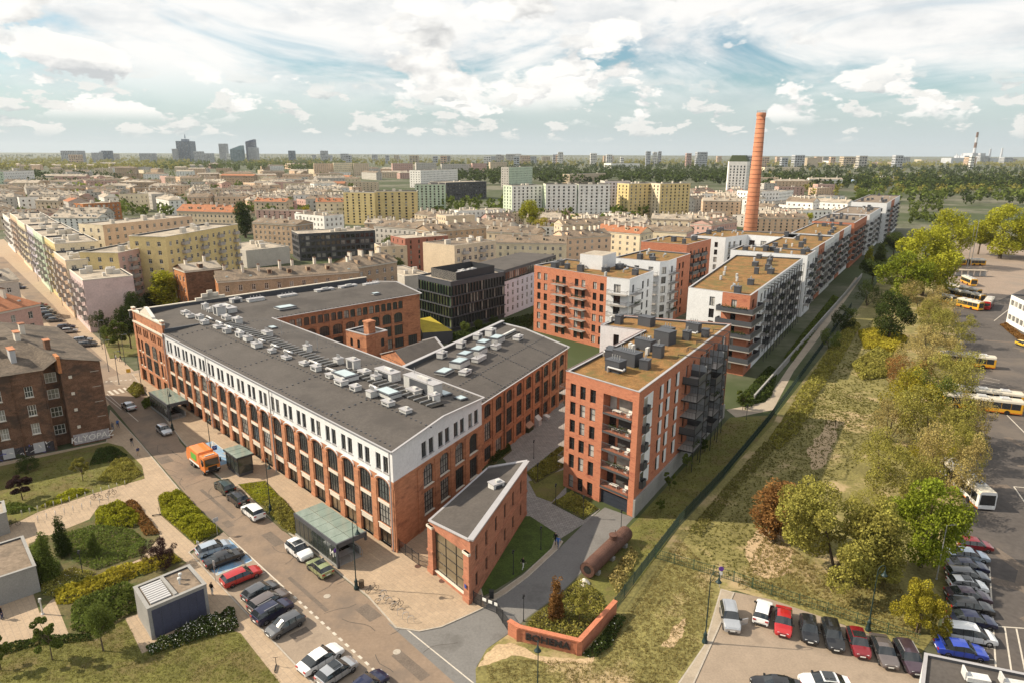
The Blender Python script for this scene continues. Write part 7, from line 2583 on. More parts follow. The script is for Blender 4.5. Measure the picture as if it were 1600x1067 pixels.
def edge_dist(P, poly):
 d = np.full(len(P), 1e9)
 for i in range(len(poly)):
  a, b = np.array(poly[i - 1]), np.array(poly[i])
  e = b - a
  t = np.clip(((P - a) @ e) / (e @ e), 0, 1)
  d = np.minimum(d, np.linalg.norm(P - (a + t[:, None] * e), axis=1))
 return d

def in_bed(poly, n, rng):
 poly = np.array(poly)
 lo, hi = poly.min(0), poly.max(0)
 out = np.zeros((0, 2))
 while len(out) < n:
  P = rng.uniform(lo, hi, (n * 2, 2))
  out = np.vstack([out, P[inside_poly(P, poly.tolist())]])
 return out[:n]

def hedge(label, px, h, leafm, dens=60, leaf=.12, seed=0, name='shrub_bed', cat='shrubs', flowers=0, base=.10, lumps=.62, group=None):
 """planted mass: leaves spread through a mounded volume over the bed, densest at its skin"""
 poly = PX(*px) if not isinstance(px[0], tuple) else list(px)
 poly = ccw(poly)
 rng = np.random.default_rng(seed + 100)
 A = abs(sum(poly[i][0] * poly[(i + 1) % len(poly)][1] - poly[(i + 1) % len(poly)][0] * poly[i][1] for i in range(len(poly)))) / 2
 n = min(26000, int(A * dens * .85))
 leaf *= 1.2
 P = in_bed(poly, n, rng)
 ed = edge_dist(P, poly)
 # lumpy top: a handful of random bumps
 nb = max(6, int(A / .9))
 B_ = in_bed(poly, nb, rng)
 R_ = rng.uniform(.45, 1.0, nb)
 top = np.zeros(n)
 for k in range(nb):
  q = 1 - ((P - B_[k]) ** 2).sum(1) / R_[k] ** 2
  top = np.maximum(top, np.clip(q, 0, 1) ** .5)
 H_ = h * ((1 - lumps) + lumps * top) * np.clip(.35 + ed / (h * .9), 0, 1)
 z = base + H_ * rng.uniform(0, 1, n) ** .4
 pts = np.column_stack([P, z])
 c = pts[:, :2].mean(0)
 pts[:, :2] -= c
 root = thing(name, label, cat, (c[0], c[1], 0), 0, group)
 me = leaf_mesh('foliage', pts, leaf, rng, LF[leafm])
 put('foliage', me, root)
 if flowers:
  k = rng.choice(n, min(n, int(A * flowers)), replace=False)
  f = pts[k].copy()
  f[:, 2] = base + H_[k] * rng.uniform(.7, 1.04, len(k)) + .03
  put('blossom', leaf_mesh('blossom', f, leaf * .55, rng, M_FLOWER), root)['kind'] = 'stuff'
 return root

hedge('long yellow-green hedge between street and park path', (248, 779, 283, 769, 343, 831, 306, 850, 254, 806), 1.1, 'lime', 150, .13, 1)
hedge('low green shrubs in the street verge behind the white car', (410, 790, 440, 778, 464, 808, 462, 836, 442, 826), .8, 'olive', 130, .11, 2)
hedge('clipped low ground cover at the upper end of the street verge', (374, 758, 413, 752, 440, 780, 408, 790, 396, 780), .25, 'lime', 130, .08, 3)
hedge('yellow shrub mound at the top of the park bed', (150, 802, 190, 786, 226, 812, 208, 826, 150, 822), 1.3, 'lime', 130, .13, 4)
hedge('reddish-brown shrub strip beside the yellow mound', (196, 786, 214, 786, 250, 836, 226, 838, 212, 812), 1.1, 'rust', 130, .12, 5)
hedge('dark green shrub carpet filling the park bed', (90, 838, 150, 822, 208, 828, 228, 846, 222, 868, 150, 892, 118, 880, 104, 858), .55, 'mid', 90, .10, 6)
hedge('low flowering ground cover along the park path edge', (66, 930, 64, 905, 118, 888, 150, 896, 130, 908, 84, 934), .5, 'olive', 120, .09, 7, flowers=4)
hedge('dark shrub mass at the pavilion side of the park bed', (46, 855, 72, 845, 74, 880, 62, 905, 50, 900), .8, 'mid', 120, .11, 30)
hedge('golden shrub strip along the path by the ventilation block', (86, 926, 160, 897, 268, 864, 284, 878, 200, 908, 110, 945, 88, 945), .9, 'yellow', 120, .12, 8)
hedge('tall green shrubs in front of the golden strip', (112, 950, 200, 914, 214, 924, 213, 958, 190, 966, 150, 996, 112, 985), 1.5, 'mid', 120, .13, 9)
hedge('dark flowering hedge below the grey ventilation block', (228, 1012, 300, 978, 366, 952, 374, 985, 330, 996, 236, 1026), 1.2, 'dark', 170, .11, 10, flowers=26)
hedge('clipped low hedge between paving and front lawn', (0, 1012, 60, 996, 140, 992, 145, 1002, 60, 1010, 0, 1026), .6, 'dark', 130, .10, 11)
hedge('yellow-green shrubs on the tenement lawn by the bike stands', (62, 795, 110, 768, 140, 768, 100, 786), .9, 'lime', 130, .12, 12)
hedge('rounded green shrubs at the corner of the tenement lawn', (152, 752, 178, 722, 205, 718, 222, 742, 196, 758), .9, 'olive', 120, .11, 13)
hedge('dark shrubs at the foot of the tenement gable', (140, 728, 150, 706, 178, 700, 200, 712, 178, 722), .9, 'dark', 110, .11, 14)
hedge('dark shrubs along the left lawn edge by the bike stands', (8, 806, 8, 790, 40, 790, 58, 798), .9, 'mid', 120, .11, 15)
hedge('round olive shrub by the far crossing', (198, 612, 208, 601, 224, 604, 226, 616, 212, 622), 1.2, 'olive', 150, .12, 16)
hedge('smaller round shrub beside the far station entrance', (221, 630, 234, 622, 238, 634, 226, 640), 1.1, 'mid', 150, .12, 17)
hedge('dark clipped hedge under the wing windows', (755, 722, 796, 693, 799, 703, 772, 725), .9, 'dark', 150, .10, 18)
hedge('golden flower bed between the drive and the brick flats', (824, 740, 880, 695, 882, 726, 838, 754), .8, 'olive', 130, .11, 19, flowers=1)
hedge('weedy planting beside the garage ramp', (864, 786, 893, 769, 934, 795, 912, 810), .6, 'olive', 120, .10, 20)
hedge('wild planting behind the lettered brick wall', (830, 966, 878, 930, 905, 905, 940, 930, 950, 958, 903, 1012, 820, 992), .7, 'olive', 70, .11, 21)
hedge('tall rusty weeds beside the tank', (950, 905, 985, 855, 998, 868, 966, 935), .8, 'tan', 70, .12, 22)
hedge('dark bramble mound against the outside of the lettered wall', (910, 1024, 935, 1000, 962, 962, 978, 968, 955, 1010, 930, 1030), .9, 'dark', 120, .12, 23, flowers=3)
hedge('wild bushes between fence and meadow, upper stretch', (1240, 625, 1300, 540, 1330, 500, 1345, 510, 1310, 570, 1265, 635), 1.3, 'olive', 22, .20, 24)
hedge('olive bushes between fence and meadow, middle stretch', (1200, 690, 1240, 630, 1275, 632, 1245, 680, 1215, 705), 1.1, 'olive', 28, .18, 25)
hedge('low scrub along the fence, lower stretch', (1075, 830, 1130, 765, 1195, 690, 1212, 700, 1150, 770, 1095, 840), .55, 'grass', 30, .14, 26)
hedge('rough bushes in the middle of the meadow', (1330, 570, 1370, 545, 1400, 560, 1385, 590, 1345, 595), 1.4, 'olive', 40, .22, 27)
hedge('rough yellow bushes around the round dark tree', (1340, 520, 1375, 515, 1420, 530, 1400, 552, 1350, 545), 1.2, 'yellow', 40, .22, 28)
hedge('bank of shrubs below the footpath flats', (1150, 628, 1200, 575, 1215, 582, 1205, 620, 1165, 640), 1.2, 'dark', 60, .18, 29)
hedge('garden shrubs along the white block terrace, far stretch', (1225, 560, 1300, 465, 1310, 468, 1238, 566), 1.3, 'mid', 40, .2, 31)
hedge('garden planting at the foot of the glass office', (690, 528, 800, 500, 835, 492, 830, 512, 760, 530, 710, 545), .9, 'dark', 36, .2, 32)

def tufts(name, label, px, n, h, leafm, seed, leaf_w=.05, base=.03, skip=None):
 """loose grass: upright thin blades in tufts over a sheet"""
 poly = ccw(PX(*px))
 rng = np.random.default_rng(seed)
 k = n // 5
 T_ = in_bed(poly, k, rng)
 P = np.repeat(T_, 5, 0) + rng.normal(0, .10, (k * 5, 2))
 n = len(P)
 a = rng.uniform(0, 2 * math.pi, n)
 hh = np.repeat(rng.uniform(.4, 1.2, k), 5) * h * rng.uniform(.7, 1.2, n)
 w = leaf_w * rng.uniform(.7, 1.4, n)
 lean = rng.normal(0, .35, (n, 2)) * hh[:, None]
 v = np.empty((n, 3, 3))
 v[:, 0] = np.column_stack([P[:, 0] - np.cos(a) * w, P[:, 1] - np.sin(a) * w, np.full(n, base)])
 v[:, 1] = np.column_stack([P[:, 0] + np.cos(a) * w, P[:, 1] + np.sin(a) * w, np.full(n, base)])
 v[:, 2] = np.column_stack([P[:, 0] + lean[:, 0], P[:, 1] + lean[:, 1], base + hh])
 me = bpy.data.meshes.new(name)
 me.vertices.add(n * 3)
 me.vertices.foreach_set('co', v.reshape(-1))
 me.loops.add(n * 3)
 me.loops.foreach_set('vertex_index', np.arange(n * 3, dtype=np.int32))
 me.polygons.add(n)
 me.polygons.foreach_set('loop_start', np.arange(0, n * 3, 3, dtype=np.int32))
 me.materials.append(LF[leafm])
 me.update(calc_edges=True)
 tag(put(name, me), label, 'grass', kind='stuff')

tufts('grass', 'short grass blades over the front lawn', (0, 1067, 0, 1022, 130, 995, 196, 970, 222, 1024, 330, 978, 374, 992, 438, 1067), 22000, .13, 'grass', 1, .03, .12)
tufts('grass', 'short grass over the lawn of the derelict tenement', (0, 800, 0, 735, 168, 696, 192, 700, 222, 732, 224, 746, 150, 768, 60, 798), 8000, .14, 'grass', 2, .04, .12)
tufts('grass', 'dry grass on the verge in front of the lettered wall', (765, 1067, 760, 1040, 800, 1030, 930, 1035, 975, 965, 1060, 840, 1120, 900, 1100, 1000, 1050, 1067), 20000, .20, 'dry', 3, .035)
tufts('grass', 'meadow grass between fence and thicket, near part', (1070, 830, 1200, 690, 1300, 600, 1400, 640, 1330, 740, 1200, 800, 1180, 910, 1120, 905), 20000, .22, 'grass', 4, .06)
tufts('grass', 'meadow grass between fence and thicket, far part', (1250, 650, 1330, 540, 1380, 480, 1420, 540, 1400, 640, 1320, 680), 10000, .28, 'grass', 5, .10)
tufts('grass', 'rank dry grass under the trees by the car lot', (1150, 915, 1200, 830, 1300, 900, 1400, 900, 1440, 1000, 1290, 960), 12000, .25, 'dry', 6, .05)
tufts('grass', 'grass strip between flats and fence', (1000, 810, 1140, 656, 1205, 655, 1130, 740, 1060, 815, 1000, 895), 10000, .14, 'grass', 7, .05)

# ---- woods and loose trees of the far city
def wood(label, y0, y1, x0, x1, n, h0, h1, leafm, seed, q=38):
 rng = np.random.default_rng(seed)
 P = []
 S = []
 for _ in range(n):
  p = spot(rng.uniform(x0, x1), rng.uniform(y0, y1))
  h = rng.uniform(h0, h1)
  k = rng.normal(0, 1, (q, 3))
  k /= np.linalg.norm(k, axis=1)[:, None]
  r = rng.uniform(.55, 1.0, q)[:, None]
  wd = h * rng.uniform(.34, .48)
  P.append(np.column_stack([p.x + k[:, 0] * r[:, 0] * wd, p.y + k[:, 1] * r[:, 0] * wd, np.maximum(h * .58 + k[:, 2] * r[:, 0] * h * .42, .3)]))
 pts = np.vstack(P)
 c = pts.mean(0)
 c[2] = 0
 me = leaf_mesh('woodland', pts - c, (h0 + h1) * .075, rng, LF[leafm])
 o = put('woodland', me, None, tuple(c))
 tag(o, label, 'woods', kind='stuff')

wood('dark wood behind the white and yellow slabs', 256, 290, 690, 1140, 720, 13, 20, 'dark', 1)
wood('mixed wood under the horizon in the middle', 245, 262, 380, 1140, 1000, 14, 22, 'olive', 2)
wood('lighter tree belt below the skyline towers', 248, 268, 240, 560, 520, 14, 22, 'mid', 3)
wood('tree belt under the left horizon', 246, 268, -60, 300, 560, 14, 22, 'olive', 4)
wood('dark trees around the white and green block at the left', 276, 300, 15, 185, 70, 12, 18, 'dark', 5)
wood('bright street trees left of the rounded brick tenement', 300, 316, 30, 170, 34, 9, 14, 'bright', 6)
wood('wood under the horizon right of the chimney', 245, 263, 1180, 1680, 900, 14, 22, 'olive', 7)
wood('dark woods right of the chimney', 260, 300, 1190, 1680, 620, 12, 19, 'dark', 8)
wood('mixed green trees among the far right fields', 264, 318, 1340, 1680, 260, 9, 15, 'mid', 14)
wood('light trees among the far right fields', 262, 310, 1200, 1680, 160, 9, 14, 'olive', 15)
wood('dark green trees along the railway at the right', 292, 322, 1420, 1680, 70, 8, 13, 'dark', 9)
wood('scrub between the footpath row and the railway', 318, 352, 1420, 1470, 40, 5, 9, 'mid', 10)
wood('trees in the courts among the far left roofs', 270, 345, -30, 560, 330, 8, 13, 'mid', 11)
wood('trees in the courts below the slabs', 318, 358, 660, 1010, 90, 9, 14, 'mid', 12)
wood('far thin tree line at the horizon', 243.4, 246.5, -60, 1680, 800, 16, 30, 'dark', 13, 30)
city_tree = [('left of the skyline', 40, 345, 'mid'), ('left of the skyline', 120, 330, 'bright'), ('left of the yellow slabs', 480, 345, 'yellow'), ('left of the yellow slabs', 515, 352, 'yellow'), ('left of the yellow slabs', 455, 318, 'mid'), ('below the slabs', 745, 342, 'mid'), ('below the slabs', 790, 338, 'mid'), ('below the slabs', 700, 352, 'dark'),
   ('around the chimney', 1110, 335, 'mid'), ('around the chimney', 1260, 352, 'lime'), ('around the chimney', 1065, 333, 'dark'), ('around the chimney', 1330, 330, 'dark'), ('around the chimney', 1345, 320, 'mid'), ('left of the skyline', 10, 322, 'lime')]
for i, (zone, x, y, lm) in enumerate(city_tree):
 tree_px('small city tree with %s crown %s' % ({'mid': 'green', 'bright': 'bright green', 'yellow': 'yellowish', 'dark': 'dark', 'lime': 'yellow-green'}[lm], beside(x)), x, y, y - 22, 24, 'round', lm, i, 1400, .03, group='city trees ' + zone)

# ================================================================== vehicles
M_TYRE = mat('tyre', (.018, .018, .018), .9, var=.1)
M_RIM = mat('alloy_rim', (.40, .40, .41), .35, metal=.7, var=.05)
M_CARGLASS = mat('car_glass', (.018, .022, .026), .06, var=.05, spec=.9)
M_HEAD = mat('headlamp', (.72, .74, .76), .15, var=.05, spec=.8)
M_TAIL = mat('taillamp', (.36, .02, .02), .2, var=.05, spec=.7)
M_PLATE = mat('number_plate', (.75, .75, .72), .5, var=.05)
M_TRIM = mat('black_trim', (.02, .02, .021), .6, var=.05)

def paint(name, c, metal=.25, rough=.28):
 return mat('paint_' + name, c, rough, metal, var=.03, scale=3, coat=.8, spec=.5)

PAINT = dict(white=paint('white', (.72, .73, .74), 0), silver=paint('silver', (.46, .48, .51), .6), grey=paint('grey', (.12, .125, .135), .5), black=paint('black', (.012, .012, .014), .1), red=paint('red', (.42, .016, .018), .2), dred=paint('dred', (.20, .010, .016), .2),
   navy=paint('navy', (.018, .022, .060), .3), blue=paint('blue', (.025, .060, .42), .2), green=paint('green', (.30, .34, .17), .4), dgreen=paint('dgreen', (.022, .040, .032), .3), purple=paint('purple', (.085, .055, .075), .5), brown=paint('brown', (.17, .145, .14), .5), iceblue=paint('iceblue', (.45, .52, .60), .5), orange=paint('orange', (.70, .19, .02), 0), yellow=paint('yellow', (.70, .36, .02), 0), taxi=paint('taxi', (.65, .42, .03), 0))

CARS = {}
# x/L, belt height, top height, width factor; * marks the ends of the cabin
CAR_SPEC = dict(
 sedan=(4.75, 1.84, 1.46, [(-.50, .62, .66, .84), (-.485, .88, .92, .93), (-.37, .96, 1.00, .98), (-.22, .97, 1.38, 1.0), (-.03, .96, 1.46, 1.0), (.09, .94, 1.42, 1.0), (.24, .93, .98, 1.0), (.38, .86, .90, .98), (.475, .70, .74, .90), (.50, .55, .58, .80)], (2, 3, 5, 6)),
 hatch=(4.2, 1.78, 1.50, [(-.50, .66, .70, .86), (-.49, .92, 1.00, .94), (-.47, .98, 1.02, .97), (-.37, .98, 1.42, 1.0), (-.05, .96, 1.50, 1.0), (.08, .95, 1.46, 1.0), (.25, .94, .99, 1.0), (.38, .88, .92, .98), (.475, .72, .76, .90), (.50, .56, .60, .80)], (2, 3, 5, 6)),
 wagon=(4.7, 1.83, 1.49, [(-.50, .66, .70, .86), (-.492, .92, 1.00, .94), (-.475, .97, 1.02, .97), (-.41, .98, 1.40, 1.0), (-.05, .96, 1.49, 1.0), (.08, .95, 1.45, 1.0), (.24, .94, .99, 1.0), (.38, .87, .91, .98), (.475, .71, .75, .90), (.50, .56, .60, .80)], (2, 3, 5, 6)),
 suv=(4.5, 1.86, 1.68, [(-.50, .78, .82, .88), (-.49, 1.04, 1.12, .95), (-.475, 1.10, 1.14, .97), (-.40, 1.10, 1.60, 1.0), (-.05, 1.08, 1.68, 1.0), (.09, 1.06, 1.64, 1.0), (.23, 1.05, 1.10, 1.0), (.37, 1.00, 1.05, .98), (.475, .84, .90, .92), (.50, .66, .70, .84)], (2, 3, 5, 6)),
 van=(4.85, 1.95, 1.75, [(-.50, .74, .78, .88), (-.492, 1.02, 1.08, .95), (-.48, 1.06, 1.12, .97), (-.43, 1.06, 1.66, 1.0), (-.05, 1.04, 1.75, 1.0), (.12, 1.02, 1.66, 1.0), (.31, 1.00, 1.05, 1.0), (.41, .92, .96, .96), (.48, .74, .78, .90), (.50, .58, .62, .80)], (2, 3, 5, 6)))

def car_meshes(kind):
 if kind in CARS:
  return CARS[kind]
 L, W, H, st, (rb, rr, fr_, fb) = CAR_SPEC[kind]
 rings = []
 for (x, belt, top, wf) in st:
  w = W / 2 * wf
  cab = top - belt > .2
  wr = w * (.76 if cab else .86)
  zb = .24 if abs(x) < .46 else .32
  half = [(w * .90, zb), (w * .985, .36), (w, .58), (w * .985, belt), (wr, top - (.03 if cab else 0)), (wr * .55, top + (.025 if cab else .02)), (0, top + (.04 if cab else .03))]
  rings.append([(x * L, y, z) for y, z in half] + [(x * L, -y, z) for y, z in reversed(half[:-1])])
 n = len(rings[0])
 body, ws, rw, sl, sr = MB(), MB(), MB(), MB(), MB()
 for i in range(len(rings) - 1):
  for k in range(n - 1):
   a, b, c, d = rings[i][k], rings[i + 1][k], rings[i + 1][k + 1], rings[i][k + 1]
   tgt = body
   side = k in (3, n - 5)
   topb = k in (4, 5, n - 6 - 1, n - 7) and k not in (3, n - 5)
   if side and rb <= i < fb:
    tgt = sl if k == 3 else sr
   elif 4 <= k <= n - 6 and i == fr_:
    tgt = ws
   elif 4 <= k <= n - 6 and i == rb:
    tgt = rw
   tgt.quad(a, b, c, d)
 body.poly(list(reversed(rings[0])))
 body.poly(rings[-1])
 for i in range(len(rings) - 1):
  body.quad(rings[i + 1][0], rings[i][0], rings[i][-1], rings[i + 1][-1])
 # door pillars standing proud of the glass
 pl = MB()
 wz = W / 2
 for s in (1, -1):
  for x in (-.02, -.21 if kind != 'sedan' else -.17):
   pl.quad((x * L - .05, s * (wz * .985 + .012), st[4][1]), (x * L + .05, s * (wz * .985 + .012), st[4][1]), (x * L + .05, s * (wz * .77 + .012), st[4][2] - .05), (x * L - .05, s * (wz * .77 + .012), st[4][2] - .05))
  pl.box(-.36 * L, .36 * L, s * wz * .955 - .03, s * wz * .955 + .03, .22, .36)
  for x in (-.20, -.01, .19):
   pl.box(x * L - .012, x * L + .012, s * wz * .995 - .012, s * wz * .995 + .012, .40, st[4][1] - .02)
 pl.box(L * .49, L * .503, -W * .26, W * .26, .36, .46)
 pl.box(L * .482, L * .497, -W * .24, W * .24, .56, .68)
 pl.box(-L * .503, -L * .49, -W * .36, W * .36, .34, .46)
 wh = MB()
 r, tw = (.33, .21) if kind not in ('suv', 'van') else (.36, .23)
 prof = [(r * .62, -tw / 2), (r * .94, -tw / 2), (r, -tw * .3), (r, tw * .3), (r * .94, tw / 2), (r * .62, tw / 2)]
 N_ = 14
 for j in range(len(prof) - 1):
  for i in range(N_):
   t0, t1 = 2 * math.pi * i / N_, 2 * math.pi * (i + 1) / N_
   P = lambda p, t: (p[0] * math.cos(t), p[1], p[0] * math.sin(t))
   wh.quad(P(prof[j], t0), P(prof[j], t1), P(prof[j + 1], t1), P(prof[j + 1], t0))
 rim = MB()
 for s in (-1, 1):
  y = s * tw * .42
  for i in range(5):
   t = 2 * math.pi * i / 5
   for da, db in ((-.28, .28),):
    rim.poly([(0, y, 0), (r * .64 * math.cos(t + da), y, r * .64 * math.sin(t + da)), (r * .66 * math.cos(t), y, r * .66 * math.sin(t)), (r * .64 * math.cos(t + db), y, r * .64 * math.sin(t + db))])
  rim.poly([(r * .64 * math.cos(2 * math.pi * i / 10), y * .8, r * .64 * math.sin(2 * math.pi * i / 10)) for i in range(10)], 1)
 hl = MB()
 x = st[-2][0] * L
 hl.box(x - .30, x + .03, -.19, .19, -.075, .075)
 tl = MB()
 x = st[0][0] * L
 tl.box(-.03, .16, -.16, .16, -.08, .08)
 mi = MB()
 mi.box(-.10, .10, -.11, .11, -.07, .07)
 pt = MB()
 pt.box(-.012, .012, -.26, .26, -.06, .06)
 g = dict(body=body.mesh('body', PAINT['grey'], True), windshield=ws.mesh('windshield', M_CARGLASS), rear=rw.mesh('rear_window', M_CARGLASS), sl=sl.mesh('side_window', M_CARGLASS), sr=sr.mesh('side_window', M_CARGLASS), trim=pl.mesh('trim', M_TRIM),
   wheel=wh.mesh('wheel', M_TYRE, True), rim=rim.mesh('rim', [M_RIM, M_TRIM]), head=hl.mesh('headlight', M_HEAD), tail=tl.mesh('taillight', M_TAIL), mirror=mi.mesh('mirror', M_TRIM), plate=pt.mesh('number_plate', M_PLATE), L=L, W=W, r=r, st=st)
 CARS[kind] = g
 return g

def car(label, x, y, ang, kind, color, group='parked cars', z=0.03, roof=None, rails=False):
 g = car_meshes(kind)
 t = thing('car', label, 'car', (x, y, z), ang, group)
 L, W, r, st = g['L'], g['W'], g['r'], g['st']
 o = put('body', g['body'], t)
 swap_mat(o, PAINT[color])
 put('windshield', g['windshield'], t)
 put('rear_window', g['rear'], t)
 put('side_window', g['sl'], t)
 put('side_window', g['sr'], t)
 put('trim', g['trim'], t)
 for sx in (-.30, .315):
  for sy in (-1, 1):
   w = put('wheel', g['wheel'], t, (sx * L, sy * (W / 2 - .10), r))
   put('rim', g['rim'], w)
 for sy in (-1, 1):
  put('headlight', g['head'], t, (0.02, sy * W * .345, (st[-2][1] + st[-1][1]) / 2 + .03), sy * -.12)
  put('taillight', g['tail'], t, (st[0][0] * L, sy * W * .36, st[1][1] - .10))
  put('mirror', g['mirror'], t, (.20 * L, sy * (W / 2 + .08), st[5][1] + .06))
 put('number_plate', g['plate'], t, (L / 2 + .01, 0, .50))
 put('number_plate', g['plate'], t, (-L / 2 - .01, 0, .62))
 if roof:
  b = MB()
  zt = st[4][2]
  b.quad((-.16 * L, -W * .34, zt + .03), (.06 * L, -W * .34, zt + .02), (.06 * L, W * .34, zt + .02), (-.16 * L, W * .34, zt + .03))
  b.quad((-.16 * L, -W * .20, zt + .055), (.06 * L, -W * .20, zt + .05), (.06 * L, W * .20, zt + .05), (-.16 * L, W * .20, zt + .055))
  put('glass_roof', b.mesh('glass_roof', M_CARGLASS), t)
 if rails:
  b = MB()
  zt = st[4][2]
  for s in (-1, 1):
   b.box(-.30 * L, .08 * L, s * W * .36 - .025, s * W * .36 + .025, zt + .02, zt + .08)
  put('roof_rail', b.mesh('roof_rail', M_STEEL), t)
 return t

HN = R(50)          # nose towards the street, left bays
HB = R(-130)
AW = R(135)         # along the street, away
TW = R(-45)
for (lab, px, py, a, k, c, kw) in (
 ('ice-blue hatchback at the top of the blue disabled bays', 334, 862, R(40), 'hatch', 'iceblue', {}),
 ('black sedan with its nose in the blue disabled bay', 351, 878, R(40), 'sedan', 'black', {}),
 ('red estate car next to the blue bays', 378, 906, R(43), 'wagon', 'red', {}),
 ('dark grey hatchback, first of the four dark cars', 408, 930, HN, 'hatch', 'grey', {}),
 ('grey car, second of the four dark cars', 421, 945, HN, 'wagon', 'brown', {}),
 ('navy SUV, third of the four dark cars', 427, 962, HN, 'suv', 'navy', {'rails': True}),
 ('grey hatchback parked nose-in, lowest of the four dark cars', 446, 983, HB, 'hatch', 'grey', {}),
 ('white sedan with black side windows in the front bays', 502, 1036, HN, 'sedan', 'white', {}),
 ('silver hatchback with black glass roof beside the white sedan', 527, 1056, HN, 'hatch', 'silver', {'roof': True}),
 ('navy car cut by the bottom edge beside the glass-roofed one', 572, 1080, HN, 'sedan', 'navy', {}),
 ('dark green van-like SUV behind the refuse truck', 352, 766, AW, 'suv', 'dgreen', {}),
 ('black SUV parked between the dark green and the white car', 372, 784, AW, 'suv', 'black', {}),
 ('white small SUV by the street verge', 396, 806, AW, 'suv', 'white', {}),
 ('white off-roader with black sunroof by the station canopy', 468, 866, TW, 'suv', 'white', {'roof': True, 'rails': True}),
 ('pale green hatchback by the end of the station canopy', 500, 893, AW, 'hatch', 'green', {'roof': True}),
 ('silver car driving near the zebra crossing', 202, 638, AW, 'sedan', 'silver', {'group': 'cars driving'}),
 ('silver-white car driving towards us by the far station entrance', 257, 676, TW, 'hatch', 'silver', {'group': 'cars driving'}),
 ('silver SUV with an open door at the lot entrance', 1140, 971, R(-100), 'suv', 'silver', {'rails': True}),
 ('white hatchback parked nose-in to the lot fence', 1191, 962, R(63), 'hatch', 'white', {}),
 ('bright red car in the lot row', 1223, 977, R(-112), 'sedan', 'red', {}),
 ('black car right of the bright red one', 1263, 990, R(-108), 'hatch', 'black', {}),
 ('black car left of the dark red one', 1300, 999, R(-105), 'wagon', 'black', {}),
 ('dark red car with silver grille in the lot row', 1340, 1011, R(-104), 'hatch', 'dred', {'roof': True}),
 ('grey-brown car in the lot row', 1380, 1024, R(-102), 'sedan', 'brown', {}),
 ('dark purple estate with silver roof rails, last in the lot row', 1419, 1034, R(-100), 'wagon', 'purple', {'rails': True}),
 ('black car cut by the bottom edge of the lot', 1212, 1080, R(172), 'sedan', 'black', {}),
 ('white car with dark glass at the bottom of the lot', 1288, 1075, R(174), 'sedan', 'white', {'roof': True}),
 ('burgundy car at the top of the depot staff row', 1521, 857, R(-12), 'hatch', 'dred', {}),
 ('silver car second in the depot staff row', 1511, 873, R(-12), 'sedan', 'iceblue', {}),
 ('dark blue car third in the depot staff row', 1509, 890, R(-12), 'sedan', 'navy', {}),
 ('grey estate fourth in the depot staff row', 1510, 905, R(-12), 'wagon', 'grey', {}),
 ('white car with black roof fifth in the depot staff row', 1510, 920, R(-12), 'hatch', 'white', {'roof': True}),
 ('dark purple car sixth in the depot staff row', 1511, 937, R(-12), 'sedan', 'purple', {}),
 ('black SUV seventh in the depot staff row', 1515, 956, R(-12), 'suv', 'black', {}),
 ('navy sedan above the white minivan', 1517, 975, R(-13), 'sedan', 'navy', {}),
 ('long white minivan in the depot staff row', 1514, 999, R(-14), 'van', 'white', {}),
 ('bright blue coupe with its tailgate open by the flat roof', 1500, 1022, R(-14), 'sedan', 'blue', {}),
):
 p = spot(px, py)
 grp = kw.pop('group', 'parked cars')
 car(lab, p.x, p.y, a, k, c, grp, .12 if 'verge' in lab else .035, **kw)
rs = random.Random(6)
names = ['first', 'second', 'third', 'fourth', 'fifth', 'sixth', 'seventh', 'eighth', 'ninth', 'tenth', 'eleventh', 'twelfth']
far_cars = [(64, 480), (68, 484), (72, 488), (76, 493), (81, 498), (87, 503), (104, 514), (109, 520), (130, 534), (137, 541), (30, 452), (22, 446)]
for i, (px, py) in enumerate(far_cars):
 p = spot(px, py)
 c = rs.choice(('silver', 'white', 'grey', 'black', 'silver', 'navy', 'dred'))
 car('%s car parked in the far street row, %s from its upper end' % ({'dred': 'dark red', 'navy': 'navy'}.get(c, c), names[(i + 2) % 12]), p.x, p.y, R(20) + rs.uniform(-.05, .05), rs.choice(('hatch', 'sedan', 'wagon')), c, 'cars parked in the far street', .02)
# tailgate and open door
_b = MB()
_b.box(-.5, 0, -.62, .62, -.03, .03)
_t = [o for o in bpy.data.objects if o.get('label', '').startswith('bright blue coupe')][0]
_o = put('tailgate', _b.mesh('tailgate', PAINT['blue']), _t, (-1.72, 0, 1.30))
_o.rotation_euler = (0, R(32), 0)
_b = MB()
_b.box(-1.0, 0, -.04, .04, .35, 1.1)
_t = [o for o in bpy.data.objects if o.get('label', '').startswith('silver SUV with')][0]
put('open_door', _b.mesh('open_door', PAINT['silver']), _t, (.95, .93, 0), R(-62))

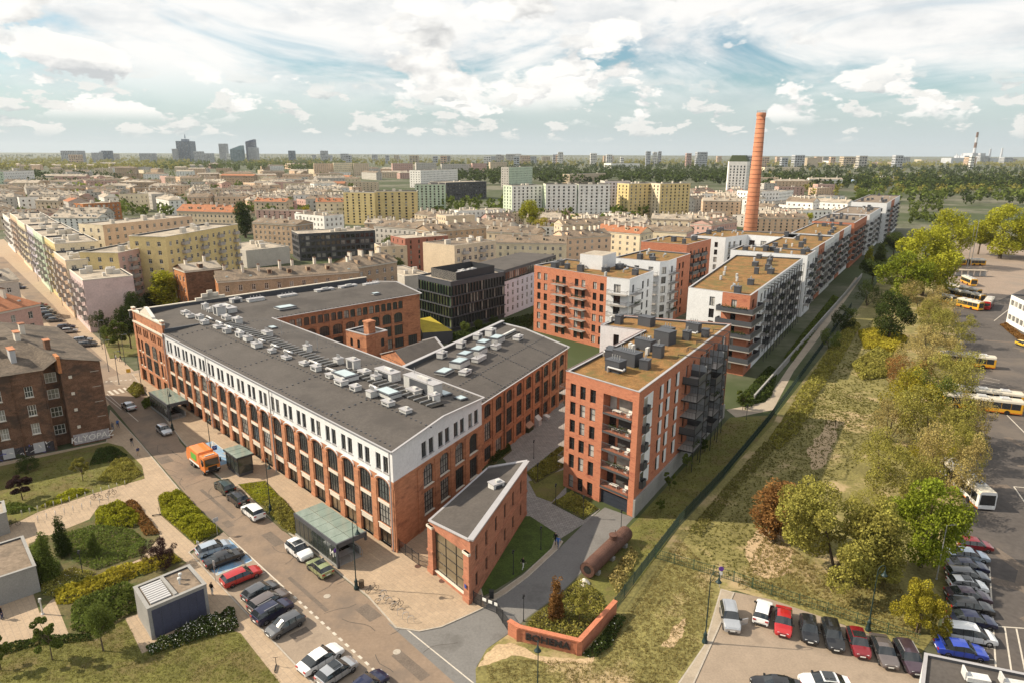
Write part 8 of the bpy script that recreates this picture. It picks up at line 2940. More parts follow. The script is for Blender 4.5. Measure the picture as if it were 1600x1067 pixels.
def bus(label, px, py, ang, length=12.0, art=False, red=False, z=.04, low=None):
 p = spot(px, py)
 t = thing('bus', label, 'bus', (p.x, p.y, z), ang, 'depot buses')
 W, H = 2.55, 3.05
 secs = [(-length / 2, length / 2)] if not art else [(-length / 2, -.8), (.8, length / 2)]
 lowc = PAINT['red'] if red else PAINT['orange']
 for si, (x0, x1) in enumerate(secs):
  b = MB()
  # lofted shell with rounded roof edges
  prof = [(W / 2 * .97, .32), (W / 2, .55), (W / 2, 1.15), (W / 2 * .985, 2.45), (W / 2 * .95, 2.80), (W / 2 * .84, 2.98), (0, H)]
  ring = prof + [(-y, z_) for y, z_ in reversed(prof[:-1])]
  st = [(x0, .93), (x0 + .12, .985), (x0 + .5, 1.0), (x1 - .5, 1.0), (x1 - .10, .985), (x1, .94)]
  for i in range(len(st) - 1):
   for k in range(len(ring) - 1):
    m = (0 if k in (0, len(ring) - 2) else 1 if k in (1, len(ring) - 3) else 1 if k in (2, len(ring) - 4) else 2)
    P = lambda s, q: (s[0], q[0] * s[1], .32 + (q[1] - .32) * (.97 + .03 * s[1]))
    b.quad(P(st[i], ring[k]), P(st[i + 1], ring[k]), P(st[i + 1], ring[k + 1]), P(st[i], ring[k + 1]), m)
  for s, fl in ((st[0], 1), (st[-1], 0)):
   pts = [(s[0], q[0] * s[1], q[1]) for q in ring]
   b.poly(list(reversed(pts)) if fl else pts, 1)
  put('body', b.mesh('body', [lowc, PAINT['white'] if low else PAINT['yellow'] if not red else PAINT['red'], mat('bus_roof', (.52, .48, .40), .6, var=.12)], False), t)
  n = max(3, int((x1 - x0) / 1.7))
  for s in (-1, 1):
   for i in range(n):
    xa, xb = x0 + .45 + (x1 - x0 - .9) * i / n, x0 + .45 + (x1 - x0 - .9) * (i + 1) / n
    w = MB()
    w.quad((xa + .04, s * (W / 2 + .012), 1.2), (xb - .04, s * (W / 2 + .012), 1.2), (xb - .04, s * (W / 2 * .985 + .02), 2.45), (xa + .04, s * (W / 2 * .985 + .02), 2.45))
    put('window', w.mesh('window', M_CARGLASS), t)
  for k, rx in enumerate((.2, .5, .78)):
   u = MB()
   xx = x0 + (x1 - x0) * rx
   u.box(xx - .8, xx + .8, -.75, .75, H - .08, H + .22)
   u.box(xx - .5, xx + .5, -.5, .5, H + .22, H + .27, 1)
   put('roof_unit', u.mesh('roof_unit', [M_VENT, M_GREYP if low is None else PAINT['navy']]), t)
  for xx in ((x0 + 2.6, x1 - 2.6) if not art else ((x0 + 2.2,) if si == 0 else (x0 + 2.0, x1 - 2.6))):
   for s in (-1, 1):
    w = MB()
    for i in range(12):
     a0, a1 = 2 * math.pi * i / 12, 2 * math.pi * (i + 1) / 12
     w.quad((.48 * math.cos(a0), -.15, .48 * math.sin(a0)), (.48 * math.cos(a1), -.15, .48 * math.sin(a1)), (.48 * math.cos(a1), .15, .48 * math.sin(a1)), (.48 * math.cos(a0), .15, .48 * math.sin(a0)))
    w.poly([(.47 * math.cos(2 * math.pi * i / 12), -.14, .47 * math.sin(2 * math.pi * i / 12)) for i in range(12)])
    w.poly([(.47 * math.cos(2 * math.pi * i / 12), .14, .47 * math.sin(2 * math.pi * i / 12)) for i in range(12)])
    put('wheel', w.mesh('wheel', M_TYRE), t, (xx, s * (W / 2 - .10), .48))
 if art:
  b = MB()
  for i in range(6):
   xx = -.8 + 1.6 * i / 6
   b.box(xx, xx + .2, -W / 2 * (.9 if i % 2 else .97), W / 2 * (.9 if i % 2 else .97), .5, 2.9)
  put('bellows', b.mesh('bellows', M_TRIM), t)
 f = MB()
 x1 = length / 2
 f.quad((x1 + .015, -1.05, .95), (x1 + .015, 1.05, .95), (x1 - .0, 1.0, 2.55), (x1 - .0, -1.0, 2.55))
 put('windshield', f.mesh('windshield', M_CARGLASS), t)
 f = MB()
 f.quad((-x1 - .012, 1.0, 1.5), (-x1 - .012, -1.0, 1.5), (-x1 - .008, -1.0, 2.4), (-x1 - .008, 1.0, 2.4))
 put('rear_window', f.mesh('rear_window', M_CARGLASS), t)
 for s in (-1, 1):
  f = MB()
  f.box(x1 - .05, x1 + .02, s * .95 - .15, s * .95 + .15, .55, .75)
  put('headlight', f.mesh('headlight', M_HEAD), t)

bus('yellow articulated bus at the depot edge, nearest of the parked group', 1494, 478, R(-72), 18, True)
bus('yellow bus hidden behind the articulated one', 1506, 468, R(-72), 14)
bus('yellow bus at the back of the parked group', 1502, 460, R(-72), 14)
bus('red-tailed bus driving across the depot yard', 1543, 481, R(50), 12, red=True)
bus('bus facing us between the shelter and the parked group', 1513, 445, R(-103), 10)
bus('yellow bus standing side-on beyond the shelter', 1510, 415, R(-4), 16, True)
bus('yellow bus half hidden behind the thicket', 1508, 571, R(-22), 12)
bus('long yellow bus, nearer of the two side by side', 1530, 640, R(-22), 14)
bus('long yellow bus, farther of the two side by side', 1532, 628, R(-22), 14)
bus('white-roofed bus seen from above by the bright green tree', 1507, 768, R(-97), 12, low=1)

def refuse_truck():
 p = spot(319, 730)
 t = thing('refuse_truck', 'orange refuse truck with green side panel in the street', 'truck', (p.x, p.y, .02), TW)
 b = MB()
 b.box(-3.6, 3.3, -.5, .5, .55, .95)
 put('chassis', b.mesh('chassis', M_TRIM), t)
 c = MB()
 prof = [(1.9, .75), (3.75, .75), (3.85, 1.5), (3.65, 2.95), (3.45, 3.15), (1.9, 3.15)]
 for s in (-1, 1):
  c.poly([(x, s * 1.22, z) for x, z in (prof if s < 0 else reversed(prof))])
 for i in range(len(prof)):
  (xa, za), (xb, zb) = prof[i], prof[(i + 1) % len(prof)]
  c.quad((xa, 1.22, za), (xb, 1.22, zb), (xb, -1.22, zb), (xa, -1.22, za))
 put('cab', c.mesh('cab', PAINT['orange']), t)
 w = MB()
 w.quad((3.87, -1.1, 1.75), (3.87, 1.1, 1.75), (3.70, 1.05, 2.85), (3.70, -1.05, 2.85))
 put('windshield', w.mesh('windshield', M_CARGLASS), t)
 for s in (-1, 1):
  w = MB()
  w.quad((2.4, s * 1.235, 1.8), (3.55, s * 1.235, 1.8), (3.45, s * 1.235, 2.75), (2.4, s * 1.235, 2.75))
  put('side_window', w.mesh('side_window', M_CARGLASS), t)
  m = MB()
  m.box(3.5, 3.7, s * 1.45 - .08, s * 1.45 + .08, 1.9, 2.6)
  m.box(3.55, 3.62, min(s * 1.2, s * 1.45), max(s * 1.2, s * 1.45), 2.5, 2.56)
  put('mirror', m.mesh('mirror', M_TRIM), t)
  h = MB()
  h.box(3.78, 3.90, s * .9 - .2, s * .9 + .2, .85, 1.1)
  put('headlight', h.mesh('headlight', M_HEAD), t)
  g = MB()
  g.box(-1.6, .6, s * 1.27 - .01, s * 1.27 + .01, 1.7, 2.8)
  put('side_panel', g.mesh('side_panel', mat('panel_green', (.10, .36, .06), .5)), t)
  g = MB()
  g.box(-2.6, 1.5, s * 1.25 - .02, s * 1.25 + .02, .95, 1.25)
  put('skirt', g.mesh('skirt', M_WFRAME), t)
 k = MB()
 k.box(3.82, 3.92, -1.2, 1.2, .7, 1.0)
 k.box(3.82, 3.90, -.7, .7, 1.05, 1.6)
 put('grille', k.mesh('grille', M_TRIM), t)
 h = MB()
 prof = [(-2.7, 1.0), (1.7, 1.0), (1.7, 2.6), (1.4, 3.3), (-2.2, 3.4), (-2.7, 3.1)]
 sec = []
 for s, k_ in ((-1.25, 1.0), (-1.0, 1.04), (1.0, 1.04), (1.25, 1.0)):
  sec.append([(x, s, 1.0 + (z - 1.0) * k_) for x, z in prof])
 for a, c_ in zip(sec[:-1], sec[1:]):
  for i in range(len(prof)):
   j = (i + 1) % len(prof)
   h.quad(a[i], a[j], c_[j], c_[i])
 h.poly(sec[0])
 h.poly(list(reversed(sec[-1])))
 put('hopper', h.mesh('hopper', PAINT['orange']), t)
 r = MB()
 prof = [(-2.75, .8), (-2.75, 3.2), (-3.5, 2.9), (-4.1, 1.6), (-3.9, .8)]
 for s in (-1, 1):
  r.poly([(x, s * 1.2, z) for x, z in (prof if s > 0 else reversed(prof))])
 for i in range(len(prof)):
  (xa, za), (xb, zb) = prof[i], prof[(i + 1) % len(prof)]
  r.quad((xa, -1.2, za), (xb, -1.2, zb), (xb, 1.2, zb), (xa, 1.2, za))
 put('tail_loader', r.mesh('tail_loader', PAINT['orange']), t)
 w = MB()
 for i in range(14):
  a0, a1 = 2 * math.pi * i / 14, 2 * math.pi * (i + 1) / 14
  w.quad((.5 * math.cos(a0), -.16, .5 * math.sin(a0)), (.5 * math.cos(a1), -.16, .5 * math.sin(a1)), (.5 * math.cos(a1), .16, .5 * math.sin(a1)), (.5 * math.cos(a0), .16, .5 * math.sin(a0)))
 for y in (-.15, .15):
  w.poly([(.49 * math.cos(2 * math.pi * i / 14), y, .49 * math.sin(2 * math.pi * i / 14)) for i in range(14)])
 wm = w.mesh('wheel', M_TYRE)
 rm = MB()
 for y in (-.165, .165):
  rm.poly([(.26 * math.cos(2 * math.pi * i / 10), y, .26 * math.sin(2 * math.pi * i / 10)) for i in range(10)])
 rmm = rm.mesh('rim', M_RIM)
 for x in (2.8, -1.2, -2.3):
  for s in (-1, 1):
   put('rim', rmm, put('wheel', wm, t, (x, s * 1.05, .5)))
 bc = MB()
 bc.box(2.9, 3.1, -.8, .8, 3.15, 3.3)
 put('beacon_bar', bc.mesh('beacon_bar', M_VENT), t)

refuse_truck()

# ================================================================== street furniture
def old_lamp(label, px, py, h, side=1, ang=None):
 p = spot(px, py)
 t = thing('street_lamp', label, 'street lamp', (p.x, p.y, .08), R(-45) if ang is None else ang, 'cast iron street lamps')
 b = MB()
 b.lathe([(.30, 0), (.30, .25), (.22, .35), (.19, .9), (.24, 1.0), (.15, 1.15), (.10, 1.4)], 10)
 put('base', b.mesh('base', M_GREEN_ST, True), t)
 b = MB()
 b.tube((0, 0, 1.3), (0, 0, h), .075, .045, 8)
 put('pole', b.mesh('pole', M_GREEN_ST), t)
 b = MB()
 R_ = .55
 prev = Vector((0, 0, h))
 for i in range(1, 11):
  a = math.pi * 1.15 * i / 10
  q = Vector((R_ - R_ * math.cos(a), 0, h + R_ * math.sin(a)))
  b.tube(prev, q, .04, n=6)
  prev = q
 b.tube((0, 0, h - .6), (.5, 0, h - .05), .025, n=5)
 put('crook', b.mesh('crook', M_GREEN_ST), t)
 b = MB()
 b.lathe([(.05, .55), (.09, .5), (.13, .30), (.20, .18), (.30, .05), (.34, 0), (.28, -.02), (.10, .02)], 12)
 o = put('lamp_bell', b.mesh('lamp_bell', M_GREEN_ST, True), t, (prev.x, 0, prev.z - .52))
 g = MB()
 g.lathe([(.01, -.20), (.14, -.16), (.20, -.04), (.20, 0)], 10)
 put('globe', g.mesh('globe', M_VENT, True), o)

old_lamp('dark iron street lamp by the near station canopy', 557, 920, 8.6)
old_lamp('dark iron street lamp in the street verge', 423, 802, 8.2)
old_lamp('dark iron street lamp beside the refuse truck', 331, 715, 7.8)
old_lamp('dark iron street lamp beside the far station entrance', 270, 672, 7.8)
old_lamp('dark iron street lamp at the very front, head before the lettered wall', 839, 1128, 7.6, ang=R(90))
old_lamp('dark iron street lamp at the car lot entrance', 1101, 1004, 7.9, ang=R(20))
old_lamp('dark iron street lamp before the spreading olive tree', 1356, 985, 7.4, ang=R(20))

def plain_post(name, label, px, py, h, r=.06, cat='lamp post', group=None, head=True, m=None, arm=0.0):
 p = spot(px, py)
 t = thing(name, label, cat, (p.x, p.y, .06), 0, group)
 b = MB()
 b.tube((0, 0, 0), (0, 0, h), r, r * .8, 8)
 b.lathe([(r * 2, 0), (r * 2, .12), (r * 1.2, .16)], 8)
 put('pole', b.mesh('pole', m or M_BLACK), t)
 if head:
  b = MB()
  if arm:
   b.tube((0, 0, h - .05), (arm, 0, h + .1), .04, n=6)
   b.box(arm - .1, arm + .6, -.14, .14, h + .05, h + .17)
  else:
   b.box(-.13, .13, -.10, .10, h - .02, h + .16)
   b.box(-.16, .02, -.08, .08, h - .32, h - .10)
  put('lamp_head', b.mesh('lamp_head', m or M_BLACK), t)
 return t

for i, (px, py, h, lab) in enumerate(((818, 970, 3.2, 'behind the lettered brick wall'), (802, 897, 3.2, 'on the gate lawn near the gatehouse'), (845, 858, 3.2, 'at the far corner of the gate lawn'), (911, 809, 3.4, 'in the garage bed'), (970, 830, 3.2, 'at the right edge of the garage ramp'), (868, 788, 3.2, 'beside the courtyard lawn'), (834, 716, 3.2, 'in the courtyard near the wing'), (1166, 655, 3.0, 'at the bend of the footpath'), (840, 752, 3.0, 'at the courtyard lawn corner'))):
 plain_post('post_light', 'slim black post light ' + lab, px, py, h, .05, 'post light', 'black post lights')
plain_post('lamp_post', 'black park lamp with round cap beside the park path', 130, 899, 3.3, .05, 'lamp post')
plain_post('light_column', 'short white light column on the left paving', 67, 960, 1.9, .09, 'light column', m=M_VENT)
plain_post('lamp_post', 'tall grey depot lamp post beside the bright green tree', 1463, 905, 7.4, .07, 'lamp post', m=M_STEEL, arm=.7)
plain_post('lamp_mast', 'tall pale mast by the depot shelter, left one', 1511, 420, 19, .14, 'mast', 'depot masts', m=M_STEEL)
plain_post('lamp_mast', 'tall pale mast by the depot shelter, right one', 1516, 420, 22, .14, 'mast', 'depot masts', m=M_STEEL)
for i, (px, py) in enumerate(((120, 500), (98, 478), (80, 460), (60, 440), (160, 545), (170, 580), (186, 600), (196, 570), (222, 610))):
 plain_post('lamp_post', 'slim street lamp in the far street, %s from the crossing' % names[8 - i], px, py, 7.5, .07, 'lamp post', 'far street lamps', m=M_ANTH, arm=.8)

def sign(label, px, py, h, w, hh, c, shape='rect', text=None, yaw=R(-45), m2=None):
 p = spot(px, py)
 t = thing('road_sign', label, 'road sign', (p.x, p.y, .08), yaw, 'road signs')
 b = MB()
 b.tube((0, 0, 0), (0, 0, h), .035, n=6)
 put('post', b.mesh('post', M_STEEL), t)
 b = MB()
 if shape == 'rect':
  b.box(.04, .07, -w / 2, w / 2, h - hh, h)
 else:
  k = 14
  f = [(.07, w / 2 * math.cos(2 * math.pi * i / k), h - hh / 2 + w / 2 * math.sin(2 * math.pi * i / k)) for i in range(k)]
  b.poly(f)
  b.poly([(.04, y, z) for _, y, z in reversed(f)])
  for i in range(k):
   j = (i + 1) % k
   b.quad((.04, *f[i][1:]), (.04, *f[j][1:]), f[j], f[i])
 o = put('plate', b.mesh('plate', c), t)
 if text:
  text_on(text, o, Matrix.Translation((.075, 0, h - hh * .82)) @ Matrix.Rotation(R(90), 4, 'Z'), hh * .9, M_WFRAME, 'lettering', .004)
 if m2:
  b = MB()
  b.box(.04, .06, -w * .3, w * .3, h - hh - .55, h - hh - .06)
  put('lower_plate', b.mesh('lower_plate', m2), t)

M_SBLUE = mat('sign_board_blue', (.03, .08, .42), .5)
M_SPUR = mat('sign_board_purple', (.13, .05, .30), .5)
sign('blue parking sign marked P beside the refuse truck', 338, 722, 3.0, .75, .75, M_SBLUE, text='P', yaw=R(-60))
sign('grey-backed sign at the lower end of the yellow hedge', 340, 836, 2.6, .7, .6, M_GREYP, yaw=R(135))
sign('thin sign post beside the ice-blue hatchback', 312, 874, 2.6, .5, .4, M_GREYP, yaw=R(60))
sign('thin sign post beside the black sedan in the blue bay', 337, 908, 2.8, .35, .7, M_GREYP, yaw=R(60))
sign('purple round no-stopping sign at the car lot entrance', 1124, 918, 2.9, .62, .62, M_SPUR, 'round', yaw=R(-100), m2=M_PLATE)
sign('purple round no-stopping sign at the end of the station canopy', 527, 888, 2.9, .62, .62, M_SPUR, 'round', yaw=R(-60), m2=M_PLATE)
sign('yellow works sign standing at the far crossing', 202, 588, 1.8, .9, .9, PAINT['taxi'], yaw=R(-70))

def tube_path(b, pts, r, n=6):
 for p, q in zip(pts[:-1], pts[1:]):
  b.tube(p, q, r, n=n)

def rack_mesh():
 b = MB()
 pts = [(-.35, 0, 0), (-.35, 0, .6)] + [(-.35 * math.cos(a), 0, .6 + .25 * math.sin(a)) for a in (math.pi * i / 6 for i in range(1, 6))] + [(.35, 0, .6), (.35, 0, 0)]
 tube_path(b, pts, .028)
 return b.mesh('bike_rack', M_STEEL)

RM = rack_mesh()
for i, (px, py) in enumerate(((600, 932), (608, 944), (617, 952), (626, 961), (634, 967), (642, 973))):
 p = spot(px, py)
 tag(put('bike_rack', RM, None, (p.x, p.y, .10), R(20)), 'steel bike hoop on the factory pavement, %s from the lamp post' % names[i], 'bike rack', 'bike hoops on the factory pavement')
for i in range(14):
 px, py = 35 + (196 - 35) * i / 13, 806 - (806 - 759) * i / 13
 p = spot(px, py)
 tag(put('bike_rack', RM, None, (p.x, p.y, .10), R(120)), 'steel bike hoop beside the tenement lawn, %s from the pavilion' % (names + ['thirteenth', 'last'])[i], 'bike rack', 'bike hoops beside the tenement lawn')
for i in range(9):
 px, py = 60 + (170 - 60) * i / 8, 815 - (815 - 783) * i / 8
 p = spot(px, py)
 tag(put('bike_rack', RM, None, (p.x, p.y, .10), R(120)), 'steel bike hoop in the second row by the park bed, %s from the pavilion' % names[i], 'bike rack', 'second row of bike hoops by the park bed')

BK = {}

def bicycle(label, px, py, ang, c):
 if not BK:
  w = MB()
  k = 18
  for i in range(k):
   a0, a1 = 2 * math.pi * i / k, 2 * math.pi * (i + 1) / k
   w.tube((.33 * math.cos(a0), 0, .33 * math.sin(a0)), (.33 * math.cos(a1), 0, .33 * math.sin(a1)), .022, n=5, cap=False)
  for i in range(6):
   a = math.pi * i / 6
   w.tube((-.33 * math.cos(a), 0, -.33 * math.sin(a)), (.33 * math.cos(a), 0, .33 * math.sin(a)), .004, n=3)
  BK['wheel'] = w.mesh('wheel', M_TYRE)
  f = MB()
  for p, q in (((-.52, 0, .33), (-.10, 0, .30)), ((-.52, 0, .33), (-.22, 0, .80)), ((-.10, 0, .30), (-.24, 0, .90)), ((-.10, 0, .30), (.38, 0, .78)), ((-.22, 0, .78), (.36, 0, .86)), ((.52, 0, .33), (.34, 0, .98))):
   f.tube(p, q, .022, n=6)
  BK['frame'] = f.mesh('frame', PAINT['black'])
  h = MB()
  h.tube((.34, 0, .98), (.34, 0, 1.04), .02, n=5)
  tube_path(h, [(.24, -.28, 1.04), (.34, -.1, 1.06), (.34, .1, 1.06), (.24, .28, 1.04)], .016, 5)
  BK['bar'] = h.mesh('handlebar', M_TRIM)
  s = MB()
  s.box(-.38, -.12, -.07, .07, .90, .96)
  BK['saddle'] = s.mesh('saddle', M_TRIM)
 p = spot(px, py)
 t = thing('bicycle', label, 'bicycle', (p.x, p.y, .11), ang, 'bicycles')
 for x in (-.52, .52):
  put('wheel', BK['wheel'], t, (x, 0, .355))
 swap_mat(put('frame', BK['frame'], t), c)
 put('handlebar', BK['bar'], t)
 put('saddle', BK['saddle'], t)

bicycle('dark bicycle locked nearest the lamp post', 582, 925, R(35), PAINT['black'])
bicycle('low bicycle with pale frame in the middle of the hoops', 597, 941, R(30), PAINT['silver'])
bicycle('bicycle with a black child seat at the last hoops', 620, 950, R(35), PAINT['black'])
bicycle('dark bicycle at the hoops beside the tenement lawn, left one', 152, 781, R(10), PAINT['black'])
bicycle('dark bicycle at the hoops beside the tenement lawn, right one', 174, 775, R(60), PAINT['black'])
bicycle('dark bicycle beside the concrete pavilion', 22, 822, R(20), PAINT['black'])

def scooter(label, px, py, ang):
 p = spot(px, py)
 t = thing('scooter', label, 'scooter', (p.x, p.y, .11), ang, 'kick scooters')
 b = MB()
 b.box(-.45, .35, -.08, .08, .12, .18)
 put('deck', b.mesh('deck', M_TRIM), t)
 b = MB()
 b.tube((.42, 0, .12), (.32, 0, 1.12), .03, n=6)
 b.tube((.32, -.25, 1.12), (.32, .25, 1.12), .022, n=6)
 put('stem', b.mesh('stem', M_TRIM), t)
 w = MB()
 w.tube((0, -.03, 0), (0, .03, 0), .11, n=10)
 wm = w.mesh('wheel', M_TYRE)
 for x in (-.48, .46):
  put('wheel', wm, t, (x, 0, .11))

scooter('kick scooter standing at the corner of the front lawn', 431, 1046, R(100))
scooter('kick scooter on the park path by the yellow hedge', 245, 806, R(20))
_p = spot(565, 918)
_t = thing('litter_bin', 'brown litter bin beside the near street lamp', 'litter bin', (_p.x, _p.y, .10))
_b = MB()
_b.lathe([(.28, 0), (.33, .1), (.33, .8), (.36, .84), (.36, .92), (.22, .95)], 10)
put('drum', _b.mesh('drum', M_BARK), _t)
_p = spot(768, 934)
_t = thing('litter_bin', 'dark litter bin on the gate lawn edge', 'litter bin', (_p.x, _p.y, .06))
_b = MB()
_b.box(-.25, .25, -.2, .2, 0, .9)
_b.box(-.29, .29, -.24, .24, .9, .98)
put('drum', _b.mesh('drum', M_BLACK), _t)

# ---- station entrances and lift kiosk
M_CGLASS = mat('canopy_glass', (.20, .25, .22), .12, var=.12, scale=.5, spec=.7)
M_WGLASS = mat('shelter_glass', (.035, .042, .038), .08, var=.2, scale=.8, spec=.8)

def station(label, s0, s1, t0, t1, far=False):
 t = thing('station_entrance', label, 'station entrance', (*ST((s0 + s1) / 2, (t0 + t1) / 2), .10), R(135))
 L, W = s1 - s0, t1 - t0
 H = 3.35
 # local x along the street (away), local y to the left -> street side is +y
 n = 6
 for i in range(n):
  xa, xb = -L / 2 + L * i / n, -L / 2 + L * (i + 1) / n
  for j in range(2):
   b = MB()
   ya, yb = -W / 2 - .4 + (W + .6) * j / 2, -W / 2 - .4 + (W + .6) * (j + 1) / 2
   b.box(xa + .03, xb - .03, ya + .03, yb - .03, H, H + .05)
   put('roof_pane', b.mesh('roof_pane', M_CGLASS), t)
 b = MB()
 for i in range(n + 1):
  x = -L / 2 + L * i / n
  b.box(x - .05, x + .05, -W / 2 - .4, W / 2 + .2, H - .22, H - .02)
 b.box(-L / 2 - .1, L / 2, W / 2 + .02, W / 2 + .18, H - .45, H + .08)
 b.box(-L / 2 - .12, -L / 2 + .12, -W / 2 - .5, W / 2 + .2, H - .55, H + .09)
 put('roof_frame', b.mesh('roof_frame', M_ANTH), t)
 for i in range(9):
  xa, xb = -L / 2 + .2 + (L - .3) * i / 9, -L / 2 + .2 + (L - .3) * (i + 1) / 9
  b = MB()
  b.box(xa + .03, xb - .03, W / 2 + .06, W / 2 + .11, .35, H - .46)
  put('wall_pane', b.mesh('wall_pane', M_WGLASS), t)
  b = MB()
  b.box(xb - .03, xb + .03, W / 2 + .0, W / 2 + .14, .3, H - .4)
  put('mullion', b.mesh('mullion', M_ANTH), t)
 b = MB()
 b.box(-L / 2, L / 2, W / 2 - .1, W / 2 + .22, 0, .35)
 b.box(-L / 2 + .9, L / 2, -W / 2 - .15, -W / 2 + .1, 0, .95)
 b.box(L / 2 - .25, L / 2, -W / 2, W / 2, 0, .95)
 put('plinth', b.mesh('plinth', M_PLINTH), t)
 for y in (W / 2 + .06,):
  b = MB()
  b.box(-L / 2 - .12, -L / 2 + .16, y - .15, y + .15, 0, H - .1)
  put('portal_post', b.mesh('portal_post', M_ANTH), t)
 b = MB()
 b.box(-L / 2 - .12, -L / 2 + .16, -W / 2 - .5, -W / 2 - .25, H - 1.1, H - .1)
 put('portal_nose', b.mesh('portal_nose', M_ANTH), t)
 # stair flight going down, shown by dark well and pale treads
 for k in range(7):
  b = MB()
  x = -L / 2 + .2 + k * .42
  b.box(x, x + .42, -W / 2 + .2, W / 2 - .2, .005, .06 - k * .004)
  put('stair_tread', b.mesh('stair_tread', M_PLINTH if k < 4 else M_GREYP), t)
 b = MB()
 b.box(-L / 2 + 3.2, L / 2 - .3, -W / 2 + .15, W / 2 - .15, .005, .05)
 put('stair_well_shade', b.mesh('stair_well_shade', M_DARK), t)
 b = MB()
 for y in (-W / 2 + .15, W / 2 - .3, 0):
  b.tube((-L / 2 + .1, y, .95), (-L / 2 + 3.0, y, .6), .03, n=6)
  b.tube((-L / 2 + .1, y, 0), (-L / 2 + .1, y, .95), .03, n=6)
 put('handrail', b.mesh('handrail', M_STEEL), t)
 for i in range(2):
  b = MB()
  b.box(.2 + i * 1.6, 1.1 + i * 1.6, -.6, .6, 0.05, 2.1)
  b.box(.1 + i * 1.6, 1.2 + i * 1.6, -.7, .7, 2.1, 2.25)
  put('inner_box', b.mesh('inner_box', M_VENT if i == 0 else M_GREYP), t)
 text_on('M', t, Matrix.Translation((-L / 2 + 1.3, W / 2 + .13, 1.2)) @ Matrix.Rotation(R(180), 4, 'Z'), 1.3, M_WFRAME, 'station_letter', .01)

s_, t_ = lambda x, y: (y - x) * Q2, lambda x, y: (x + y) * Q2
station('glass-roofed station entrance nearest us, beside the white off-roader', s_(-21.6, 74.2), s_(-29, 82.0), 37.3, 41.0)
station('far glass-roofed station entrance near the zebra crossing', s_(-66.4, 122.0), s_(-73.0, 130.0), 39.8, 43.0, True)

def kiosk():
 t = thing('lift_kiosk', 'glass lift kiosk with dark frame beside the refuse truck', 'lift kiosk', (-44.3, 101.3, .10), R(135))
 L, W, H = 4.4, 2.3, 3.4
 b = MB()
 b.box(-L / 2, L / 2, -W / 2, W / 2, 0, .5)
 put('plinth', b.mesh('plinth', M_ANTH), t)
 for x in (-L / 2, -L / 6, L / 6, L / 2):
  for y in (-W / 2, W / 2):
   b = MB()
   b.box(x - .07, x + .07, y - .07, y + .07, .5, H)
   put('post', b.mesh('post', M_BLACK), t)
 for i in range(3):
  for y in (-W / 2, W / 2):
   b = MB()
   x0 = -L / 2 + L * i / 3
   b.box(x0 + .08, x0 + L / 3 - .08, y - .02, y + .02, .5, H - .3)
   put('wall_pane', b.mesh('wall_pane', M_WGLASS), t)
 for x in (-L / 2, L / 2):
  b = MB()
  b.box(x - .02, x + .02, -W / 2 + .08, W / 2 - .08, .5, H - .3)
  put('wall_pane', b.mesh('wall_pane', M_WGLASS), t)
 b = MB()
 b.box(-L / 2 - .35, L / 2 + .35, -W / 2 - .3, W / 2 + .3, H - .28, H - .02)
 put('roof_frame', b.mesh('roof_frame', M_BLACK), t)
 for i in range(3):
  b = MB()
  x0 = -L / 2 - .3 + (L + .6) * i / 3
  b.box(x0 + .05, x0 + (L + .6) / 3 - .05, -W / 2 - .22, W / 2 + .22, H - .02, H + .05)
  put('roof_pane', b.mesh('roof_pane', M_CGLASS), t)
 b = MB()
 b.box(-.7, .7, -.7, .7, .5, 2.4)
 put('lift_car', b.mesh('lift_car', M_VENT), t)

kiosk()

# ---- ventilation block and pavilions
def vent_block():
 q = [sp2(229.9, 951.5, 3.9), sp2(322.4, 912.2, 3.9), sp2(295.8, 881.6, 3.9), sp2(208.4, 917, 3.9)]
 B = Building('ventilation_block', 'grey concrete ventilation block with dark blue panel and louvred roof', 'ventilation block', None, (*q[0], 0))
 H = 3.9
 mb = mat('blue_black_panel', (.055, .06, .095), .7, var=.12, scale=1.5)
 for i in range(4):
  a, c = q[i], q[(i + 1) % 4]
  L = math.dist(a, c)
  B.facade(a, c, 0, H, M_PLINTH)
  if i == 0:
   n = 6
   for k in range(n):
    p = MB()
    x0, x1 = .35 + (L - .7) * k / n, .35 + (L - .7) * (k + 1) / n
    p.box(x0 + .01, x1 - .01, -.05, -.01, .15, H - .35)
    put('panel', p.mesh('panel', mb), B.root, mx=edge_mx(a, c, 0, 0))
 flat_roof(B, q, H, M_ROOF_B, .18, .35, .1, coping=M_PLINTH)
 V = [Vector(p) for p in q]
 ctr = lambda a, c: V[0] * (1 - a) * (1 - c) + V[1] * a * (1 - c) + V[2] * a * c + V[3] * (1 - a) * c
 d = (V[1] - V[0]).normalized()
 wl = MB()
 m = ctr(.48, .5)
 wl.obox((m.x, m.y), (-d.y, d.x), 4.4, .35, H - .1, H + .2)
 B.part('cross_wall', wl, M_PLINTH)
 for k in range(9):
  l = MB()
  m = ctr(.26, .16 + .68 * k / 8)
  l.obox((m.x, m.y), (d.x, d.y), 2.1, .30, H - .06, H + .10)
  B.part('louvre', l, M_GREYP)
 for i, k in enumerate((.45, .6)):
  f = MB()
  m = ctr(.66 + .06 * i, k)
  f.tube((m.x, m.y, H - .1), (m.x, m.y, H + .55), .10, n=8)
  f.lathe([(.18, .5), (.22, .6), (.18, .75), (.05, .8)], 8, (m.x, m.y, H - .05))
  B.part('vent_cap', f, M_VENT)
 B.finish()

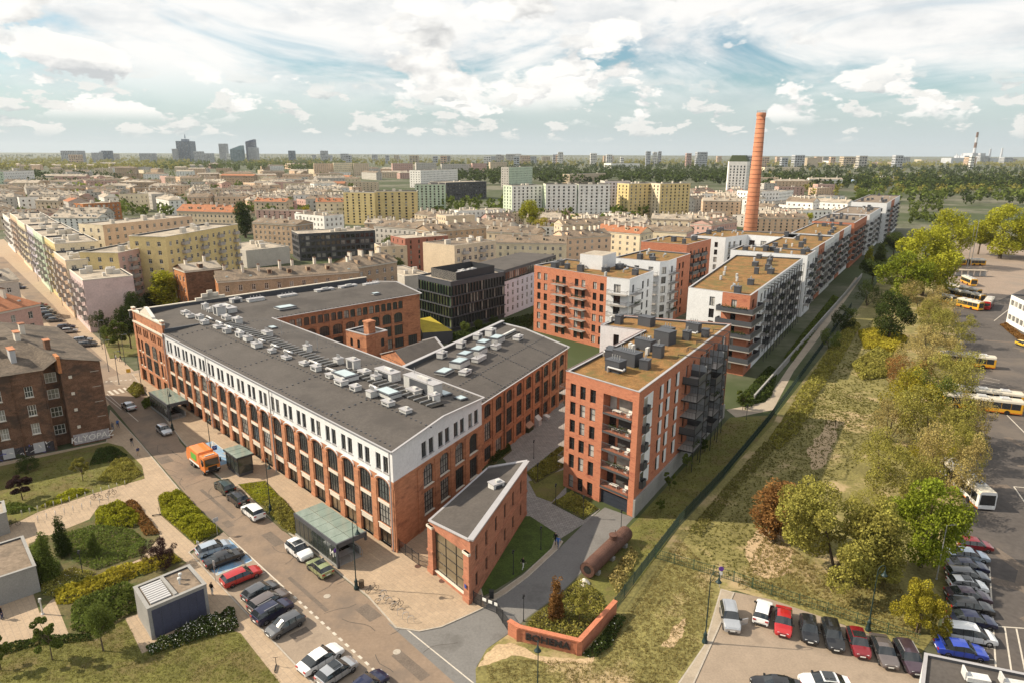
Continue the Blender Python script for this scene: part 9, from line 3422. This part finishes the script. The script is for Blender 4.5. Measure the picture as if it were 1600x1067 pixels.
vent_block()
_q = ccw([sp2(-70, 870, 3.5), sp2(36, 837, 3.5), sp2(56, 884, 3.5), sp2(-60, 922, 3.5)])
_B = Building('concrete_pavilion', 'pale concrete pavilion with stained roof at the left edge', 'pavilion', None, (*_q[0], 0))
for _i in range(4):
 _B.facade(_q[_i], _q[(_i + 1) % 4], 0, 3.5, M_PLINTH)
flat_roof(_B, _q, 3.5, M_ROOF_B, .2, .3, .1, coping=M_PLINTH)
_B.finish()
_q = ccw([sp2(-70, 800, 3.2), sp2(6, 782, 3.2), sp2(10, 800, 3.2), sp2(-60, 822, 3.2)])
_B = Building('concrete_pavilion', 'second pale pavilion just showing above the stained one', 'pavilion', None, (*_q[0], 0))
for _i in range(4):
 _B.facade(_q[_i], _q[(_i + 1) % 4], 0, 3.2, M_PLINTH)
flat_roof(_B, _q, 3.2, M_ROOF_P, .2, .3, .1, coping=M_PLINTH)
_B.finish()

def depot_buildings():
 a, c = Vector((154.5, 206.4)), Vector((150.9, 193.6))
 d = (c - a).normalized()
 B = Building('depot_office', 'white depot office with long window bands at the right edge', 'office', None, (a.x, a.y, 0))
 e = Vector((-d.y, d.x))
 if e.x < 0:
  e = -e
 q = ccw([tuple(a), tuple(a + d * 40), tuple(a + d * 40 + e * 16), tuple(a + e * 16)])
 for i in range(4):
  p0, p1 = q[i], q[(i + 1) % 4]
  L = math.dist(p0, p1)
  B.facade(p0, p1, 0, 8.8, W_WHITE, [dict(z=z, h=1.8, w=2.4, us=evenly(int(L / 2.7), .3, L - .3), cols=3, rws=1, frame=M_WFRAME) for z in (1.2, 5.6)] if L > 20 else [])
 flat_roof(B, q, 8.8, M_ROOF, .4, .3, .2, coping=M_ANTH)
 B.finish()
 hedge('orange-red flower bed before the depot office', (1562, 508, 1572, 505, 1605, 530, 1600, 540), .5, 'rust', 60, .15, 60)
 p = spot(1598, 541)
 car('yellow-green car by the depot flower bed', p.x, p.y, R(-90), 'hatch', 'taxi')
 # shelter row
 s = thing('depot_shelter', 'long low white shelter with grey roof in the depot yard', 'shelter', (*sp2(1509, 432), .03), R(-6))
 b = MB()
 b.box(-8, 8, -1.5, 1.5, 2.5, 2.75)
 put('roof', b.mesh('roof', M_ROOF_P), s)
 for i in range(7):
  b = MB()
  x = -7.6 + 15.2 * i / 6
  b.box(x - 1.0, x + 1.0, 1.1, 1.2, 0, 2.5)
  put('panel', b.mesh('panel', M_VENT), s)
  b = MB()
  b.box(x - .06, x + .06, -1.4, -1.28, 0, 2.5)
  put('post', b.mesh('post', M_STEEL), s)
 # flat-roofed building at the bottom right corner
 q = ccw([sp2(1445, 1019, 4.2), sp2(1660, 1063, 4.2), sp2(1640, 1190, 4.2), sp2(1430, 1150, 4.2)])
 B = Building('lot_building', 'white building with dark flat roof and pale parapet at the bottom right corner', 'building', None, (*q[0], 0))
 for i in range(4):
  B.facade(q[i], q[(i + 1) % 4], 0, 4.2, M_WHITE)
 flat_roof(B, q, 4.2, M_ROOF, .3, .28, .3, coping=M_COPING)
 for (x, y) in ((1527, 1060), (1586, 1070)):
  p = sp2(x, y, 4.2)
  b = MB()
  b.obox(p, (.96, -.26), 1.9, .9, 4.05, 4.5, 0)
  b.obox((p[0] - .9, p[1] + .5), (.96, -.26), .15, 1.0, 4.05, 4.9, 0)
  B.part('roof_vent', b, M_VENT)
 B.finish()

depot_buildings()

# ---- walls, fences, gates
def wall_and_sign():
 pts = [(-0.1, 62.4), (0.9, 61.5), (7.1, 59.4), (11.7, 65.8)]
 t = Building('lettered_wall', 'low brick entrance wall with dark metal letters and canted ends', 'wall', None, (4, 61, 0))
 H = 1.75
 for i in range(3):
  a, c = Vector(pts[i]), Vector(pts[i + 1])
  d = (c - a).normalized()
  m = (a + c) / 2
  L = (c - a).length
  b = MB()
  b.obox((m.x, m.y), (d.x, d.y), L + .2, .42, 0, H - .14 - i * .002)
  t.part('brick_wall', b, M_BRICK_N)
  b = MB()
  b.obox((m.x, m.y), (d.x, d.y), L + .30, .56, H - .138 - i * .002, H + i * .003)
  t.part('coping', b, mat('brick_coping', (.44, .16, .09), .9, var=.15, scale=2))
 for p in pts[1:3]:
  b = MB()
  b.box(p[0] - .28, p[0] + .28, p[1] - .28, p[1] + .28, 0, H - .16)
  t.part('pier', b, M_BRICK_N)
 a, c = pts[1], pts[2]
 L = math.dist(a, c)
 e = edge_mx(a, c, 0, 0)
 b = MB()
 b.box(.75, L - .85, -.27, -.22, .45, 1.45)
 put('sign_panel', b.mesh('sign_panel', mat('sign_panel', (.20, .085, .06), .8, var=.25, scale=2)), t.root, mx=e)
 text_on('BOHEMA', t.root, edge_mx(a, c, L / 2 - .05, .56) @ Matrix.Translation((0, -.33, 0)), 1.12, mat('sign_metal', (.035, .035, .038), .5, metal=.3), 'letters', .05, 1.06, bold=.02)
 t.finish()

wall_and_sign()

def fence(label, pts, h, pitch, m, name='fence', bars=16, mesh=True):
 t = thing(name, label, 'fence', (*pts[0], 0))
 OFF[t.name] = Matrix.Translation((-pts[0][0], -pts[0][1], 0))
 cache = {}
 for a, c in zip(pts[:-1], pts[1:]):
  L = math.dist(a, c)
  n = max(1, round(L / pitch))
  w = round(L / n, 3)
  if w not in cache:
   b = MB()
   for i in range(bars):
    x = w * (i + .5) / bars
    b.box(x - .012, x + .012, -.01, .01, .08, h)
   for z in (.15, h * .5, h - .06):
    b.box(0, w, -.012, .012, z - .025, z + .025)
   p = MB()
   p.box(-.04, .04, -.04, .04, 0, h + .12)
   cache[w] = (b.mesh('panel', m), p.mesh('post', m))
  for i in range(n):
   put('panel', cache[w][0], t, mx=edge_mx(a, c, w * i, 0))
   put('post', cache[w][1], t, mx=edge_mx(a, c, w * i, 0))
 return t

M_FENCE = mat('fence_green', (.030, .052, .044), .5)
fence('dark green panel fence between the flats and the meadow', [(11.8, 66.4), (14.8, 71.2), (23.5, 85.0), (34.2, 99.8), (49.9, 123.1), (116.4, 227.7)], 1.7, 2.5, M_FENCE, bars=26)
fence('thin green fence around the car lot', [sp2(1024, 872), sp2(1146, 908), sp2(1205, 930), sp2(1292, 958), sp2(1436, 1008)], 1.4, 2.8, mat('fence_green2', (.03, .07, .045), .5), bars=10)
fence('dark railings between factory and gatehouse', [(-14.6, 78.2), (-11.6, 75.0), (-10.2, 74.2)], 1.7, 1.5, M_BLACK, 'railing', 12)
fence('dark vehicle gate across the drive', [(-4.3, 67.6), (-3.4, 66.9), (-1.6, 65.8), (-.2, 62.6)], 1.6, 1.9, M_BLACK, 'gate', 18)
for i in range(3):
 b = MB()
 b.box(-.25, .25, -.03, .03, 0, .35)
 o = put('notice', b.mesh('notice', M_PLATE), None, mx=edge_mx((-3.4, 66.9), (-1.6, 65.8), .5 + .8 * i, 1.1) @ Matrix.Translation((0, -.08, 0)))
 tag(o, ['small white notice on the gate, left', 'small white notice on the gate, middle', 'small white notice on the gate, right'][i], 'notice')
# garden wall of the terrace flats along the footpath
_w = Building('garden_wall', 'pale garden wall along the footpath below the white flats', 'wall', None, (*WN(66, 3), 0))
for _i in range(13):
 _a, _c = WN(58 + _i * 14, 2.6), WN(58 + _i * 14 + 13.6, 2.6)
 _b = MB()
 _d = Vector((_c[0] - _a[0], _c[1] - _a[1])).normalized()
 _b.obox(((_a[0] + _c[0]) / 2, (_a[1] + _c[1]) / 2), (_d.x, _d.y), 13.6, .25, 0, 1.5)
 _b.obox(((_a[0] + _c[0]) / 2, (_a[1] + _c[1]) / 2), (_d.x, _d.y), 13.6, .35, 1.5, 1.6)
 _w.part('wall_panel', _b, M_PLINTH)
_w.finish()

# ---- rusty tank
def tank():
 a, c = Vector((9.3, 72.4)), Vector((15.6, 81.2))
 d = (c - a).normalized()
 L = (c - a).length
 t = thing('boiler_tank', 'rusty horizontal boiler tank lying beside the drive', 'tank', (a.x, a.y, 0), math.atan2(d.y, d.x))
 r = .98
 b = MB()
 k = 22
 prof = [(0, r * .55), (.02, r * .99), (L * .34, r), (L * .66, r), (L - .5, r), (L - .18, r * .82), (L, r * .4), (L + .02, 0.02)]
 for (x0, r0), (x1, r1) in zip(prof[:-1], prof[1:]):
  for i in range(k):
   a0, a1 = 2 * math.pi * i / k, 2 * math.pi * (i + 1) / k
   b.quad((x0, r0 * math.cos(a0), 1.25 + r0 * math.sin(a0)), (x1, r1 * math.cos(a0), 1.25 + r1 * math.sin(a0)), (x1, r1 * math.cos(a1), 1.25 + r1 * math.sin(a1)), (x0, r0 * math.cos(a1), 1.25 + r0 * math.sin(a1)))
 put('shell', b.mesh('shell', M_RUST, True), t)
 for x in (.05, L * .2, L * .4, L * .6, L * .8, L - .45):
  b = MB()
  for i in range(k):
   a0, a1 = 2 * math.pi * i / k, 2 * math.pi * (i + 1) / k
   R2 = r + .025
   b.quad((x - .06, R2 * math.cos(a0), 1.25 + R2 * math.sin(a0)), (x + .06, R2 * math.cos(a0), 1.25 + R2 * math.sin(a0)), (x + .06, R2 * math.cos(a1), 1.25 + R2 * math.sin(a1)), (x - .06, R2 * math.cos(a1), 1.25 + R2 * math.sin(a1)))
  put('seam_band', b.mesh('seam_band', M_RUST), t)
 b = MB()
 b.lathe([(.5, 0), (.5, .75), (.58, .75), (.58, .85), (.1, .95)], 14, (L * .62, 0, 2.0))
 b.tube((L * .62 + .55, .0, 2.5), (L * .62 + .9, .2, 3.0), .06, n=6)
 put('manhole_neck', b.mesh('manhole_neck', M_RUST), t)
 b = MB()  # near-black disc standing in for the shade inside the tank
 b.poly([(-.012, r * .52 * math.cos(2 * math.pi * i / 18), 1.25 + r * .52 * math.sin(2 * math.pi * i / 18)) for i in reversed(range(18))])
 put('open_end_shade', b.mesh('open_end_shade', M_DARK), t)
 for x in (1.6, L * .5, L - 1.8):
  b = MB()
  b.box(x - .3, x + .3, -.9, .9, 0, .5)
  put('cradle', b.mesh('cradle', M_PLINTH), t)
 s = MB()
 s.lathe([(.75, 0), (.5, .35), (.2, .6), (.03, .7)], 10, (-1.0, -.2, .03))
 tag(put('stone_heap', s.mesh('stone_heap', M_CREAM), None, (a.x, a.y, 0), math.atan2(d.y, d.x)), 'pale cone-shaped stone before the open end of the tank', 'stone')

tank()
for i, (x, y, z, w, h) in enumerate(((838, 655, 0, 2.2, 1.6), (855, 645, 0, 1.4, 1.9), (868, 640, 0, .9, .9))):
 p = spot(824 + i * 14, 672 - i * 9)
 t = thing('courtyard_tent' if i == 0 else 'utility_cabinet', ['folded greenish market tent at the wing foot', 'small grey pitched shelter beside the market tent', 'low grey cabinet at the far end of the wing'][i], ['tent', 'shelter', 'cabinet'][i], (p.x, p.y, .02), R(64))
 b = MB()
 b.box(-w / 2, w / 2, -.8, .8, 0, h * .6)
 put('body', b.mesh('body', [leaf_mat('tent_green', (.07, .08, .05)), M_GREYP, M_GREYP][i]), t)
 b = MB()
 for s in (-1, 1):
  b.quad((-w / 2 - .1, s * .9, h * .6), (w / 2 + .1, s * .9, h * .6), (w / 2 + .1, 0, h), (-w / 2 - .1, 0, h))
 for x in (-w / 2, w / 2):
  b.poly([(x, -.85, h * .6), (x, .85, h * .6), (x, 0, h - .03)])
 put('roof', b.mesh('roof', [mat('tent_cloth', (.35, .22, .16), .9), M_VENT, M_VENT][i]), t)

# ================================================================== people
def person_mesh(walk):
 """one continuous body grown over a posed skeleton"""
 V, E, Rd = [], [], []

 def v(p, r):
  V.append(p)
  Rd.append(r)
  return len(V) - 1

 def e(a, b):
  E.append((a, b))
 s = .22 if walk else .04
 pel = v((0, 0, .95), .13)
 bel = v((0, 0, 1.12), .125)
 che = v((.01, 0, 1.34), .15)
 nb = v((.01, 0, 1.47), .07)
 nk = v((.02, 0, 1.53), .055)
 hd = v((.03, 0, 1.62), .085)
 ht = v((.025, 0, 1.71), .075)
 for a, b in ((pel, bel), (bel, che), (che, nb), (nb, nk), (nk, hd), (hd, ht)):
  e(a, b)
 nose = v((.115, 0, 1.61), .018)
 e(hd, nose)
 for sy, ph in ((1, 1), (-1, -1)):
  hip = v((0, .10 * sy, .90), .095)
  kn = v((s * .55 * ph + .05, .11 * sy, .50), .062)
  an = v((s * ph - .03, .11 * sy, .10), .042)
  toe = v((s * ph + .14, .12 * sy, .04), .038)
  e(pel, hip)
  e(hip, kn)
  e(kn, an)
  e(an, toe)
  sh = v((0, .19 * sy, 1.42), .062)
  el = v((-.7 * s * ph - .02, .25 * sy, 1.15), .045)
  wr = v((-.9 * s * ph + .08, .26 * sy, .92), .032)
  pm = v((-.95 * s * ph + .10, .26 * sy, .85), .036)
  e(che, sh)
  e(sh, el)
  e(el, wr)
  e(wr, pm)
  for k, (dx, l) in enumerate(((-.03, .075), (-.01, .09), (.012, .085), (.03, .07))):
   f1 = v((V[pm][0] + dx, V[pm][1], V[pm][2] - l * .55), .010)
   f2 = v((V[pm][0] + dx + .01, V[pm][1] - .012 * sy, V[pm][2] - l), .008)
   e(pm, f1)
   e(f1, f2)
  th = v((V[pm][0] + .045, V[pm][1] - .02 * sy, V[pm][2] - .02), .011)
  e(pm, th)
 me = bpy.data.meshes.new('body')
 me.from_pydata(V, E, [])
 o = bpy.data.objects.new('body', me)
 COL.objects.link(o)
 m = o.modifiers.new('skin', 'SKIN')
 for i, r in enumerate(Rd):
  me.skin_vertices[0].data[i].radius = (r, r)
 me.skin_vertices[0].data[0].use_root = True
 o.modifiers.new('sub', 'SUBSURF').levels = 1
 dg = bpy.context.evaluated_depsgraph_get()
 out = bpy.data.meshes.new_from_object(o.evaluated_get(dg))
 bpy.data.objects.remove(o)
 out.materials.clear()
 for mm in (M_TRIM, mat('cloth_legs', (.03, .035, .06), .9), mat('cloth_top', (.10, .10, .12), .9), mat('skin', (.42, .25, .17), .6), mat('hair', (.05, .035, .025), .8)):
  out.materials.append(mm)
 for p in out.polygons:
  c = p.center
  arm = abs(c.y) > .2 and c.z < .95
  if c.z < .09:
   k = 0
  elif arm:
   k = 3
  elif c.z < 1.0:
   k = 1
  elif c.z < 1.48:
   k = 2
  elif c.z > 1.66 or c.x < .0 and c.z > 1.55:
   k = 4
  else:
   k = 3
  p.material_index = k
  p.use_smooth = True
 return out

PM = [person_mesh(True), person_mesh(False)]
CL = dict(blue=mat('cloth_blue', (.05, .14, .40), .9), black=mat('cloth_black', (.012, .012, .014), .9), white=mat('cloth_white', (.6, .6, .58), .9), grey=mat('cloth_grey', (.16, .16, .17), .9), navy=mat('cloth_navy', (.03, .04, .10), .9), jeans=mat('cloth_jeans', (.10, .14, .22), .9), red=mat('cloth_red', (.35, .04, .04), .9), beige=mat('cloth_beige', (.40, .33, .24), .9))
for (lab, px, py, ang, pose, top, legs) in (
  ('person in a dark top and pale trousers standing by the grey ventilation block', 332, 930, R(70), 1, 'black', 'white'),
  ('person in dark clothes walking by the derelict tenement gable', 177, 673, R(135), 0, 'grey', 'jeans'),
  ('person in a blue top walking by the derelict tenement gable', 185, 669, R(135), 0, 'blue', 'navy'),
  ('person in black walking along the street lawn', 207, 697, R(-45), 0, 'black', 'grey'),
  ('person in a purple-grey top walking nearest the lawn corner', 217, 713, R(-45), 0, 'navy', 'beige'),
  ('person in a blue jacket walking beside the cobbled path', 872, 856, R(-120), 0, 'blue', 'jeans'),
  ('person in a black jacket just ahead of the blue jacket', 868, 850, R(-120), 0, 'black', 'black'),
  ('person in a black top and white trousers on the drive footway', 817, 890, R(45), 0, 'black', 'white'),
  ('person in white at the far crossing, left of two', 182, 564, R(0), 0, 'white', 'jeans'),
  ('person in dark clothes at the far crossing, right of two', 189, 565, R(180), 0, 'navy', 'black'),
  ('person in dark clothes beside the pale pavilion at the left edge', 4, 968, R(20), 1, 'black', 'navy'),
  ('person in red on the pavement of the far street', 168, 535, R(130), 0, 'red', 'navy')):
 p = spot(px, py)
 t = put('person', PM[pose], None, (p.x, p.y, .11 if py > 570 and not 840 < py < 860 else .09), ang)
 tag(t, lab, 'person', 'pedestrians')
 swap_mat(t, CL[legs], 1)
 swap_mat(t, CL[top], 2)

# ------------------------------------------------------------------ haze
def haze():
 b = MB()
 b.box(-9000, 9000, -150, 11000, -1, 175)
 m = bpy.data.materials.new('haze')
 m.use_nodes = True
 t = m.node_tree
 t.nodes.clear()
 out = N(t, 'ShaderNodeOutputMaterial')
 v = N(t, 'ShaderNodeVolumePrincipled')
 v.inputs['Color'].default_value = (.86, .92, .97, 1)
 v.inputs['Density'].default_value = HAZE
 v.inputs['Anisotropy'].default_value = 0.2
 t.links.new(v.outputs[0], out.inputs['Volume'])
 o = b.build('haze', m)
 tag(o, 'thin pale air between camera and horizon', 'haze', kind='stuff')

HAZE = 3.5e-5
haze()
